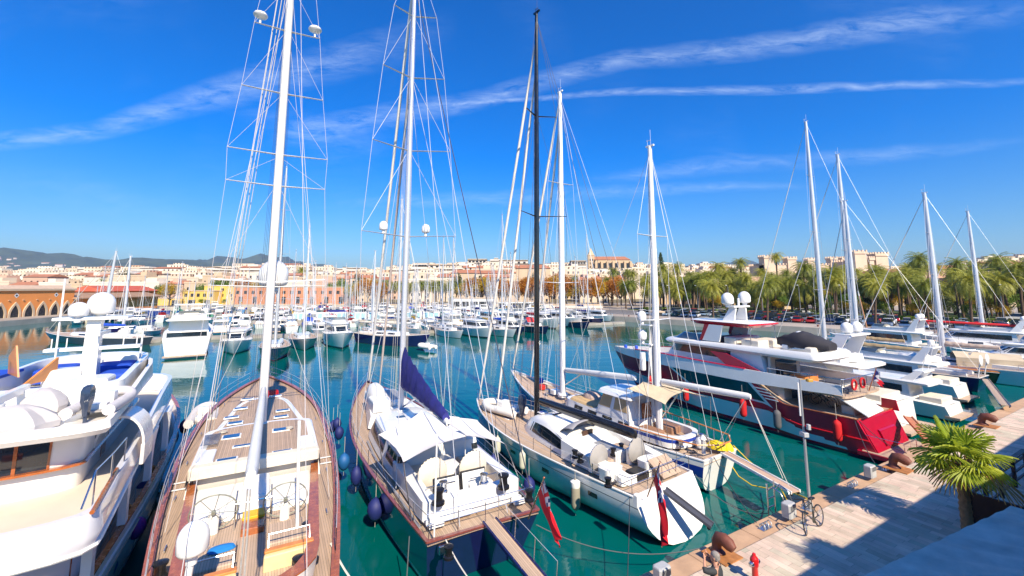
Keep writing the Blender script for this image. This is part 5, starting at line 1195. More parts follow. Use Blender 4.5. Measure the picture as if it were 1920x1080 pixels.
for i, x in enumerate((6.5, 9.0)):
    p_ = D2.wld((x, D2.hb(D2.tx(x))+.24, 1.6)); fender(('beige fender amidships on the white sloop, aft of the third', 'beige fender nearest the bow of the white sloop')[i], *p_, r=.17, h=.8, mt=M('pale_fender', (.55, .54, .42), .7), top=.35)
# dinghies on the near boats
h = D2.wld((11.9, .1, 0)); tb_ = tube_boat('white tender with dark outboard on the foredeck of the black-masted yacht', h, 3.0, 1.15, .22, D2.rz+.2, 1.95, M('hypalon_white', (.75, .72, .66), .6), inner=white, motor=True)
h = P(398, 765, 2.2); o = tube_boat('pale grey inflatable slung along the port side of the teak-decked yacht', B2.wld((21.4, 3.1, 0)), 3.6, 1.1, .25, B2.rz, 1.9, M('hypalon_grey', (.62, .58, .56), .6))
# ================================================================== QUAYSIDE THINGS
def qsd(p): dx, dy = p[0]-QO[0], p[1]-QO[1]; return dx*QU[0]+dy*QU[1], dx*QM[0]+dy*QM[1]
rust = M('rusty_iron', (.17, .055, .035), .6, var=.4, scale=3, bump=.4, bscale=14)
rustp = M('rust_plate', (.42, .17, .05), .7, var=.35, scale=4)
def bollard(px, py, k, label):
    p_ = P(px, py, QZ); s, d = qsd(p_); d = max(.45, d)
    o = thing('bollard', label, 'bollard', q(s, d), QR, 'iron bollards on the quay'); 
    m = MB(); m.box(-.55*k, -.75*k, .004, .55*k, .35*k, .035); m.build('base_plate', rustp, o)
    m = MB(); m.path([(0, 0, .03), (0, .02, .2*k), (0, 0, .42*k), (0, -.1*k, .6*k), (0, -.34*k, .64*k), (0, -.58*k, .56*k), (0, -.74*k, .46*k)], lambda t: k*(.27-.13*sin(pi*min(1, t*2.2)) if t < .5 else .19+.02*sin(pi*(t-.5)*2))*(1 if t < .95 else .7), n=14, ell=(1.25, 1)); m.build('bollard_body', rust, o, smooth=60)
    return o
bollard(1345, 1036, .8, 'nearest rusty bollard, beside the man at the quay edge')
bollard(1676, 877, .85, 'rusty curved bollard between the palm and the stern of the burgundy yacht')
bollard(1842, 797, .9, 'farthest rusty curved bollard, beyond the palm crown')
def pedestal(px, py, label):
    p_ = P(px, py, QZ); s, d = qsd(p_); o = thing('service_pedestal', label, 'pedestal', q(s, d), QR, 'service pedestals on the quay')
    m = MB(); m.rbox(-.24, -.17, 0, .24, .17, .5, .05); m.build('housing', M('pedestal_grey', (.42, .43, .44), .5), o)
    m = MB(); m.rbox(-.18, -.185, .28, .18, -.165, .44, .008); m.build('socket_cover', M('pedestal_dark', (.12, .13, .14), .5), o)
pedestal(1242, 1094, 'grey service pedestal on the quay edge beside the man'); pedestal(1480, 968, 'grey service pedestal by the bicycle'); pedestal(1632, 893, 'grey service pedestal next to the middle bollard')
# lamp pole
lp = P(1519, 957, QZ); o = thing('lamp_pole', 'slim grey pole with small boxes behind the leaning bicycle', 'pole', lp, 0)
top = Q(1500, 712, lp[1])[2]-QZ
m = MB(); m.tube((0, 0, 0), (0, 0, top*.55), .058, .048, 12); m.tube((0, 0, top*.55), (0, 0, top), .04, .032, 12); m.lathe([(.13, 0), (.13, .03), (.08, .05)], n=14); m.build('pole_shaft', M('galvanised', (.40, .42, .44), .45, metal=.5), o, smooth=50)
m = MB(); m.rbox(-.1, -.16, top*.56, .1, .16, top*.56+.16, .02); m.rbox(.04, -.22, top*.62, .16, -.08, top*.66, .02); m.build('junction_box', M('pedestal_grey', (.42, .43, .44), .5), o)
m = MB(); m.tube((-.12, -.05, top*.72), (-.12, -.05, top*.98), .03, n=6); m.build('antenna', white2, o)
m = MB(); m.tube((0, 0, top), (.3, -.1, top+.05), .015, n=5); m.rbox(.2, -.2, top-.05, .42, -.02, top+.06, .03); m.build('camera_head', M('bulb_amber', (.5, .3, .05), .5), o)
# bicycle
def bicycle(label, pos, rz, group=None, lean=.12):
    o = thing('bicycle', label, 'bicycle', pos, rz, group); o.rotation_euler = (lean, 0, rz)
    bk = M('bike_black', (.03, .035, .03), .35); R = .34
    for x, turn in ((-.52, .35), (.52, 0)):
        m = MB(); m.path([(R*cos(a), 0, R*sin(a)) for a in [2*pi*i/28 for i in range(29)]], .02, n=7, cap=False); w_ = m.build('wheel', black, o, loc=(x, 0, R), rz=turn, smooth=60)
        m = MB()
        m.path([((R-.03)*cos(a), 0, (R-.03)*sin(a)) for a in [2*pi*i/24 for i in range(25)]], .01, n=5, cap=False)
        for i in range(14): a = 2*pi*i/14; m.tube((0, .02 if i % 2 else -.02, 0), ((R-.03)*cos(a), 0, (R-.03)*sin(a)), .003, n=3)
        m.lathe([(.025, -.04), (.025, .04)], n=8, ax='y'); m.build('rim', chrome, w_)
    m = MB(); A_, B_, C_, D_, H_ = (.52, 0, R), (.1, 0, .3), (.22, 0, .82), (-.3, 0, .78), (-.36, 0, .62)
    for a, c in ((B_, C_), (B_, H_), (C_, D_), (A_, B_), (A_, (.2, 0, .74)), (H_, (-.52, 0, R)), (D_, H_)): m.tube(a, c, .017, n=7)
    m.lathe([(.1, -.03), (.1, -.015)], (.1, 0, .3), 14, 'y'); m.tube((.1, -.06, .3), (.2, -.08, .18), .01); m.tube((.1, .06, .3), (0, .08, .42), .01); m.build('frame', bk, o, smooth=50)
    m = MB(); m.tube(D_, (-.28, 0, 1.0), .015); m.path([(-.35, .3, 1.0), (-.26, .1, 1.02), (-.26, -.1, 1.02), (-.35, -.3, 1.0)], .014, n=6); m.build('handlebar', black, o)
    m = MB(); m.tube(C_, (.25, 0, .95), .013); m.rbox(.12, -.07, .94, .4, .07, .99, .03); m.build('saddle', black, o)
    return o
w1, w2 = P(1513, 1002, QZ), P(1538, 986, QZ)
bicycle('black bicycle leaning against the slim grey pole on the quay', ((w1[0]+w2[0])/2, (w1[1]+w2[1])/2, QZ), atan2(w2[1]-w1[1], w2[0]-w1[0]), lean=-.12)
# red hydrant
hp_ = P(1417, 1092, QZ); o = thing('fire_hydrant', 'red fire hydrant standing on the pale paving behind the man', 'hydrant', hp_, .5)
hr = M('hydrant_red', (.6, .012, .012), .3, coat=.5)
m = MB(); m.lathe([(.14, 0), (.14, .04), (.09, .06), (.085, .42), (.11, .46), (.12, .62), (.1, .68), (.05, .74), (.05, .78), (.02, .8)], n=14); m.build('hydrant_body', hr, o, smooth=40)
for sd in (1, -1): m = MB(); m.lathe([(.07, 0), (.075, .05), (.06, .1), (.02, .12)], (sd*.1, 0, .53), 12, 'x') if sd > 0 else m.lathe([(.02, -.12), (.06, -.1), (.075, -.05), (.07, 0)], (-.1, 0, .53), 12, 'x'); m.build('outlet_cap', chrome, o, smooth=40)
# ladder
lp_ = P(1452, 958, 1.12); s, d = qsd(lp_); o = thing('ladder', 'steel swimming ladder fixed to the quay edge near the gangway of the ketch', 'ladder', q(s, -.12, 0), QR)
m = MB()
for x in (-.24, .24): m.path([(x, .12, -.6), (x, .12, 2.15)], .03, n=8); m.path([(x+.02, .1, 1.9 if x < 0 else 1.8), (x, -.1, 2.1), (x, -.4, 2.0), (x, -.55, 1.7), (x, -.55, 1.15)], .025, n=7)
m.build('handrail', chrome, o, smooth=60)
for k in range(8): m = MB(); m.tube((-.24, .12, -.4+.33*k), (.24, .12, -.4+.33*k), .022, n=6); m.build('rung', chrome, o)
# mooring fittings on the coping
for i, (px, py) in enumerate(((1315, 1025), (1418, 982), (1495, 945), (1572, 902), (1634, 872), (1752, 815))):
    s, d = qsd(P(px, py, 1.12)); o = thing('mooring_cleat', 'galvanised mooring shackles on the coping, ' + ('beside the nearest bollard', 'where the dark line of the ketch comes ashore', 'by the foot of the grey pole', 'midway between pole and middle bollard', 'next to the middle pedestal', 'behind the palm crown')[i], 'cleat', q(s, .38, 1.12), QR)
    m = MB(); m.rbox(-.3, -.12, 0, .3, .12, .03, .01); m.build('plate', chrome, o)
    for x in (-.18, .05, .24):
        m = MB(); m.path([(x, -.1, .03), (x, -.08, .16), (x+.03, .02, .2), (x, .1, .12), (x, .1, .03)], .022, n=6); m.build('shackle', M('galvanised', (.40, .42, .44), .45, metal=.5), o, smooth=60)
# person at the quay edge (seen from behind, raising a camera)
def person():
    pb = P(1338, 1120, QZ); s, d = qsd(pb)
    px_, py_ = P(1342, 1048, 2.93)[:2]
    o = thing('person', 'man in dark grey t-shirt seen from behind, hands raised to his face', 'person', (px_, py_, QZ), QR+pi/2+.35)
    # body: x forward, y left
    J = {'pel': (0, 0, .95), 'wai': (0, 0, 1.1), 'che': (.01, 0, 1.32), 'neb': (0, 0, 1.47), 'nek': (.02, 0, 1.53), 'hd': (.03, 0, 1.6)}
    vs = [J['pel'], J['wai'], J['che'], J['neb']]; rad = [.15, .145, .165, .09]; ed = [(0, 1), (1, 2), (2, 3)]
    def chain(root, pts):
        prev = root
        for p_, r_ in pts: vs.append(p_); rad.append(r_); ed.append((prev, len(vs)-1)); prev = len(vs)-1
        return prev
    chain(3, [((.02, 0, 1.53), .062), ((.04, 0, 1.6), .065)])
    hand = {}
    for sd in (1, -1):
        chain(2, [((0, sd*.17, 1.42), .075), ((.10, sd*.27, 1.42), .052), ((.17, sd*.34, 1.44), .046), ((.22, sd*.22, 1.54), .036), ((.24, sd*.12, 1.6), .028)])
        chain(0, [((0, sd*.1, .88), .11), ((.02, sd*.11, .5), .07), ((0, sd*.12, .1), .045), ((.03, sd*.12, .05), .045), ((.16, sd*.13, .03), .035)])
    me = bpy.data.meshes.new('body'); me.from_pydata(vs, ed, []); bo = bpy.data.objects.new('body', me); COL.objects.link(bo); bo.parent = o
    sk = bo.modifiers.new('s', 'SKIN'); 
    for i, r_ in enumerate(rad): me.skin_vertices[0].data[i].radius = (r_*(1.0), r_*(1.35 if i in (1, 2) else 1.1 if i == 0 else 1))
    me.skin_vertices[0].data[0].use_root = True
    sb = bo.modifiers.new('u', 'SUBSURF'); sb.levels = 2; sb.render_levels = 2
    skin = M('skin', (.52, .27, .18), .55, var=.12)
    me.materials.append(skin)
    # clothing: shirt and trousers as shells round the body
    shirt = M('dark_grey_shirt', (.035, .04, .045), .85, bump=.5, bscale=12); tr_ = M('dark_trousers', (.05, .055, .08), .85, bump=.4)
    m = MB(); m.loft([[(a*cos(t), b_*sin(t), z) for t in [2*pi*k/16 for k in range(16)]] for z, a, b_ in ((.86, .15, .19), (.95, .155, .195), (1.1, .14, .18), (1.25, .15, .2), (1.36, .145, .215), (1.44, .11, .18), (1.49, .075, .1))], True, False)
    for sd in (1, -1): m.path([(0, sd*.14, 1.4), (.05, sd*.22, 1.42), (.12, sd*.30, 1.43), (.17, sd*.345, 1.44), (.2, sd*.30, 1.49)], .09, .058, n=12)
    m.build('shirt', shirt, o, smooth=70)
    m = MB(); m.loft([[(a*cos(t), b_*sin(t), z) for t in [2*pi*k/16 for k in range(16)]] for z, a, b_ in ((.78, .15, .185), (.9, .145, .18), (.97, .14, .175))], True, False)
    for sd in (1, -1): m.path([(0, sd*.09, .86), (.02, sd*.11, .5), (0, sd*.12, .08)], .115, .07, n=12)
    m.build('trousers', tr_, o, smooth=70)
    m = MB(); rg = []
    for z, a, b_, x in ((1.53, .05, .05, .03), (1.57, .075, .062, .045), (1.62, .092, .075, .035), (1.68, .1, .08, .025), (1.73, .098, .078, .02), (1.765, .08, .064, .015), (1.785, .045, .035, .01)): rg.append([(x+a*cos(t)*(1+.08*(cos(t) > .8)), b_*sin(t), z) for t in [2*pi*k/16 for k in range(16)]])
    m.loft(rg, True, True); m.path([(.11, 0, 1.67), (.145, 0, 1.63), (.12, 0, 1.62)], .014, n=6)
    for sd in (1, -1): m.ell((.02, sd*.08, 1.655), .025, .012, .035, 8, 6)
    for sd in (1, -1): m.ell((.108, sd*.032, 1.68), .012, .014, .01, 8, 5)
    m.tube((.118, -.025, 1.6), (.118, .025, 1.6), .007, n=5); m.build('head', skin, o, smooth=60)
    m = MB(); rg = []
    for z, a, b_, x in ((1.62, .075, .075, -.02), (1.68, .1, .088, -.012), (1.74, .106, .09, .0), (1.78, .088, .074, .006), (1.805, .05, .04, .006)): rg.append([(x+a*cos(t), b_*sin(t), z) for t in [2*pi*k/16 for k in range(16)]])
    m.loft(rg, True, True); m.build('hair', M('grey_hair', (.30, .27, .25), .9, var=.4, scale=20, bump=1, bscale=60), o, smooth=60)
    for sd in (1, -1):
        m = MB(); hx, hy, hz_ = .24, sd*.12, 1.6
        m.loft([[(hx+.025*cos(t)+k*.02, hy-sd*k*.03+.038*sin(t)*w_, hz_+k*.07) for t in [2*pi*j/10 for j in range(10)]] for k, w_ in ((0, .8), (.6, 1.05), (1.1, 1))], True, True)
        for f in range(4): m.path([(hx+.02, hy-sd*.03+(.027-.018*f), hz_+.07), (hx+.035, hy-sd*.045+(.03-.019*f), hz_+.11-.004*f), (hx+.02, hy-sd*.06+(.028-.019*f), hz_+.135-.006*f)], .009, .007, n=6)
        m.path([(hx, hy-sd*.02, hz_+.02), (hx-.02, hy-sd*.05, hz_+.05), (hx-.015, hy-sd*.075, hz_+.075)], .011, .008, n=6); m.build('hand', skin, o, smooth=60)
person()
# awning, posts and fence on the right -----------------------------
wood = M('dark_wood', (.045, .016, .012), .45, var=.3, scale=3)
awm = M('grey_fabric_roof', (.62, .55, .47), .75, var=.3, scale=1.2, bump=.8, bscale=2.5)
s_a, d_a = qsd(P(1880, 955, 3.4)); s_b, _ = qsd(P(1620, 1080, 3.4)); d_a = 5.85
o = thing('awning', 'large shaded grey fabric roof over the restaurant terrace at the lower right', 'awning', q(-12.2, 4.5, 0), QR-.1)
W_ = 14.6; m = MB(); nx, ny = 60, 24; vs = []
for j in range(ny+1):
    for i in range(nx+1):
        x, y = W_*i/nx, -2.3*j/ny; ed = abs(((x/3.4) % 1)-.5)*2
        z = 3.42+.30*(-y/2.3)-.10*(1-ed**2)*sin(pi*min(1, j/ny+.08))+.035*sin(x*7+y*3.2)*(.3+j/ny)+.02*sin(x*19-y*4)*(.4+j/ny)+.03*abs(sin(x*.92)); vs.append((x, y, z))
m.add(vs, [(j*(nx+1)+i, j*(nx+1)+i+1, (j+1)*(nx+1)+i+1, (j+1)*(nx+1)+i) for j in range(ny) for i in range(nx)]); m.add([(x, y, z-.015) for x, y, z in vs[:nx+1]]+[(x, y-.01, z-.22) for x, y, z in vs[:nx+1]], [(i, i+1, nx+2+i, nx+1+i) for i in range(nx)])
m.build('fabric', awm, o, smooth=70)
for k in range(5):
    m = MB(); m.rbox(W_*k/4-.05, -.12, QZ, W_*k/4+.05, -.02, 3.38, .01); m.build('post', wood, o)
m = MB(); m.box(-.05, -.12, 3.22, W_+.05, -.02, 3.36); m.build('beam', wood, o)
# low wooden fence
s0, d0 = qsd(P(1833, 985, QZ)); o = thing('wooden_fence', 'dark brown wooden fence behind the near palm, beside the grey fabric roof', 'fence', q(5.7, 4.15, QZ), QR)
for k in range(5): m = MB(); m.box(1.9*k-.06, -.06, 0, 1.9*k+.06, .06, 1.15); m.build('post', wood, o)
m = MB(); m.box(-.06, -.09, 1.15, 7.7, .09, 1.2); m.box(0, -.03, .9, 7.6, .03, .98); m.box(0, -.03, .55, 7.6, .03, .62); m.box(0, -.03, .2, 7.6, .03, .27); m.build('rail', wood, o)
m = MB(); m.box(0, -1.8, 0, .08, -.06, 1.1); m.build('side_panel', wood, o)
# terrace building the photograph is taken from (casts the shade on the quay)
o = thing('quayside_building', 'low plastered restaurant building under the viewer', 'building', q(-24, 10.6, QZ), QR)
pls = M('ochre_plaster', (.5, .38, .25), .85, var=.12, scale=.6)
m = MB(); m.box(0, -9, 0, 92, 0, 6.35); m.build('wall', pls, o)
m = MB(); m.box(-.2, -9.2, 6.35, 92.2, .25, 6.6); m.mat(1).box(0, -9, 6.6, 92, -.3, 6.62); m.build('roof_terrace', [white2, conc], o)
for k in range(23):
    m = MB(); m.box(1.5+4*k, 0, 3.3, 3.3+4*k, .05, 5.4); f_ = m.build('window', wood, o); m = MB(); m.box(1.65+4*k, .05, 3.45, 3.15+4*k, .06, 5.25); m.build('pane', glass, f_)
# near fan palm ------------------------------------------------------
palm_green = None
def leafmat(name, c0, c1, rough=.5, tr=.25, scale=.5):
    m, n, l, b = nodes_of(name)
    f = noise(n, l, scale, 3); oi = n.new('ShaderNodeObjectInfo')
    f = nmath(n, l, 'MULTIPLY_ADD', f, 1.8, -.5, clamp=True)
    f2 = nmath(n, l, 'ADD', nmath(n, l, 'MULTIPLY', oi.outputs['Random'], .5), nmath(n, l, 'MULTIPLY', f, .5))
    l.new(mix_rgb(n, l, f2, c0, c1), b.inputs['Base Color']); b.inputs['Roughness'].default_value = rough
    t = n.new('ShaderNodeBsdfTranslucent'); l.new(mix_rgb(n, l, f2, [x*1.3 for x in c0], [x*1.4 for x in c1]), t.inputs[0])
    ms = n.new('ShaderNodeMixShader'); ms.inputs[0].default_value = tr; l.new(b.outputs[0], ms.inputs[1]); l.new(t.outputs[0], ms.inputs[2])
    l.new(ms.outputs[0], n['Material Output'].inputs[0]); return m
fanm = leafmat('fan_palm_leaf', (.22, .32, .02), (.5, .52, .05), .5, .4, 2.5); fand = leafmat('fan_palm_dry', (.32, .2, .07), (.42, .28, .08), .7, .2)
barkm = M('palm_bark', (.30, .17, .08), .9, var=.45, scale=6, bump=1, bscale=18)
def fan_palm(label, base, h, R, seed, nleaf=34):
    r_ = random.Random(seed); o = thing('fan_palm', label, 'palm tree', base, 0)
    m = MB(); rg = []
    K = 26
    for i in range(K+1):
        t = i/K; rad = (.175-.03*t+.05*max(0, t-.75)*4)*(1+.10*((i % 2)*2-1)*(.4+t)); rg.append([(rad*cos(a)*(1+.05*sin(a*5+i)), rad*sin(a)*(1+.05*cos(a*4+i)), h*t) for a in [2*pi*k/14 for k in range(14)]])
    m.loft(rg, True, True)
    for i in range(46):
        a = r_.uniform(0, 2*pi); z = h*r_.uniform(.68, 1.0); m.path([(.2*cos(a), .2*sin(a), z), (.3*cos(a), .3*sin(a), z+.12), (.34*cos(a), .34*sin(a), z+.3)], .035, .012, n=4)
    m.build('trunk', barkm, o, smooth=40)
    for li in range(nleaf):
        t = li/nleaf; az = li*2.39996+r_.uniform(-.2, .2); el = lerp(1.35, -.55, t**.85)+r_.uniform(-.1, .1)
        pl_ = R*.48*lerp(.8, 1.1, r_.random()); fl_ = R*.58*lerp(.85, 1.1, r_.random())
        d = (cos(az)*cos(el), sin(az)*cos(el), sin(el)); c0 = (0, 0, h)
        c1 = (d[0]*pl_, d[1]*pl_, h+.05+d[2]*pl_-.06*pl_*(1-t)); m = MB()
        m.path([c0, l3(c0, c1, .5), c1], .018, .01, n=4)
        # fan in the plane spanned by d (drooping) and side vector
        sv = (-sin(az), cos(az), 0); up = (-cos(az)*sin(el), -sin(az)*sin(el), cos(el)); nseg = 26
        dry = t > .86
        for k in range(nseg):
            a = lerp(-2.1, 2.1, k/(nseg-1)); ln = fl_*(1-.28*abs(a/2.1)**2)*r_.uniform(.92, 1.05)
            dd = [d[j]*cos(a)+sv[j]*sin(a) for j in range(3)]; pleat = .022*(1 if k % 2 else -1)
            def pt_(f, off):
                dr = -(.16+.38*t)*fl_*f**2.2; px_ = -sin(a); w_ = off*(.036*fl_*min(1, f*1.8) if f < .55 else .036*fl_*max(.04, (1-f)/.45))
                side = [-d[j]*sin(a)+sv[j]*cos(a) for j in range(3)]
                return tuple(c1[j]+dd[j]*ln*f+side[j]*w_*1.45+(up[j]*(.05*fl_*abs(sin(a))*f+pleat*(1 if off else -1)*f)) + (dr if j == 2 else 0) for j in range(3))
            fr = (0.02, .3, .6, .8, 1.0); L_ = [pt_(f, 1) for f in fr]; C_ = [pt_(f, 0) for f in fr]; R_ = [pt_(f, -1) for f in fr]
            m.add(L_+C_+R_, [(i, i+1, 5+i+1, 5+i) for i in range(4)]+[(5+i, 6+i, 11+i, 10+i) for i in range(4)])
        m.build('fan_leaf', fand if dry else fanm, o)
    return o
pb = (15.6, 15.9, QZ); cz = Q(1800, 868, pb[1]); fan_palm('short fan palm standing on the quay beside the wooden fence', (cz[0], pb[1], QZ), cz[2]-QZ+.1, 1.42, 5, 26)
# second fan palm just outside the frame casts its shade on the quay near the bicycle
fan_palm('tall fan palm behind the restaurant awning, outside the picture, shading the paving by the bicycle', (13.5, 8.3, QZ), 5.5, 1.45, 9, 18)
# mooring lines, stays and hoses ------------------------------------
def wl(b_, x, y, z): return b_.wld((x, y, z))
def pz(px, py, z): return P(px, py, z)
ml = M('wet_line', (.10, .11, .12), .8); wlm = M('white_line', (.6, .57, .52), .8)
mooring('grey mooring line from the dark blue yacht stern running under the ensign to the quay', wl(C2, -.1, -1.9, 1.5), pz(1312, 1028, 1.2), .5, ml)
mooring('pale mooring line from the port quarter of the dark blue yacht', wl(C2, -.1, 1.5, 1.9), pz(935, 1140, 1.2), .25, wlm, .02)
mooring('mooring line from the port side of the dark blue yacht down to the water', wl(C2, 1.2, 2.3, 1.6), pz(760, 1120, .1), .1, ml, .018)
mooring('white mooring line from the right side of the teak-decked yacht', pz(620, 1018, 2.1), pz(670, 1100, 1.2), .1, wlm, .03)
mooring('dark mooring line from the ketch stern down to the quay shackles', wl(E2, 0, .6, 1.7), pz(1418, 980, 1.2), .15, darkrope, .018)
mooring('thin line from the white sloop stern quarter to the quay', wl(D2, .2, 2.0, 1.7), pz(1175, 1120, 1.0), .2, darkrope, .014)
mooring('grey line from the white sloop stern running to the quay behind the ketch gangway', wl(D2, -.2, -1.9, 1.7), pz(1440, 962, 1.1), .5, ml, .016)
mooring('dark mooring line from the burgundy yacht quarter to the quay', wl(F2, .2, 2.3, 2.2), pz(1640, 868, 1.2), .3, darkrope, .02)
mooring('second mooring line across the red transom of the burgundy yacht', wl(F2, .2, 2.3, 2.4), pz(1700, 850, 1.2), .3, darkrope, .018)
yh = M('yellow_hose', (.72, .48, .01), .5)
m = MB(); m.path([tuple(p_[i] for i in range(3)) for p_ in [pz(1375, 835, 1.8), pz(1400, 860, 1.2), pz(1432, 888, .9), pz(1490, 925, 1.1), pz(1512, 934, 1.25), pz(1519, 945, 1.35)]], .025, n=6); tag(m.build('water_hose', yh, None, smooth=60), 'yellow hose hanging from the ketch stern above the gangway to the grey pole', 'hose')
m = MB(); m.path([pz(1368, 868, .9), pz(1385, 893, .5), pz(1410, 910, .3), pz(1440, 916, .35), pz(1460, 908, .8), pz(1474, 935, .9), pz(1485, 952, 1.2)], .025, n=6); tag(m.build('water_hose', yh, None, smooth=60), 'orange-yellow hose looping low over the water beside the steel ladder', 'hose')
gend = pz(1488, 915, 1.7)
for k in (1, -1):
    a_ = pz(1474+k*6, 905+k*8, 1.6); b_ = wl(E2, -1.5, -.1+.3*k, 4.7)
    mooring('gangway support rope from the ketch mizzen boom, ' + ('nearer the pole' if k > 0 else 'nearer the boat'), (E2.wld((-1.5, -.1, 4.7))), a_, .02, wlm, .014)
# ================================================================== OTHER BOATS
ordw = ['first', 'second', 'third', 'fourth', 'fifth', 'sixth', 'seventh', 'eighth', 'ninth', 'tenth', 'eleventh', 'twelfth', 'thirteenth', 'fourteenth', 'fifteenth', 'sixteenth', 'seventeenth', 'eighteenth', 'nineteenth', 'twentieth']
def ordn(n):
    tens = {2: 'twenty', 3: 'thirty', 4: 'forty', 5: 'fifty', 6: 'sixty', 7: 'seventy', 8: 'eighty', 9: 'ninety'}
    if n < 20: return ordw[n]
    n += 1
    if n >= 100: return 'hundred and '+ordn(n-101) if n > 100 else 'hundredth'
    return tens[n//10]+'-'+ordw[n % 10-1] if n % 10 else tens[n//10][:-1]+'ieth'
def far(px, py, L, B, d=(.48, -.87)):
    """bow waterline pixel + length -> (stern xy, bow xy); d is the way the bow points"""
    w_ = P(px, py, 0); n_ = hypot(*d); return (w_[0]-d[0]/n_*L, w_[1]-d[1]/n_*L, w_[0], w_[1])
def myacht(seg, name, label, B, fb, hullm, group=None, fly=True, decks=1, win=None, accent=None, domes=1, arch=True, ham=None, bimini=None, k=1.0, detail=True, bootm=None, cat='motor yacht'):
    b = Boat(*seg, name, label, cat, group); L = b.L; th = b.t; win = win or glass; acc = accent or white
    zs, zb = fb*.72, fb*1.12
    b.hull(B, zs, fb*.85, zb, [hullm, bootm or antif, antif], so=-.3, bo=L*.13, stern=.88, tm=.4, pw=2.6, wl=.8, deck=white2, rail=None, nst=14)
    c0 = ringz(plan(L*.16, L*.80, B*.40, B*.24, .1, L*.14), fb*.72); c1 = ringz(plan(L*.17, L*.64, B*.37, B*.27, .1, L*.09), fb*.85+1.35*k)
    cb = cabin(th, 'cabin', [c0, c1], white, 45); winrow(cb, c0, c1, both([(5.6, 15.2)])+[(15.8, NR-15.8)], .45, .86, win)
    m = MB(); zt = fb*.85+1.35*k; m.loft([ringz(plan(L*.06, L*.66, B*.42, B*.27, .2, L*.08), zt), ringz(plan(L*.06, L*.67, B*.43, B*.28, .2, L*.08), zt+.15), ringz(plan(L*.07, L*.64, B*.40, B*.26, .2, L*.07), zt+.25)], True, True); rf = m.build('roof', acc, th, smooth=40)
    m = MB(); m.rbox(L*.02, -B*.3, zs, L*.13, B*.3, zs+.45, .05); m.build('cockpit_seat', cream, th)
    m = MB(); m.box(-L*.06, -B*.4, .25, .1, B*.4, .4); m.build('swim_platform', teak2, th)
    if decks > 1:
        d0 = ringz(plan(L*.2, L*.60, B*.36, B*.24, .1, L*.08), zt+.2); d1 = ringz(plan(L*.21, L*.52, B*.33, B*.22, .1, L*.06), zt+1.35*k); cc = cabin(th, 'upper_cabin', [d0, d1], white, 45)
        winrow(cc, d0, d1, both([(5.6, 14.6)])+[(15.4, NR-15.4)], .42, .86, win); zt += 1.25*k
        m = MB(); m.loft([ringz(plan(L*.12, L*.56, B*.38, B*.24, .2, L*.06), zt), ringz(plan(L*.12, L*.57, B*.39, B*.25, .2, L*.06), zt+.2)], True, True); m.build('upper_roof', white, th, smooth=40)
    if fly:
        m = MB(); a_, i_ = plan(L*.12, L*.55, B*.34, B*.22, .3, L*.07), plan(L*.13, L*.53, B*.30, B*.19, .3, L*.06)
        m.loft([ringz(a_, zt+.15), ringz(a_, zt+.7), ringz(i_, zt+.7), ringz(i_, zt+.22)], True, False); m.build('flybridge', white, th, smooth=45)
        m = MB(); m.rbox(L*.2, -B*.22, zt+.2, L*.28, B*.22, zt+.65, .06); m.rbox(L*.40, -B*.15, zt+.2, L*.45, B*.15, zt+.8, .05); m.build('flybridge_seat', cream, th)
        m = MB(); rg = plan(L*.42, L*.545, B*.27, B*.2, .05, L*.06); m.loft([ringz(rg, zt+.68), ringz([(x-.25, y*.93) for x, y in rg], zt+1.05)], True, False); m.build('windscreen', M('smoke_screen', (.16, .19, .2), .1, coat=.4), th)
    if arch:
        m = MB(); za = zt+(1.75 if fly else 1.2)*k
        for sd in (1, -1): m.slab([(L*.22, sd*B*.33, zt+.2), (L*.15, sd*B*.33, zt+.2), (L*.10, sd*B*.27, za), (L*.14, sd*B*.27, za)], (0, sd, 0), .1)
        m.rbox(L*.09, -B*.29, za-.05, L*.15, B*.29, za+.08, .03); m.build('radar_arch', white, th)
        for i in range(domes): dome(th, L*.12, (i-.5*(domes-1))*B*.3, za+.15, .3*k, .6*k, foot=.1)
        m = MB(); m.tube((L*.12, B*.1, za), (L*.09, B*.1, za+1.4), .02, n=4); m.tube((L*.12, -B*.25, za), (L*.08, -B*.25, za+1.9), .02, n=4); m.build('antenna', white, th)
    if bimini:
        m = MB(); m.loft([ringz(plan(L*.12, L*.42, B*.33, B*.3, .3, .4), zt+1.95), ringz(plan(L*.14, L*.4, B*.28, B*.25, .3, .4), zt+2.15)], True, True); bi = m.build('bimini', bimini, th, smooth=60)
        m = MB()
        for sd in (1, -1):
            for x in (.14, .4): m.tube((L*x, sd*B*.3, zt+.6), (L*x, sd*B*.3, zt+2.0), .02, n=4)
        m.build('bimini_frame', chrome, bi)
    if detail: b.stanchions(.35, .92, 6, .55, .1, lines=(1,), r=.02)
    return b
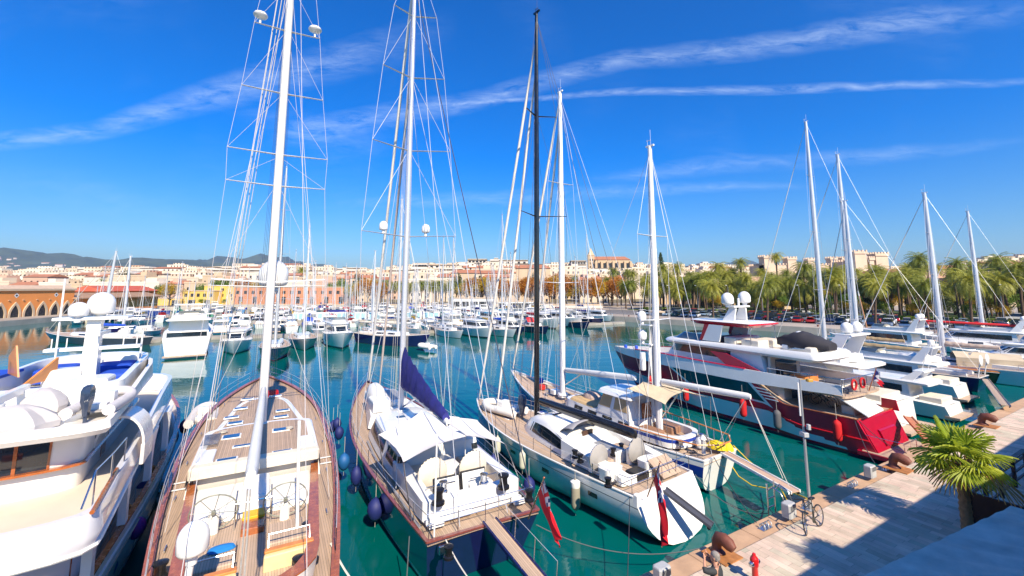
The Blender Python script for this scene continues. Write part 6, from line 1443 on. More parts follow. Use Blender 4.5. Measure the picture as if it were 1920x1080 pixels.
def sboat(seg, name, label, B, fb, hullm, mast=None, group=None, cover=None, cab=True, mr=.09, furl=True, sp=2, band=None, hood=None, deck=None, detail=True, mastmat=None, mizzen=None, rake=0, bootm=None, mastx=.56, cat='sailing boat'):
    b = Boat(*seg, name, label, cat, group); L = b.L; th = b.t
    b.hull(B, fb*.9, fb*.85, fb*1.15, [hullm, bootm or hullm, antif, band or hullm], so=.3, bo=L*.1, stern=.7, tm=.45, pw=2.1, wl=.82, deck=deck or teak2, rail=white if detail else None, railw=.08, nst=12, bands=[(.85, .7, 3)] if band else ())
    if cab:
        c0 = ringz(plan(L*.3, L*.72, B*.33, B*.2, .1, L*.1), fb*.85); c1 = ringz(plan(L*.31, L*.70, B*.27, B*.15, .1, L*.09), fb*.9+.5); c_ = cabin(th, 'coachroof', [c0, c1], white, 45)
        winrow(c_, c0, c1, both([(5.5, 8), (9.5, 12)]), .3, .8)
        m = MB(); m.rbox(L*.06, -B*.28, fb*.88, L*.3, -B*.16, fb*.9+.35, .04); m.rbox(L*.06, B*.16, fb*.88, L*.3, B*.28, fb*.9+.35, .04); m.build('cockpit_coaming', white, th)
    if hood:
        m = MB(); rg = [[(L*.3+.9*cos(a), y, fb+.35+.85*sin(a)*(1-.3*(y/(B*.3))**4)) for y in [lerp(-B*.3, B*.3, i/6) for i in range(7)]] for a in (.1, .5, .9, 1.3, 1.6)]
        m.loft(rg, False, False); m.build('sprayhood', hood, th, smooth=60)
    z0 = fb*.95
    if mast:
        H = mast; mm = mastmat or alu
        spd = [(lerp(z0, H, (i+1)/(sp+1)), B*(.34-.06*i)) for i in range(sp)]
        mx = rig(b, 'mast', L*mastx, z0, H, mr, rake, mm, spd, (L*mastx-.2, B*.44), fb*.9, stays=[] if furl else [((L*.98, 0, fb*1.15), H-.2)], furl=[((L*.97, 0, fb*1.2), H-.4, .045, M('furled_white', (.72, .68, .62), .7))] if furl else [], back=[((.1, 0, fb), H-.1)], wr=.009, halyards=2 if detail else 0, ant=detail)
        boom(th, (L*mastx-.2, 0, fb+1.55), (L*.18, 0, fb+1.65), .09, mm, sail=(.5, .28, cover, .17) if cover else None)
    if mizzen:
        rig(b, 'mizzen_mast', L*.18, z0, mizzen, mr*.8, 0, mastmat or alu, [(lerp(z0, mizzen, .55), B*.28)], (L*.17, B*.38), fb*.9, back=[], wr=.013, halyards=0, ant=False)
        boom(th, (L*.17, 0, fb+1.5), (-L*.03, 0, fb+1.6), .07, mastmat or alu, sail=(.35, .2, cover, .13) if cover else None, name='mizzen_boom')
    if detail: b.stanchions(.1, .9, 6, .6, .08, r=.018, pushpit=True)
    return b
def mastH(px, py, Y): return Q(px, py, Y)[2]
# ------------------------------------------------ right-hand cluster (sterns to the same quay)
dq = (QU[0]*0-.497, .868)
def berth(px, py, L, off=None, z=.3, dd=(-.497, .868)):
    w_ = P(px, py, z); return (w_[0], w_[1], w_[0]+dd[0]*L, w_[1]+dd[1]*L)
g1 = myacht(berth(1690, 798, 20), 'motor_yacht', 'white motor yacht with open stern stairs, moored right behind the burgundy yacht', 5.3, 2.7, whitehull, decks=1, domes=2, k=1.3)
m = MB()
for k in range(5): m.rbox(.1+.28*k, .7, .4, .4+.28*k, 1.5, .62+.3*k, .02)
m.build('stern_stairs', white, g1.t); m = MB(); m.slab([(-.1, .5, .4), (-.1, -1.7, .4), (1.3, -1.6, 1.9), (1.3, .5, 1.9)], (-.7, 0, .6), .08); m.build('garage_door', white, g1.t)
g1b = myacht(berth(1648, 775, 16), 'motor_yacht', 'white motor yacht between the burgundy yacht and the one with stern stairs', 2.6, 2.3, whitehull, decks=1, domes=1, arch=True) if False else None
covered('white covered tender on the upper deck of the yacht with stern stairs', g1.wld((3.6, .3, 0)), 3.4, .75, .7, g1.rz, white2, 2.7*.85+1.35*1.3+.3)
g2 = myacht(berth(1788, 778, 12), 'motor_boat', 'low white open motor boat with a slim pointed stern beside the yacht with stern stairs', 3.6, 1.5, whitehull, decks=1, fly=False, domes=0, arch=True, k=.8, cat='motor boat')
g3 = myacht(berth(1802, 745, 13), 'motor_boat', 'white motor boat with covered tender, left of the dark blue boat with dish aerials', 3.8, 1.9, whitehull, domes=1, k=.9, cat='motor boat')
covered('cream covered tender on the white boat left of the dark blue one', g3.wld((2.6, 0, 0)), 3.0, .7, .6, g3.rz, white2, 1.9*.85+1.35*.9+.3)
g4 = sboat(berth(1848, 728, 15), 'sailing_yacht', 'dark blue sailing yacht with white dish aerials on stern poles and bare silver mast', 4.0, 1.5, navyhull, mastH(1755, 360, 46), sp=3, mr=.2, cover=M('beige_cover', (.52, .36, .18), .8), mastx=.66, cat='sailing yacht')
for y in (.9, -1.0):
    m = MB(); m.tube((.2, y, 1.3), (-.1, y, 2.9), .05, n=6); m.lathe([(.03, -.12), (.5, -.02), (.52, .02), (.03, .1)], (-.15, y, 2.95), 16, 'x', 1, 1); m.build('dish_aerial', white, g4.t, smooth=50)
gangway('gangway', 'wooden gangway with blue edges from the dark blue yacht to the quay', g4.wld((-.1, .2, 1.2)), P(1885, 760, 1.5), .5, teak2, navyhull, rails=False)
# dark green classic yacht lying further along
g5 = sboat((58.5, 41.5, 41.5, 53.5), 'classic_sailing_yacht', 'dark green classic wooden yacht with varnished deck and beige deck tent', 4.4, 1.35, M('dark_green_hull', (.006, .026, .018), .35, coat=.05), None, band=None, deck=M('varnished_deck', (.48, .18, .03), .3, var=.3, scale=2, coat=.5), cat='sailing yacht')
mxg = rig(g5, 'mast', g5.L*.50, 1.4, Q(1755, 362, 47)[2], .3, .3, M('brown_silver_mast', (.56, .52, .47), .3, metal=.4), [(11, 1.0), (16, .8)], (g5.L*.49, 2.0), 1.3, back=[((.2, 0, 1.4), 19)], wr=.016) if False else None
m = MB(); m.loft([[(x, -1.3, 1.4), (x, -1.35, 2.4), (x, 0, 2.9), (x, 1.35, 2.4), (x, 1.3, 1.4)] for x in (7.0, 8.7, 10.4, 12.0)], False, False); m.build('deck_tent', M('beige_tent', (.55, .45, .32), .8, bump=.6, bscale=5), g5.t)
for (x0, x1) in ((2.0, 5.5), (13, 16.5)):
    m = MB(); m.rbox(x0, -.8, 1.3, x1, .8, 1.85, .05); m.build('wooden_deckhouse', orangew, g5.t)
m = MB()
for sd in (1, -1): m.path([g5.edge(i/20*.97, sd, .02, .1) for i in range(21)], .07, n=5)
m.build('varnished_rail', orangew, g5.t)
# silver-masted large sailing yachts behind
def bigsail(mpx, mtop, mbase, Ym, L, label, hullm, cover, dd=(-.497, .868), mf=.45, r=.2, fl=None, B=4.8):
    """a sailing yacht whose mast passes through the given photograph points at distance Ym"""
    base = Q(mbase[0], mbase[1], Ym); topz = Q(mtop[0], mtop[1], Ym-.4)[2]
    sx, sy = base[0]-dd[0]*L*mf, base[1]-dd[1]*L*mf
    b = sboat((sx, sy, sx+dd[0]*L, sy+dd[1]*L), 'sailing_yacht', label, B, 1.7, hullm, topz, mr=r, sp=3, cover=cover, mastx=mf, hood=greyc, cat='sailing yacht'); return b
h1 = bigsail(0, (1517, 226), (1548, 660), 58, 20, 'tall-masted white sailing yacht just behind the satellite dome of the burgundy yacht', whitehull, None, r=.24)
h2 = bigsail(0, (1585, 288), (1606, 668), 56, 19, 'white sailing yacht with beige sail cover, second tall silver mast of the right group', whitehull, M('beige_cover', (.52, .36, .18), .8), r=.24)
h3 = bigsail(0, (1756, 360), (1773, 700), 50, 17, 'white sailing yacht with wide tan sail cover, its mast rising above the green classic yacht', whitehull, M('tan_cover', (.62, .47, .36), .8), r=.24)
h4 = bigsail(0, (1831, 395), (1846, 640), 68, 17, 'white sailing yacht with the rightmost tall silver mast', whitehull, M('dark_cover', (.1, .11, .16), .8), r=.22)
m4 = myacht((P(1905, 655, 1)[0]+2, P(1905, 655, 1)[1]-2, P(1905, 655, 1)[0]-6.5, P(1905, 655, 1)[1]+9.5), 'motor_yacht', 'white motor yacht at the far right with grey side windows and round radar', 4.4, 2.2, whitehull, domes=2)
m5 = myacht(berth(1762, 672, 13), 'motor_yacht', 'white motor yacht with cream domes behind the covered tenders', 4.4, 2.3, whitehull, domes=2, k=1.1)
m6 = myacht((66.0, 47.0, 56.0, 56.0), 'motor_yacht', 'sleek white motor yacht with black wedge side windows, right of the tan sail cover', 4.6, 2.0, whitehull, domes=1)
# red furled sail boat
rb = sboat((76, 60, 63, 70), 'sailing_boat', 'white sailing boat with a bright red furled sail along its boom', 3.8, 1.6, whitehull, None)
boom(rb.t, (rb.L*.9, 0, 4.6), (rb.L*.1, 0, 4.3), .16, red, name='red_sail'); m = MB(); m.tube((rb.L*.85, 0, 1.6), (rb.L*.85, 0, 4.6), .08, n=8); m.tube((rb.L*.15, 0, 1.6), (rb.L*.15, 0, 4.4), .06, n=8); m.build('sail_crutch', alu, rb.t)
# light blue local boat with wooden mast
lb = sboat((59, 81.5, 70, 74.5), 'wooden_boat', 'light blue traditional wooden boat with raked brown mast', 3.2, 1.2, M('light_blue_hull', (.10, .35, .50), .4, coat=.2), None, deck=varnish, cab=False, cat='wooden boat')
m = MB(); m.path([(6.0, 0, 1.0), (5.2, 0, 8.3)], .17, .1, n=8); m.build('mast', M('wooden_mast', (.42, .17, .05), .5, var=.2), lb.t, smooth=50); m = MB(); m.path([(5.2, 0, 8.3), (5.1, 0, 9.2)], .12, .05, n=8); m.build('mast_head', white, lb.t)
m = MB(); m.path([(2, 0, 2.2), (10, .3, 2.8)], .1, .07, n=6); m.build('yard', M('wooden_mast', (.42, .17, .05), .5), lb.t)
# ------------------------------------------------ middle of the harbour
greyhull = M('grey_hull', (.05, .06, .08), .2, coat=.5); bandhull = M('green_grey_hull', (.25, .33, .32), .3)
# big stern-on motor yacht
st = P(347, 668, .2); n_ = (-.56, .83)
y1 = myacht((st[0], st[1], st[0]+n_[0]*18, st[1]+n_[1]*18), 'motor_yacht', 'big white motor yacht seen stern-on, with dark tinted upper windows', 6.2, 3.9, whitehull, decks=1, fly=True, domes=0, k=1.3, bimini=None)
m = MB(); m.box(.32, -2.3, 2.75, .36, 2.3, 3.5); m.build('stern_window', glass, y1.t)
# bow-on boats of the first row
y2 = myacht(far(436, 668, 11.5, 4), 'motor_boat', 'white motor boat bow-on with dark green bottom, next to the big stern-on yacht', 4.3, 2.0, whitehull, domes=0, arch=True, bootm=bandhull, fly=False, cat='motor boat')
y3 = sboat(far(514, 682, 14, 4), 'sailing_yacht', 'navy sailing yacht bow-on with red waterline, behind the thick white mast', 4.1, 1.7, navyhull, mastH(534, 325, 66), bootm=M('red_boot', (.45, .01, .02), .4), mr=.2, sp=3, cover=cream, cat='sailing yacht')
y4 = sboat(far(572, 660, 14, 4), 'sailing_yacht', 'grey-white sailing yacht bow-on, between the navy yacht and the flybridge boat', 4.4, 1.7, M('pale_grey_hull', (.45, .44, .42), .3), mastH(578, 420, 72), mr=.17, sp=2, cover=bluecan, cat='sailing yacht')
y5 = myacht(far(645, 658, 14.5, 4.6), 'motor_yacht', 'white flybridge motor yacht with navy lower hull and blue bimini', 4.7, 2.5, whitehull, domes=0, arch=False, bimini=navy, bootm=navyhull, k=1.1)
bs_ = P(712, 652, 0); be_ = P(806, 652, 0)
y6 = sboat((bs_[0]-6, bs_[1]+8, be_[0], be_[1]), 'sailing_ketch', 'navy two-masted yacht with cream deck tent behind the navy sail cover', 4.6, 1.9, navyhull, mastH(764, 375, 76), mr=.2, sp=3, cover=cream, mizzen=mastH(728, 470, 78), cat='sailing yacht')
tube_boat('small white inflatable hanging off the bow of the navy two-masted yacht', P(800, 650, .6), 3.2, 1.2, .3, 2.4, .35, M('hypalon_white', (.75, .72, .66), .6))
WH = whitehull
rowA = [  # (kind, bow px, bow py, L, B, fb, hull, masttop, label, opts)
 ('s', 868, 636, 11, 3.4, 1.4, WH, (786, 445), 'small white sloop with wood-coloured deck, right of the white inflatable', dict(cover=cream)),
 ('s', 845, 628, 10, 3.2, 1.4, navyhull, (822, 445), 'small navy sloop half hidden behind the navy ketch bow', dict(cover=navy)),
 ('m', 925, 636, 12, 4.0, 2.0, WH, None, 'white cabin cruiser bow-on with green reflection below', dict(domes=0, arch=False, fly=False)),
 ('s', 968, 634, 12, 3.7, 1.5, WH, (886, 403), 'white sloop with slim mast, between two white cruisers', dict(cover=bluecan)),
 ('m', 1010, 622, 15, 4.6, 2.6, WH, None, 'long white motor yacht with sloping dark windscreen', dict(domes=1)),
 ('m', 955, 616, 14, 4.4, 2.5, WH, None, 'white motor yacht with black radar arch behind the cabin cruiser', dict(domes=0)),
 ('m', 1052, 618, 14, 4.4, 2.4, WH, None, 'white open motor yacht with dark curved side windows', dict(domes=1, fly=False)),
 ('m', 1092, 616, 15, 4.5, 2.4, WH, None, 'white motor yacht with black lower hull, left of the navy one', dict(domes=0, bootm=navyhull)),
 ('s', 1132, 610, 13, 4.0, 1.6, navyhull, (1101, 440), 'navy sailing yacht at the right end of the far row', dict(cover=navy)),
 ('m', 1150, 604, 10, 3.4, 1.8, WH, None, 'small white cruiser at the end of the far row by the quay wall', dict(domes=0, fly=False)),
]
for kd, px, py, L, B_, fb, hm_, mt_, lab, op in rowA:
    seg = far(px, py, L, B_, (.55, -.83))
    if kd == 's': sboat(seg, 'sailing_boat', lab, B_, fb, hm_, mastH(*mt_, (seg[1]+seg[3])/2) if mt_ else None, mr=.12, **op)
    else: myacht(seg, 'motor_yacht', lab, B_, fb, hm_, **op)
# left side: dark grey sloop lying across
a1, a2 = P(268, 648, 0), P(82, 640, 0)
l1 = sboat((a1[0], a1[1], a2[0], a2[1]), 'sailing_yacht', 'slate grey sailing yacht lying across, with blue sail cover and leaning white mast', 4.4, 1.5, greyhull, mastH(177, 467, 72), mr=.24, cover=bluecan, hood=navy, rake=1.5, mastx=.42, cat='sailing yacht')
a1, a2 = P(292, 626, 0), P(160, 634, 0)
l2 = sboat((a1[0], a1[1], a2[0], a2[1]), 'sailing_yacht', 'white sailing yacht behind the slate grey one, with single white mast', 4.2, 1.6, WH, mastH(245, 477, 84), mr=.2, cover=white2, mastx=.5, cat='sailing yacht')
a1, a2 = P(308, 596, 0), P(205, 592, 0)
l3b = sboat((a1[0], a1[1], a2[0], a2[1]), 'fishing_boat', 'blue-hulled boat with white deckhouse moored in front of the orange hall', 5.0, 2.6, M('royal_blue_hull', (.02, .06, .30), .3), None, cat='boat')
l4 = sboat(far(272, 632, 9, 3), 'sailing_boat', 'small pale sailing boat with furled blue and red sail beside the pontoon', 2.8, 1.0, M('pale_blue_hull', (.3, .42, .5), .4), mastH(271, 545, 78), cover=bluecan)
# pontoons -----------------------------------------------------------
pon = MB()
def pontoon(a, b_, w_, z=.55):
    d = (b_[0]-a[0], b_[1]-a[1]); L = hypot(*d); o = MB(); o.box(0, -w_/2, -.3, L, w_/2, z); o.build('pontoon', conc, None, loc=(a[0], a[1], 0), rz=atan2(d[1], d[0]))['kind'] = 'structure'
pontoon((-72, 80), (-24, 92), 2.2); pontoon((-24, 92), (30, 118), 2.2); pontoon((-70, 118), (12, 128), 3.0, .9); pontoon((-140, 150), (-40, 152), 2.4); pontoon((-64, 78), (-92, 96), 2.0)
# white kiosks with pale blue doors on the middle pontoon
kb = M('pale_blue_door', (.35, .6, .68), .3); screens = MB()
for i in range(13):
    if i in (5, 9): continue
    x = -58+5.0*i; y = 119.2+x*.12*.98+8*.0+(.0); y = 118+(x+70)*10/82
    o = thing('white_screen', 'white panel screen with pale blue doors, ' + ordn(i) + ' from the left on the middle pontoon', 'screen', (x, y, .9), atan2(10, 82), 'white panels along the middle pontoon')
    m = MB(); m.rbox(-2.3, -.6, 0, 2.3, .6, 2.0, .03); m.build('panel', white2, o)
    for k in range(3): m = MB(); m.box(-1.9+1.4*k, -.63, .15, -.9+1.4*k, -.6, 1.75); m.build('door', kb, o)
for i, (px, col, lab) in enumerate(((1160+0, 'y', 'x'),)): pass
# crowded back rows --------------------------------------------------
R_ = random.Random(21)
covers = [(bluecan, 'blue'), (navy, 'navy'), (cream, 'cream'), (white2, 'white'), (M('red_cover', (.5, .02, .03), .8), 'red'), (M('green_cover', (.05, .2, .12), .8), 'green'), (M('teal_cover', (.02, .35, .55), .8), 'turquoise'), (M('ochre_cover', (.7, .42, .05), .8), 'ochre')]
hulls = [(WH, 'white'), (WH, 'white'), (WH, 'white'), (navyhull, 'navy'), (M('cream_hull', (.7, .62, .48), .4), 'cream'), (M('sky_blue_hull', (.12, .3, .55), .4), 'sky blue'), (greyhull, 'slate')]
protos = {}
rows = [(100, -62, 4, 4.3), (111, -66, 16, 4.6), (122, -64, 20, 4.6), (134, -120, 24, 3.9), (147, -122, 22, 3.9), (166, -128, 14, 4.3), (180, -128, 16, 4.4)]
spots = []
for Y, x0, x1, stp in rows:
    x = x0
    while x < x1:
        spots.append((x+R_.uniform(-.5, .5), Y+(x*.12 if Y < 150 else 0)+R_.uniform(-1, 1))); x += stp+R_.uniform(0, 1.1)
cnt = {}
spots.sort(key=lambda s_: s_[0]/s_[1])
for (x, y) in spots:
    kind = R_.random(); hv = R_.choice(hulls); cv = R_.choice(covers)
    if kind < .62: key = ('s', hv[1], cv[1])
    else: key = ('m', hv[1], 'x')
    ang = (.5, -.86) if R_.random() < .6 else (-.5, .86)
    L = R_.uniform(8, 11.5)
    if key not in protos:
        n_ = hypot(*ang); seg = (0, 0, ang[0]/n_*10, ang[1]/n_*10)
        if key[0] == 's': o = sboat(seg, 'sailing_boat', 'x', 3.1, 1.2, hv[0], 13.2, mr=.08, sp=2, cover=cv[0], detail=False, hood=cv[0] if R_.random() < .5 else None)
        else: o = myacht(seg, 'motor_boat', 'x', 3.3, 1.5, hv[0], domes=0, fly=R_.random() < .5, arch=R_.random() < .6, detail=False, k=.85, bimini=None, cat='motor boat')
        protos[key] = (o.t, tree_of(o.t)); r = o.t; first = True
    else: r, _ = clone(protos[key][0], (0, 0, 0), 0, tree=protos[key][1])
    r.location = (x, y, 0); r.rotation_euler = (0, 0, atan2(ang[1], ang[0])+R_.uniform(-.06, .06)); sc = L/10; r.scale = (sc, sc, sc*R_.uniform(.85, 1.25) if key[0] == 's' else sc)
    n = cnt.get(key, 0); cnt[key] = n+1
    w_ = f'{key[1]} sailing boat with {key[2]} cover' if key[0] == 's' else f'{key[1]} motor boat'
    r['label'] = f'{w_}, crowded back rows, {ordn(n)} such from the left'; r['group'] = 'boats in the crowded back rows'
# ================================================================== TOWN, TREES, CARS
R_ = random.Random(99)
terra = M('terracotta_tiles', (.42, .17, .09), .85, var=.3, scale=.8, bump=.5, bscale=6)
orangep = M('orange_plaster', (.84, .30, .075), .85, var=.14, scale=.15, bump=.3, bscale=3)
beigep = M('beige_plaster', (.60, .45, .30), .85, var=.15, scale=.2)
yellowp = M('yellow_plaster', (.70, .47, .10), .85, var=.12, scale=.2)
brickp = M('salmon_plaster', (.56, .24, .12), .85, var=.14, scale=.2)
darkw = M('window_dark', (.03, .032, .035), .25, var=.3)
sand = M('sandstone', (.55, .40, .25), .85, var=.2, scale=.12, bump=.4, bscale=1)
# orange hall with pointed arches
HA = (-134, 58); HB = (-141.2, 139); hd = (HB[0]-HA[0], HB[1]-HA[1]); HL = hypot(*hd); hr = atan2(hd[1], hd[0])
o = thing('harbour_hall', 'long orange harbour hall with a row of pale pointed arches', 'hall', (HA[0], HA[1], 1.4), hr)
m = MB(); m.box(0, 0, 0, HL, 22, 7.4); m.build('wall', orangep, o)
m = MB(); m.box(-.3, -.35, 7.4, HL+.3, 22.3, 7.95); m.mat(1).loft([[(-.3, -.35, 7.95), (HL+.3, -.35, 7.95), (HL+.3, 22.3, 7.95), (-.3, 22.3, 7.95)], [(0, 3, 9.0), (HL, 3, 9.0), (HL, 19, 9.0), (0, 19, 9.0)]], True, True); m.build('roof', [beigep, M('pale_roof', (.55, .40, .28), .85, var=.2)], o)
def arch_ring(x, w_, h_, hs):
    pts = [(x-w_, 0), (x-w_, hs)]
    for k in range(1, 7): t = k/6; pts.append((x-w_*(1-t**1.7), hs+(h_-hs)*t**.92))
    pts = pts[:-1]+[(x, h_)]
    return pts+[(2*x-a, b_) for a, b_ in reversed(pts[:-1])]
x = HL-2.2; k = 0
while x > 3:
    big, sm = arch_ring(x, 1.7, 4.3, 1.0), arch_ring(x, 1.15, 3.5, .9)
    m = MB(); m.loft([[(a, -.22, z) for a, z in big], [(a, -.22, z) for a, z in sm], [(a, .05, z) for a, z in sm]], False, False); m.loft([[(a, .0, z) for a, z in big], [(a, -.22, z) for a, z in big]], False, False); m.build('arch', beigep, o)
    m = MB(); m.add([(a, -.012, z) for a, z in sm], [tuple(range(len(sm)))]); m.build('doorway', darkw, o)
    m = MB(); m.box(x-2.1, -.25, 4.7, x-1.7, 0, 4.85); m.build('corbel', beigep, o)
    if k % 3 == 1:
        m = MB(); m.add([(x, -.03, 5.4), (x+.7, -.03, 6.1), (x, -.03, 6.8), (x-.7, -.03, 6.1)], [(0, 1, 2, 3)]); m.mat(1).add([(x, -.05, 5.75), (x+.35, -.05, 6.1), (x, -.05, 6.45), (x-.35, -.05, 6.1)], [(0, 1, 2, 3)]); m.build('diamond_window', [white2, darkw], o)
    x -= 3.85; k += 1
o = thing('harbour_wing', 'lower orange wing with brown overhanging roof at the end of the orange hall', 'building', (-141.5, 139.5, 1.4), hr-.02)
m = MB(); m.box(0, 0, 0, 36, 16, 4.6); m.build('wall', orangep, o); m = MB(); m.loft([[(-1, -1.6, 4.6), (37, -1.6, 4.6), (37, 17, 4.6), (-1, 17, 4.6)], [(-1, -1.6, 4.9), (37, -1.6, 4.9), (37, 17, 4.9), (-1, 17, 4.9)], [(1, 5, 6.4), (36, 5, 6.4), (36, 12, 6.4), (1, 12, 6.4)]], True, True); m.build('roof', M('brown_tiles', (.36, .22, .13), .85, var=.25, scale=.5), o)
o = thing('harbour_house', 'orange house with red tiled roof rising behind the lower wing', 'building', (-150, 158, 1.4), hr-.02)
m = MB(); m.box(0, 0, 0, 26, 12, 6.9); m.build('wall', orangep, o); m = MB(); m.loft([[(-.6, -.8, 6.9), (26.6, -.8, 6.9), (26.6, 12.8, 6.9), (-.6, 12.8, 6.9)], [(0, 6, 9), (26, 6, 9), (26, 6.1, 9), (0, 6.1, 9)]], True, True); m.build('roof', M('red_tiles', (.5, .10, .05), .8, var=.2, scale=.6), o)
m = MB(); m.box(22, -.04, 4.6, 23.2, 0, 6.2); m.build('window', darkw, o)
def bx(name, label, px0, px1, ytop, Y, mt_, depth=12, wins=(), roof='flat', zb=1.4, cat='building', group=None, rc=None, wmt=None):
    x0, x1 = Q(px0, 540, Y)[0], Q(px1, 540, Y)[0]; zt = Q((px0+px1)/2, ytop, Y)[2]; w_ = x1-x0
    o = thing(name, label, cat, (x0, Y, zb), 0, group); h = zt-zb
    m = MB(); m.box(0, 0, 0, w_, depth, h); m.build('wall', mt_, o)
    m = MB()
    if roof == 'flat': m.box(-.15, -.15, h, w_+.15, depth+.15, h+.35)
    else: m.loft([[(-.5, -.5, h), (w_+.5, -.5, h), (w_+.5, depth+.5, h), (-.5, depth+.5, h)], [(w_*.12, depth*.45, h+2.2), (w_*.88, depth*.45, h+2.2), (w_*.88, depth*.55, h+2.2), (w_*.12, depth*.55, h+2.2)]], True, True)
    m.build('roof', rc or (terra if roof != 'flat' else beigep), o)
    for (u, v, ww, hh) in wins:
        m = MB(); m.box(w_*u-ww/2, -.06, h*v-hh/2, w_*u+ww/2, 0, h*v+hh/2); f = m.build('window', wmt or darkw, o)
    return o
W1 = [(u, .72, 1.3, 1.5) for u in (.1, .3, .5, .7, .9)]
bx('yellow_building', 'low yellow building with dark ground-floor openings, by the autumn tree', 280, 346, 560, 200, yellowp, wins=[(.2, .4, 2.5, 2.4), (.75, .4, 2.5, 2.4)])
bx('yellow_building', 'taller yellow building with small square windows', 344, 402, 546, 200, yellowp, wins=W1+[(.3, .2, 3.5, 2.4), (.8, .2, 2.4, 2.4)])
bx('yellow_building', 'highest yellow block joined to the salmon building', 383, 441, 536, 206, yellowp, wins=[(.2, .8, 1.2, 1.3), (.6, .8, 1.2, 1.3), (.2, .5, 1.2, 1.3), (.6, .5, 1.2, 1.3), (.9, .5, 1.2, 1.3), (.3, .15, 3, 2)])
bx('salmon_building', 'long salmon-coloured two-storey building with square upper windows', 440, 654, 539, 204, brickp, wins=[(.03+.0675*i, .72, 1.4, 1.5) for i in range(15)]+[(.06+.125*i, .28, 1.8, 3.2) for i in range(8)], wmt=darkw)
m = MB(); 
for i in range(20):
    pass
# harbour back wall and sheds
for i, (px0, px1, Y) in enumerate(((610, 760, 190), (760, 900, 188), (340, 610, 192), (900, 1130, 176))):
    bx('harbour_wall', 'pale low harbour wall ' + ('right of the salmon building', 'in front of the palm row', 'in front of the yellow and salmon buildings', 'below the orange autumn trees')[i], px0, px1, 572, Y, M('white_wall', (.62, .56, .48), .8, var=.15), depth=.6, cat='wall')
for i, (px0, px1, yt, Y) in enumerate(((848, 930, 560, 172), (935, 1000, 566, 168), (1222, 1244, 586, 128))):
    bx('harbour_shed', ('flat-roofed dark-fronted shed in front of the orange trees', 'white flat shed right of the dark-fronted one', 'small kiosk at the corner of the quay')[i], px0, px1, yt, Y, white2, depth=5, wins=[(.1+.2*k, .45, 3, 2) for k in range(5)] if i < 2 else [(.5, .5, 2, 1.5)], cat='shed')
# --- facade material for the many town houses
def facade(name, cols, pw, ph, ww, wh, band=False):
    m, n, l, b = nodes_of(name)
    c = n.new('ShaderNodeTexCoord'); s = n.new('ShaderNodeSeparateXYZ'); l.new(c.outputs['Object'], s.inputs[0])
    g = n.new('ShaderNodeNewGeometry'); s2 = n.new('ShaderNodeSeparateXYZ'); l.new(g.outputs['Normal'], s2.inputs[0])
    u = nmath(n, l, 'DIVIDE', nmath(n, l, 'ADD', s.outputs[0], s.outputs[1]), pw); v = nmath(n, l, 'DIVIDE', s.outputs[2], ph)
    fu, fv = nmath(n, l, 'FRACT', u), nmath(n, l, 'FRACT', v)
    def inside(f, lo, hi): return nmath(n, l, 'MULTIPLY', nmath(n, l, 'GREATER_THAN', f, lo), nmath(n, l, 'LESS_THAN', f, hi))
    mk = nmath(n, l, 'MULTIPLY', inside(fu, .5-ww/2, .5+ww/2) if not band else 1.0, inside(fv, .5-wh/2, .5+wh/2))
    mk = nmath(n, l, 'MULTIPLY', mk, nmath(n, l, 'LESS_THAN', nmath(n, l, 'ABSOLUTE', s2.outputs[2]), .5))
    cell = n.new('ShaderNodeCombineXYZ'); l.new(nmath(n, l, 'FLOOR', u), cell.inputs[0]); l.new(nmath(n, l, 'FLOOR', v), cell.inputs[1])
    wn = n.new('ShaderNodeTexWhiteNoise'); l.new(cell.outputs[0], wn.inputs['Vector'])
    mk = nmath(n, l, 'MULTIPLY', mk, nmath(n, l, 'GREATER_THAN', wn.outputs['Value'], .18))
    oi = n.new('ShaderNodeObjectInfo'); rp = n.new('ShaderNodeValToRGB'); e = rp.color_ramp.elements; e[0].color = (*cols[0], 1); e[1].color = (*cols[-1], 1)
    for i, k in enumerate(cols[1:-1]): x_ = e.new((i+1)/(len(cols)-1)); x_.color = (*k, 1)
    l.new(oi.outputs['Random'], rp.inputs[0])
    st = nmath(n, l, 'MULTIPLY_ADD', noise(n, l, .25, 5, .6), .35, .82)
    mm = n.new('ShaderNodeMix'); mm.data_type = 'RGBA'; mm.blend_type = 'MULTIPLY'; mm.inputs['Factor'].default_value = 1; l.new(rp.outputs[0], mm.inputs['A']); l.new(st, mm.inputs['B'])
    wc = mix_rgb(n, l, wn.outputs['Value'], (.05, .045, .04), (.22, .17, .12))
    l.new(mix_rgb(n, l, mk, mm.outputs['Result'], wc), b.inputs['Base Color']); b.inputs['Roughness'].default_value = .85
    return m
tc_ = [(.68, .56, .42), (.76, .66, .52), (.66, .48, .34), (.80, .72, .60), (.70, .55, .40), (.78, .68, .54), (.62, .38, .24)]
fac = [facade('town_facade', tc_, 3.4, 3.2, .38, .5), facade('town_facade_close', tc_, 2.6, 3.0, .42, .42), facade('town_facade_bands', [(.74, .68, .6), (.66, .56, .46)], 6, 3.1, .8, .42, True)]
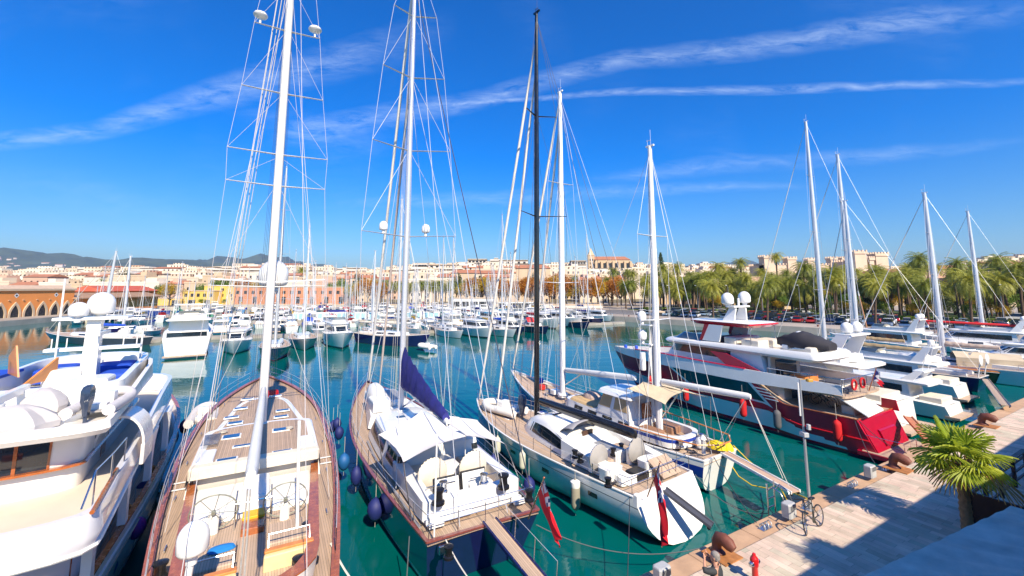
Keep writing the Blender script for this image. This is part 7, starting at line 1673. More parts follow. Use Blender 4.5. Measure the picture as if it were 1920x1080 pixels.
def town(px0, px1, ytop, Y, k, roof=None, wins=0):
    x0, x1 = Q(px0, 540, Y)[0], Q(px1, 540, Y)[0]; zt = Q((px0+px1)/2, ytop, Y)[2]; w_ = x1-x0; zb = town_z((x0+x1)/2, Y)-1.5
    if zt-zb < 5: zt = zb+5+R_.random()*2
    dp = R_.uniform(9, 16); nm = 'town_house' if w_ < 26 else 'town_block'
    o = thing(nm, None, 'house' if w_ < 22 else 'apartment block', (x0, Y, zb), 0); h = zt-zb
    m = MB(); m.box(0, 0, 0, w_, dp, h); wo_ = m.build('wall', k, o)
    if R_.random() < .5 and w_ > 8:
        a = R_.uniform(.1, .5)*w_; m = MB(); m.box(a, dp*.2, h, a+R_.uniform(.25, .45)*w_, dp*.8, h+2.8); m.build('rooftop_storey', k, o)
    m = MB()
    if roof: m.loft([[(-.4, -.5, h), (w_+.4, -.5, h), (w_+.4, dp+.5, h), (-.4, dp+.5, h)], [(-.4, dp*.5, h+1.9), (w_+.4, dp*.5, h+1.9), (w_+.4, dp*.5+.1, h+1.9), (-.4, dp*.5+.1, h+1.9)]], True, True); m.build('roof', terra, o)
    else: m.box(-.12, -.12, h, w_+.12, .15, h+.9); m.box(-.12, .15, h, .15, dp, h+.9); m.build('parapet', k, o)
    if wins:
        nf = max(1, int(h/3.2)); nw = max(1, int(w_/3.6)); pr = None
        for i in range(nw):
            for j in range(nf):
                if pr is None: mm_ = MB(); mm_.box(-.55, -.07, -.75, .55, 0, .75); pr = mm_.build('window', darkw, o)
                else: pr2 = pr.copy(); COL.objects.link(pr2); pr = pr2
                pr.location = (w_*(i+.5)/nw, 0, 3.2*j+2.6 if 3.2*j+2.6 < h-.8 else h-1.2)
                if wins > 1 and R_.random() < .3: b2 = MB(); b2.box(-.9, -.7, -.95, .9, -.07, -.8); b2.build('balcony', white2, o, loc=(pr.location[0], 0, pr.location[2]))
    return o
plainf = [M('wall_cream', (.64, .52, .38), .85, var=.12, scale=.15), M('wall_pale', (.72, .62, .5), .85, var=.12, scale=.15), M('wall_pink', (.6, .38, .27), .85, var=.12, scale=.15), M('wall_sand', (.56, .42, .28), .85, var=.15, scale=.15)]
def sky_y(px):
    pts = [(-200, 506), (0, 506), (60, 502), (110, 507), (190, 498), (260, 502), (345, 499), (420, 501), (470, 495), (560, 500), (640, 504), (700, 502), (780, 497), (830, 495), (870, 490), (900, 488), (960, 492), (1010, 499), (1060, 494), (1095, 492), (1130, 500), (1200, 497), (1300, 497), (1400, 500), (1500, 499), (1600, 500), (1700, 502), (1800, 498), (1850, 492), (1890, 478), (1960, 480), (2200, 490)]
    for a, b_ in zip(pts[:-1], pts[1:]):
        if a[0] <= px <= b_[0]: return lerp(a[1], b_[1], (px-a[0])/(b_[0]-a[0]))
    return 500
town_l = []
for ri, (Y, off, span) in enumerate(((238, 24, (-60, 1140)), (265, 19, (-60, 1180)), (298, 14, (-60, 1980)), (345, 8.5, (-60, 1980)), (410, 4, (-60, 1980)), (490, 0, (-60, 1980)))):
    px = span[0]
    while px < span[1]:
        w_ = R_.uniform(22, 52)*(300/Y)**.35
        if R_.random() < .12: w_ *= 1.8
        if 640 < px < 1140 and ri == 0 and R_.random() < .3: px += w_*.6; continue
        yt = sky_y(px+w_/2)+off+R_.uniform(-3, 5); right = px > 1150
        if ri == 0 and px < 660: yt = 531+R_.uniform(-2, 4)
        close = ri < 2
        o = town(px, px+w_-.6, yt, Y+R_.uniform(-5, 5), (R_.choice(plainf) if close else R_.choice(fac if not right else fac[:2])), roof=R_.random() < (.3 if ri < 3 else .08), wins=(2 if close and not right else 0)); o['_px'] = px; town_l.append((px, ri, o)); px += w_*R_.uniform(.95, 1.25)
rown = ['front', 'second', 'third', 'fourth', 'fifth', 'rearmost']
cc = {}
for px, ri, o in sorted(town_l, key=lambda t: t[0]):
    del o['_px']; n = cc.get(ri, 0); cc[ri] = n+1
    rf = 'tiled' if any(c.name.startswith('roof') and not c.name.startswith('rooftop') for c in o.children) else 'flat-roofed'
    o['label'] = f'{rf} pale town building in the {rown[ri]} row, {ordn(n)} from the left'
    o['group'] = 'pale town buildings behind the harbour'
# landmark apartment blocks on the skyline
for i, (a, b_, yt, Y) in enumerate(((772, 800, 494, 360), (802, 856, 496, 350), (876, 912, 486, 380), (935, 990, 488, 385), (1072, 1100, 489, 400))):
    bx('apartment_block', ('grey-white terraced apartment block at the left end of the skyline slabs', 'long white apartment block with dark balcony bands above the palm row', 'tall stepped white apartment block on the skyline', 'white slab block with dark bands left of the black mast', 'small white block close to the church')[i], a, b_, yt, Y, fac[2], depth=12, zb=4, wins=[(.12+.19*k, .93, 2.2, 1.6) for k in range(5)], cat='apartment block')
for i, (a, b_, yt, Y) in enumerate(((845, 905, 512, 245), (968, 1032, 503, 240), (905, 960, 520, 236))):
    bx('manor_house', ('stone house with tiled hip roof above the palm row', 'large stone house with deep eaves and dark loggia, right of the black mast', 'wide house with pinkish tiled roof')[i], a, b_, yt, Y, M('wall_sand', (.56, .42, .28), .85), depth=14, wins=[(.1+.16*k, v, 1.4, 2) for k in range(6) for v in (.35, .68)], roof='hip', cat='house')
# church on the hill
Yc = 400; X0 = Q(1117, 500, Yc)[0]; X1 = Q(1182, 500, Yc)[0]; zt = Q(1150, 487, Yc)[2]; zb = 13
o = thing('church', 'sandstone church with tall buttressed nave and square bell tower with pointed spire', 'church', (X0, Yc, zb), 0)
w_ = X1-X0; h = zt-zb
m = MB(); m.box(0, 0, 0, w_, 18, h); m.build('nave', sand, o); m = MB(); m.loft([[(-.5, -.6, h), (w_+.5, -.6, h), (w_+.5, 18.6, h), (-.5, 18.6, h)], [(-.3, 8.8, h+3.6), (w_*.92, 8.8, h+3.6), (w_*.92, 9.2, h+3.6), (-.3, 9.2, h+3.6)]], True, True); m.build('roof', terra, o)
for k in range(7): x = w_*k/6; m = MB(); m.box(x-.9, -2.2, 0, x+.9, 0, h*.93); m.build('buttress', sand, o)
for k in range(6): x = w_*(k+.5)/6; m = MB(); m.box(x-1.0, -.08, h*.3, x+1.0, 0, h*.86); m.build('window', darkw, o)
m = MB(); m.loft([[(w_+5*cos(a)*k_, 9+7.5*sin(a)*k_, z) for a in [2*pi*j/12 for j in range(12)]] for z, k_ in ((0, 1), (h*.85, 1), (h*.95, .3))], True, True); m.build('apse', sand, o)
tx0, tx1 = Q(1104, 500, Yc)[0]-X0, Q(1116, 500, Yc)[0]-X0; th_ = Q(1110, 478, Yc)[2]-zb; tw = tx1-tx0
m = MB(); m.box(tx0, 2, 0, tx1, 2+tw, th_); m.box(tx0-.3, 1.7, th_-.5, tx1+.3, 2.3+tw, th_+.2); tw_o = m.build('bell_tower', sand, o)
m = MB(); m.loft([[(tx0+.3, 2.3, th_+.2), (tx1-.3, 2.3, th_+.2), (tx1-.3, 1.7+tw, th_+.2), (tx0+.3, 1.7+tw, th_+.2)], [((tx0+tx1)/2+a, 2+tw/2+b_, th_+7) for a, b_ in ((-.1, -.1), (.1, -.1), (.1, .1), (-.1, .1))]], True, True); m.build('spire', sand, tw_o)
for r_ in range(3):
    for sx in (.3, .7): m = MB(); m.box(tx0+tw*sx-.5, 1.93, th_*.55+3.2*r_, tx0+tw*sx+.5, 2, th_*.55+3.2*r_+2); m.build('belfry_opening', darkw, tw_o)
bx('town_rampart', 'long sandstone rampart right of the church', 1195, 1300, 507, 396, sand, depth=6, zb=12, cat='wall', wins=())
# crenellated exchange with towers
def battl(m, x0, y0, x1, y1, z, s_=1.0, t=.5):
    for (ax, ay, bx_, by_) in ((x0, y0, x1, y0), (x1, y0, x1, y1), (x1, y1, x0, y1), (x0, y1, x0, y0)):
        L = hypot(bx_-ax, by_-ay); n = max(2, int(L/(2*s_)))
        for k in range(n): px_, py_ = lerp(ax, bx_, k/n), lerp(ay, by_, k/n); m.box(px_-s_/2, py_-t/2, z-.03, px_+s_/2, py_+t/2, z+s_*1.2)
Yk = 232; sc = M('pale_sandstone', (.66, .50, .36), .85, var=.15, scale=.15, bump=.4, bscale=1)
X0 = Q(1602, 500, Yk)[0]; o = thing('crenellated_hall', 'pale sandstone hall with two tall crenellated towers above the palms', 'castle', (X0, Yk, 1.4), 0)
def kx(px): return Q(px, 500, Yk)[0]-X0
def kz(y): return Q(1630, y, Yk)[2]-1.4
m = MB(); m.box(kx(1612), 1, 0, kx(1660), 20, kz(488)); battl(m, kx(1612), 1, kx(1660), 20, kz(488), .9); m.build('wall', sc, o)
for a, b_, yt in ((1602, 1624, 472), (1641, 1664, 476), (1629, 1637, 484)):
    m = MB(); x0, x1 = kx(a), kx(b_); m.box(x0, -1, 0, x1, x1-x0-1, kz(yt)); m.box(x0-.4, -1.4, kz(yt)-1.2, x1+.4, x1-x0-.6, kz(yt)); battl(m, x0, -1, x1, x1-x0-1, kz(yt), .8); m.build('tower', sc, o)
for k in range(6): m = MB(); x = lerp(kx(1626), kx(1640), (k+.5)/6) if k < 0 else lerp(kx(1614), kx(1658), (k+.5)/6); m.box(x-.5, .93, kz(500), x+.5, 1, kz(493)); m.build('window', darkw, o)
Yk = 262; X0 = Q(1432, 500, Yk)[0]; o = thing('turreted_palace', 'long stone palace with small square turrets between the two tall masts', 'palace', (X0, Yk, 1.4), 0)
m = MB(); m.box(0, 0, 0, kx(1592), 16, kz(497)); battl(m, 0, 0, kx(1592), 16, kz(497), 1.0); m.build('wall', sc, o)
for a, b_, yt in ((1432, 1450, 481), (1476, 1492, 484), (1514, 1526, 486), (1556, 1568, 484), (1578, 1586, 484)):
    m = MB(); x0, x1 = kx(a), kx(b_); m.box(x0, -1, 0, x1, x1-x0-1, kz(yt)); m.box(x0-.4, -1.4, kz(yt)-1, x1+.4, x1-x0-.6, kz(yt)); battl(m, x0, -1, x1, x1-x0-1, kz(yt), .8); m.build('turret', sc, o)
# buildings between and behind the palms of the right shore
for i, (a, b_, yt, Y) in enumerate(((1330, 1378, 525, 190), (1410, 1470, 520, 185), (1468, 1500, 540, 165), (1650, 1740, 512, 200), (1745, 1830, 505, 205), (1830, 1990, 510, 190), (1230, 1320, 520, 215))):
    bx('stone_building', ('ochre building lit between the palms, left of the satellite domes', 'pinkish stone building behind the satellite domes', 'grey stone gatehouse pier behind the leaning mast', 'low stone building with tiled roof right of the crenellated hall', 'long stone building with tiled roof behind the palms', 'tall house at the far right behind the palm crowns', 'pale house glimpsed between palms on the left end of the avenue')[i], a, b_, yt, Y, [sand, M('wall_pink', (.6, .38, .27), .85), beigep][i % 3], depth=12, roof='hip' if i in (3, 4) else 'flat', wins=[(.1+.2*k, v, 1.4, 2.2) for k in range(5) for v in (.3, .6)])
# hillside houses ---------------------------------------------------
hp = [(70, 469, 4300)]; hw = M('hill_house', (.72, .60, .50), .8, var=.1)
crest = [(-260, 492), (-60, 476), (30, 470), (70, 469), (110, 474), (150, 482), (190, 486), (260, 484), (320, 479)]
def cy(px):
    for a, b_ in zip(crest[:-1], crest[1:]):
        if a[0] <= px <= b_[0]: return lerp(a[1], b_[1], (px-a[0])/(b_[0]-a[0]))
n = 0; hh = []
pr = None
for i in range(110):
    px = R_.choice((R_.gauss(25, 22), R_.gauss(90, 28), R_.gauss(110, 25), R_.uniform(-40, 250)))
    if px < -200 or px > 300: continue
    t = R_.uniform(.06, .36); c_ = Q(px, cy(px), 4300); Yh = 4300+(t-.5)*3000; k = 2*t; X = c_[0]; z = max(3, (c_[2]-3)*(k**.8)+3)
    if pr is None:
        pr = thing('hillside_house', 'x', 'house', (0, 0, 0)); m = MB(); m.box(-14, -6, -16, 14, 6, 8); m.build('wall', hw, pr); m = MB(); m.loft([[(-15, -7, 8), (15, -7, 8), (15, 7, 8), (-15, 7, 8)], [(-15, 0, 11), (15, 0, 11), (15, .2, 11), (-15, .2, 11)]], True, True); m.build('roof', terra, pr); r = pr; tr_ = tree_of(pr)
    else: r, _ = clone(pr, (0, 0, 0), 0, tree=tr_)
    r.location = (X, Yh, z+R_.uniform(-2, 6)); r.rotation_euler = (0, 0, R_.uniform(-.5, .5)); s_ = R_.uniform(.7, 1.6); r.scale = (s_*1.3, s_, s_*.8); hh.append((px, r))
for n, (px, r) in enumerate(sorted(hh, key=lambda t: t[0])):
    r['label'] = 'tiny pale house scattered on the wooded left hillside'; r['group'] = 'houses scattered on the hillside'
# trees -------------------------------------------------------------
def tree_variant(seed, h, r, leaf, nleaf=2600, ls=.42, flat=.8):
    r_ = random.Random(seed); o = thing('tree', 'x', 'tree', (0, 0, 0)); m = MB(); th_ = h*.32
    m.path([(0, 0, -.3), (.1, 0, th_*.5), (.0, .1, th_), (.15, 0, h*.62)], .28, .12, n=7)
    for k in range(6): a = k*1.05+r_.random(); m.path([(0, 0, th_*r_.uniform(.75, 1.1)), (r*.3*cos(a), r*.3*sin(a), h*.5), (r*.62*cos(a), r*.62*sin(a), h*.68)], .13, .04, n=5)
    m.build('trunk', M('tree_bark', (.12, .085, .06), .9, var=.4, scale=3), o, smooth=50)
    cl_ = []
    for k in range(22):
        a = r_.uniform(0, 2*pi); rr = r*.72*sqrt(r_.random()); z = th_+(h-th_)*r_.uniform(.15, .85); f = 1-abs((z-th_)/(h-th_)-.45)*.9
        cl_.append((rr*cos(a)*f, rr*sin(a)*f, z, r*r_.uniform(.22, .42)))
    m = MB()
    for i in range(nleaf):
        c = r_.choice(cl_); u, v = r_.uniform(0, 2*pi), r_.uniform(-1, 1); q_ = sqrt(1-v*v); rad = c[3]*(r_.random()**.33)
        p_ = (c[0]+rad*q_*cos(u), c[1]+rad*q_*sin(u), c[2]+rad*v*flat)
        d1 = mathutils.Vector((r_.gauss(0, 1), r_.gauss(0, 1), r_.gauss(0, .6))).normalized(); d2 = d1.cross(mathutils.Vector((r_.gauss(0, 1), r_.gauss(0, 1), r_.gauss(0, 1)))).normalized(); s_ = ls*r_.uniform(.6, 1.3)
        m.add([tuple(p_[j]+(d1[j]*a+d2[j]*b_)*s_ for j in range(3)) for a, b_ in ((-.5, 0), (0, -.35), (.5, 0), (0, .35))], [(0, 1, 2, 3)])
    m.build('crown', leaf, o); return o, tree_of(o)
autumn = leafmat('autumn_leaves', (.34, .11, .014), (.60, .28, .02), .6, .35, .35); ochre = leafmat('yellow_leaves', (.36, .26, .02), (.60, .38, .02), .6, .35, .35)
green = leafmat('green_leaves', (.07, .15, .015), (.2, .28, .03), .6, .25, .3); olive = leafmat('dark_green_leaves', (.02, .045, .012), (.06, .09, .02), .6, .2, .3); lime = leafmat('lime_leaves', (.12, .2, .01), (.25, .3, .02), .6, .3, .4)
TV = {k: tree_variant(i, 10, 5.5, mt_, 2800) for i, (k, mt_) in enumerate((('autumn', autumn), ('autumn2', autumn), ('ochre', ochre), ('green', green), ('green2', green), ('olive', olive), ('lime', lime)))}
used = set()
def put_tree(k, px, ytop, Y, wpx, label, group=None, zb=1.4):
    b0, tr_ = TV[k]; zt = Q(px, ytop, Y)[2]; sc_ = (zt-zb)/10.2; wr_ = wpx/(806/Y)/11.0
    if k in used: r, _ = clone(b0, (0, 0, 0), 0, tree=tr_)
    else: r = b0; used.add(k)
    r.location = (Q(px, 540, Y)[0], Y, zb); r.rotation_euler = (0, 0, R_.uniform(0, 6)); r.scale = (wr_, wr_, sc_); r['label'] = label
    if group: r['group'] = group
    return r
put_tree('ochre', 320, 530, 188, 62, 'big round ochre tree between the orange hall and the yellow buildings')
for i, (k, px, yt, Y, w_) in enumerate((('green', 418, 519, 225, 50), ('autumn2', 455, 522, 222, 44), ('green', 380, 530, 222, 26), ('lime', 380, 560, 196, 17), ('lime', 423, 560, 196, 14), ('ochre', 480, 524, 222, 30), ('green2', 640, 520, 222, 34), ('olive', 668, 508, 230, 20), ('green', 620, 528, 222, 30), ('autumn', 690, 520, 182, 44), ('ochre', 668, 526, 184, 34), ('autumn2', 716, 526, 182, 36), ('green2', 655, 530, 200, 30), ('green', 300, 532, 225, 24), ('olive', 236, 506, 300, 34), ('green', 245, 517, 290, 26), ('olive', 90, 528, 240, 22), ('green', 190, 520, 262, 22), ('olive', 860, 512, 215, 30), ('lime', 850, 555, 190, 20), ('green2', 945, 505, 242, 24), ('olive', 1000, 512, 235, 20))):
    kn = {'green': 'bushy green tree', 'green2': 'spreading green tree', 'lime': 'small lime green tree', 'ochre': 'yellowish tree', 'autumn': 'rusty orange tree', 'autumn2': 'dense rusty tree', 'olive': 'dark green tree'}[k]
    wh = 'behind the yellow buildings' if px < 500 and Y < 240 else 'by the salmon building end' if px < 730 and px > 600 else 'among the pale town houses' if px < 300 else 'near the palm row'
    put_tree(k, px, yt, Y, w_, f'{kn} {wh}, {ordn(i)} of the scattered town trees')
n = 0
for i in range(26):
    px = 878+i*11.5+R_.uniform(-4, 4); yt = 524+R_.uniform(-6, 6)-(6 if 900 < px < 930 or 1030 < px < 1060 else 0)
    put_tree(R_.choice(('autumn', 'autumn2', 'autumn', 'ochre')), px, yt, 198+R_.uniform(-12, 10), 56, f'rust-coloured plane tree in the dense avenue, {ordn(i)} from the left', 'rust-coloured trees of the avenue')
for i in range(64):
    s_ = -8+i*2.0+R_.uniform(-1, 1); dd = R_.uniform(50, 96); p_ = fq(s_, dd); k = R_.choice(('olive', 'olive', 'green', 'ochre', 'green2')); b0, tr_ = TV[k]
    if k in used: r, _ = clone(b0, (0, 0, 0), 0, tree=tr_)
    else: r = b0; used.add(k)
    sc_ = R_.uniform(.6, .95)*(1.3 if dd > 75 else .8); r.location = p_; r.rotation_euler = (0, 0, R_.uniform(0, 6)); r.scale = (sc_, sc_, sc_); r['label'] = f'bushy park tree under the tall palms, {ordn(i)} from the left'; r['group'] = 'park trees under the palms'
for i in range(18):
    s_ = 28+i*5+R_.uniform(-1, 1); p_ = fq(s_, 44); b0, tr_ = TV['ochre' if i % 3 else 'lime']; r, _ = clone(b0, p_, R_.uniform(0, 6), tree=tr_, scale=(.42, .42, .45)); r['label'] = f'small yellowing tree beside the promenade road, {ordn(i)} from the left'; r['group'] = 'small yellowing trees by the road'
for k, (o_, t_) in TV.items():
    if k not in used:
        for c, _ in t_: bpy.data.objects.remove(c)
        bpy.data.objects.remove(o_)
# clipped hedge strip
hm_ = MB(); r_ = random.Random(5)
for i in range(5200):
    x, y, z = r_.uniform(-10, 112), 36.5+r_.uniform(-1, 1), r_.uniform(.05, 1.2); s_ = .3; a = r_.uniform(0, 6); b_ = r_.uniform(-1, 1)
    hm_.add([(x-s_*cos(a), y-s_*sin(a), z), (x, y+.1*b_, z-s_*.5), (x+s_*cos(a), y+s_*sin(a), z), (x, y-.1*b_, z+s_*.5)], [(0, 1, 2, 3)])
tag(hm_.build('hedge', lime, None, loc=(30, 127, 1.4), rz=FR), 'low bright green hedge between the car park and the road', 'hedge')
# date palms --------------------------------------------------------
palmleaf = leafmat('date_palm_leaf', (.12, .17, .02), (.44, .40, .05), .5, .3, .3)
ptrunk = M('date_palm_trunk', (.11, .07, .045), .95, var=.4, scale=2, bump=1, bscale=8)
def palm_variant(seed, nf=52, FL=3.3):
    r_ = random.Random(seed); o = thing('date_palm', 'x', 'palm tree', (0, 0, 0)); H = 10
    m = MB(); m.path([(0, 0, -.3), (r_.uniform(-.2, .2), r_.uniform(-.2, .2), H*.5), (0, 0, H-.3)], lambda t: .24-.04*t+(.14*max(0, t-.93)/.07), n=8); m.build('trunk', ptrunk, o, smooth=50)
    m = MB()
    for i in range(nf):
        az = i*2.39996+r_.uniform(-.15, .15); t = i/nf; el = lerp(1.35, -.75, t**.8); L = FL*r_.uniform(.85, 1.1)
        d = (cos(az), sin(az)); pts = []; K = 7; px_, pz_ = .1, H-.1; e = el
        for k in range(K+1):
            pts.append((d[0]*px_, d[1]*px_, pz_)); px_ += cos(e)*L/K; pz_ += sin(e)*L/K; e -= (.19+.05*(1-t))
        sv = (-d[1], d[0])
        for k in range(K):
            a, b_ = pts[k], pts[k+1]; wl_ = .62*sin(pi*min(1, (k+1.2)/(K+1)))**.6*L/3.3
            for j in range(2):
                f0, f1 = j*.5, j*.5+.36; p0, p1 = l3(a, b_, f0), l3(a, b_, f1)
                for sd in (1, -1):
                    tip = l3(a, b_, f1+.55); dr = .24*wl_+r_.uniform(0, .22)
                    m.add([p0, p1, (tip[0]+sv[0]*sd*wl_, tip[1]+sv[1]*sd*wl_, tip[2]-dr)], [(0, 1, 2)])
    m.build('crown', palmleaf, o); return o, tree_of(o)
PV = [palm_variant(s_, 50+4*i, 3.1+.25*i) for i, s_ in enumerate((3, 4, 5, 6))]; pused = set()
def put_palm(p_, h, s_, i, label, group):
    b0, tr_ = PV[i]
    if i in pused: r, _ = clone(b0, p_, 0, tree=tr_)
    else: r = b0; pused.add(i); r.location = p_
    r.rotation_euler = (R_.uniform(-.07, .07), R_.uniform(-.07, .07), R_.uniform(0, 6)); r.scale = (s_, s_, h/10); r['label'] = label; r['group'] = group
    if abs(h/10-s_) > .01:
        for c in r.children:
            if c.name.startswith('crown'): c.scale = (1, 1, s_/(h/10)); c.location = (0, 0, 10*(1-s_/(h/10)))
    return r
pl_ = []
for i in range(230):
    s_ = R_.uniform(-12, 118); dd = R_.choice((R_.uniform(38, 46), R_.uniform(60, 80), R_.uniform(80, 110), R_.uniform(48, 100))); p_ = fq(s_, dd)
    if any(hypot(p_[0]-a[0][0], p_[1]-a[0][1]) < 3.1 for a in pl_): continue
    pl_.append((p_, R_.uniform(6.5, 13.5)*(1+.2*(dd > 75)), R_.uniform(.8, 1.3)))
for (px, yt, Y) in ((1390, 491, 172), (1347, 499, 168), (1712, 484, 128), (1797, 492, 125), (1880, 486, 112), (1455, 480, 190), (1240, 503, 180), (1270, 500, 182), (1560, 512, 120), (1700, 515, 118), (1835, 518, 105), (1905, 500, 96), (1640, 508, 130), (1320, 520, 150), (1500, 500, 150)):
    X = Q(px, yt, Y)[0]; pl_.append(((X, Y, 1.4), Q(px, yt, Y)[2]-1.4, 1.15))
for (px, Yp) in ((1568, 88), (1715, 84), (1782, 76), (1486, 100), (1300, 118), (1690, 92), (1850, 80)): X = Q(px, 540, Yp)[0]; pl_.append(((X, Yp, 1.4), R_.uniform(8, 10.5), 1.0)) if False else None
for (s_, dd) in ((38, 7), (58, 8), (72, 7), (25, 8), (84, 9), (48, 34), (66, 34), (78, 34), (92, 34), (30, 34), (14, 34)): pl_.append((fq(s_, dd), R_.uniform(8, 10.5), 1.0))
for i in range(44):
    px = R_.uniform(1135, 1345); Y = R_.uniform(150, 215); X = Q(px, 540, Y)[0]
    if any(hypot(X-a[0][0], Y-a[0][1]) < 3.2 for a in pl_): continue
    pl_.append(((X, Y, 1.4), R_.uniform(9, 14)*(Y/185), R_.uniform(1.0, 1.3)))
pl_.sort(key=lambda t: t[0][0]/t[0][1])
for i, (p_, h, s_) in enumerate(pl_): put_palm(p_, h, s_, R_.randrange(4), f'date palm of the right shore avenue, {ordn(i)} from the left', 'date palms along the right shore')
k = 0
for i in range(24):
    px = 700+i*7.6+R_.uniform(-3, 3); Y = 214+R_.uniform(-6, 6); X = Q(px, 540, Y)[0]; put_palm((X, Y, 1.4), R_.uniform(8.5, 10.5), 1.15, R_.randrange(4), f'date palm in the distant row behind the blue yacht masts, {ordn(i)} from the left', 'distant row of date palms')
for i, (px, yt, Y) in enumerate(((1078, 520, 262), (1148, 508, 210), (1180, 510, 215), (560, 505, 300), (925, 530, 214), (1015, 530, 212))):
    X = Q(px, 540, Y)[0]; put_palm((X, Y, 1.4), Q(px, yt, Y)[2]-1.4, 1.2, i % 4, f'single palm rising above the avenue trees, {ordn(i)} listed of the lone palms', 'lone palms')
# tall araucaria left of the palms
o = thing('pine_tree', 'slender dark layered pine rising above the palms beside the ketch mizzen mast', 'pine tree', (Q(1241, 540, 260)[0], 260, 3)); H = Q(1241, 474, 260)[2]-3
m = MB(); m.tube((0, 0, 0), (0, 0, H), .35, .08, 7); m.build('trunk', ptrunk, o); m = MB(); r_ = random.Random(8)
for i in range(1800):
    z = H*r_.uniform(.45, 1); lay = (z/H*14) % 1; rr = (H-z)*.33*(1-.5*lay)+.4; a = r_.uniform(0, 2*pi); q_ = rr*r_.uniform(.3, 1); s_ = .35
    m.add([(q_*cos(a), q_*sin(a), z), (q_*cos(a)+s_, q_*sin(a), z+.2), (q_*cos(a), q_*sin(a)+s_, z+.35)], [(0, 1, 2)])
m.build('crown', olive, o)
# parked cars -------------------------------------------------------
tyre = M('tyre_rubber', (.02, .02, .02), .8); carglass = M('car_glass', (.015, .02, .025), .05, coat=.5)
CC = [('white', (.75, .75, .74)), ('silver', (.42, .43, .45)), ('black', (.012, .012, .014)), ('dark blue', (.015, .03, .09)), ('red', (.45, .015, .015)), ('grey', (.14, .145, .15)), ('pale blue', (.25, .35, .45)), ('white', (.75, .75, .74)), ('dark green', (.02, .06, .045))]
CMn = {n_: M('car_paint_'+n_.replace(' ', '_'), c, .18, metal=.15 if n_ != 'white' else 0, coat=.8, var=.05) for n_, c in CC}
KD = {'hatchback': (3.9, 1.7, .85, 1.46, (.2, .72, .30, .96), .62), 'saloon': (4.5, 1.75, .85, 1.42, (.27, .76, .38, .90), .62), 'estate': (4.5, 1.78, .9, 1.5, (.26, .98, .36, .95), .66), 'van': (4.7, 1.85, 1.05, 1.95, (.16, .98, .28, .97), .7), 'off-roader': (4.4, 1.85, 1.0, 1.75, (.24, .97, .32, .95), .7)}
def car_proto(kind, cn):
    L, W_, hb_, H, (g0, g1, t0, t1), _ = KD[kind]; o = thing('parked_car', 'x', 'car', (0, 0, 0)); w_ = W_/2
    prof = [(0, .35), (.02, .6), (.05, hb_*.86), (.25, hb_), (.8, hb_), (.96, hb_*.95), (1, .65), (1, .35), (.9, .2), (.1, .2)]
    m = MB(); a = [(L*(x-.5), z) for x, z in prof]
    m.loft([[(x*.97, -w_, z) for x, z in a][:], [(x, -w_*.96, z) for x, z in a]][::-1] if False else [[(x*.96, -w_, lerp(z, .5, .06)) for x, z in a], [(x, -w_*.82, z) for x, z in a], [(x, w_*.82, z) for x, z in a], [(x*.96, w_, lerp(z, .5, .06)) for x, z in a]], True, True)
    x0, x1 = L*(t0-.5), L*(t1-.5); m.loft([[(x0, -w_*.68, H-.07), (x1, -w_*.68, H-.07), (x1, w_*.68, H-.07), (x0, w_*.68, H-.07)], [(x0+.08, -w_*.62, H), (x1-.08, -w_*.62, H), (x1-.08, w_*.62, H), (x0+.08, w_*.62, H)]], True, True); m.build('body', CMn[cn], o, smooth=35)
    m = MB(); m.loft([[(L*(g0-.5), -w_*.86, hb_-.02), (L*(g1-.5), -w_*.86, hb_-.02), (L*(g1-.5), w_*.86, hb_-.02), (L*(g0-.5), w_*.86, hb_-.02)], [(x0, -w_*.68, H-.07), (x1, -w_*.68, H-.07), (x1, w_*.68, H-.07), (x0, w_*.68, H-.07)]], True, True); m.build('windows_glass', carglass, o)
    for sx in (-.31, .31):
        for sy in (-1, 1): m = MB(); m.lathe([(.1, -.1), (.31, -.1), (.33, 0), (.31, .1), (.1, .1)], (L*sx, sy*(w_-.06), .32), 12, 'y'); wo_ = m.build('wheel', tyre, o, smooth=30); 
    m = MB(); m.box(-L*.5-.01, -w_*.75, .6, -L*.5+.06, -w_*.45, .75); m.box(-L*.5-.01, w_*.45, .6, -L*.5+.06, w_*.75, .75); m.build('headlight', chrome, o)
    return o, tree_of(o)
cp = {}; ccar = {}; cars = []
for row, (dd, rot) in enumerate(((12.4, 0), (19.6, 0), (24.6, 0), (31, 0))):
    s_ = 2
    while s_ < 112:
        if R_.random() < .86: cars.append((s_, dd+R_.uniform(-.2, .2), row))
        s_ += 2.75 if row < 3 else 2.9
cars.append((12, 50.5, 4)); cars.append((55, 51.5, 4)); cars.append((82, 56, 4)); cars.append((36, 56.5, 4))
cars = sorted(cars, key=lambda c: fq(c[0], c[1])[0]/fq(c[0], c[1])[1])
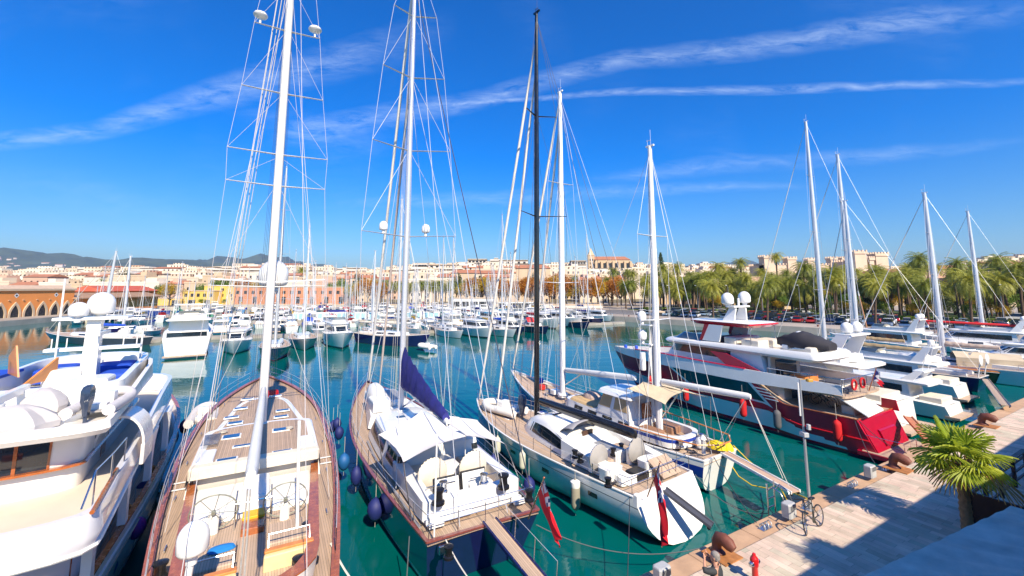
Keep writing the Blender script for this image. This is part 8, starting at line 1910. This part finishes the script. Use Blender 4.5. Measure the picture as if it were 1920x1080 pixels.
for s_, dd, row in cars:
    kd = R_.choice(('hatchback', 'hatchback', 'saloon', 'estate', 'off-roader', 'van') if row < 4 else ('van', 'saloon')); cn = R_.choice(CC)[0] if row < 4 else 'white'
    if (kd, cn) not in cp: cp[(kd, cn)] = car_proto(kd, cn); r = cp[(kd, cn)][0]
    else: r, _ = clone(cp[(kd, cn)][0], (0, 0, 0), 0, tree=cp[(kd, cn)][1])
    p_ = fq(s_, dd, 1.42); r.location = p_; r.rotation_euler = (0, 0, FR+(pi/2 if row < 4 else 0)+(pi if R_.random() < .5 else 0)+R_.uniform(-.04, .04))
    k = (kd, cn, row); n = ccar.get(k, 0); ccar[k] = n+1
    rn = ('nearest row to the water', 'second row from the water', 'third row from the water', 'row beside the hedge', 'road behind the hedge')[row]
    r['label'] = f'{cn} {kd}, {rn}, {ordn(n)} such from the left'; r['group'] = 'cars parked on the promenade'
# promenade lamps and quay bollards on the far shore
lampo = None
for i in range(12):
    p_ = fq(2+i*9.5, 33.2)
    if lampo is None:
        lampo = thing('street_lamp', 'x', 'street lamp', p_, FR); m = MB(); m.path([(0, 0, 0), (0, 0, 8.2), (0, -.4, 8.8), (0, -1.3, 9.0)], .09, .04, n=7); m.build('lamp_post', steelgrey, lampo, smooth=60); m = MB(); m.rbox(-.15, -2.0, 8.95, .15, -1.2, 9.08, .03); m.build('lamp_head', white2, lampo); r = lampo; lt = tree_of(lampo)
    else: r, _ = clone(lampo, p_, FR, tree=lt)
    r['label'] = f'curved street lamp along the car park hedge, {ordn(i)} from the left'; r['group'] = 'street lamps by the car park'
for i in range(9):
    p_ = fq(4+i*9, 1.2); m = MB(); m.lathe([(.18, 0), (.15, .25), (.26, .32), (.26, .42), (.05, .46)], n=10); o = m.build('mooring_bollard', rust, None, smooth=40, loc=p_); tag(o, f'small mooring bollard on the far quay, {ordn(i)} from the left', 'bollard', 'bollards of the far quay')
# haze
hz_ = MB(); hz_.box(-8900, -300, -2.5, 8900, 8900, 470); hm2 = bpy.data.materials.new('haze_air'); hm2.use_nodes = True; n = hm2.node_tree.nodes; l = hm2.node_tree.links
n.remove(n['Principled BSDF']); pv = n.new('ShaderNodeVolumePrincipled'); pv.inputs['Color'].default_value = (.48, .72, 1, 1); pv.inputs['Density'].default_value = 8.5e-5; pv.inputs['Anisotropy'].default_value = .3
l.new(pv.outputs[0], n['Material Output'].inputs['Volume']); ho = hz_.build('haze', hm2); ho['kind'] = 'stuff'; ho['label'] = 'thin blue haze over the town and the hills'
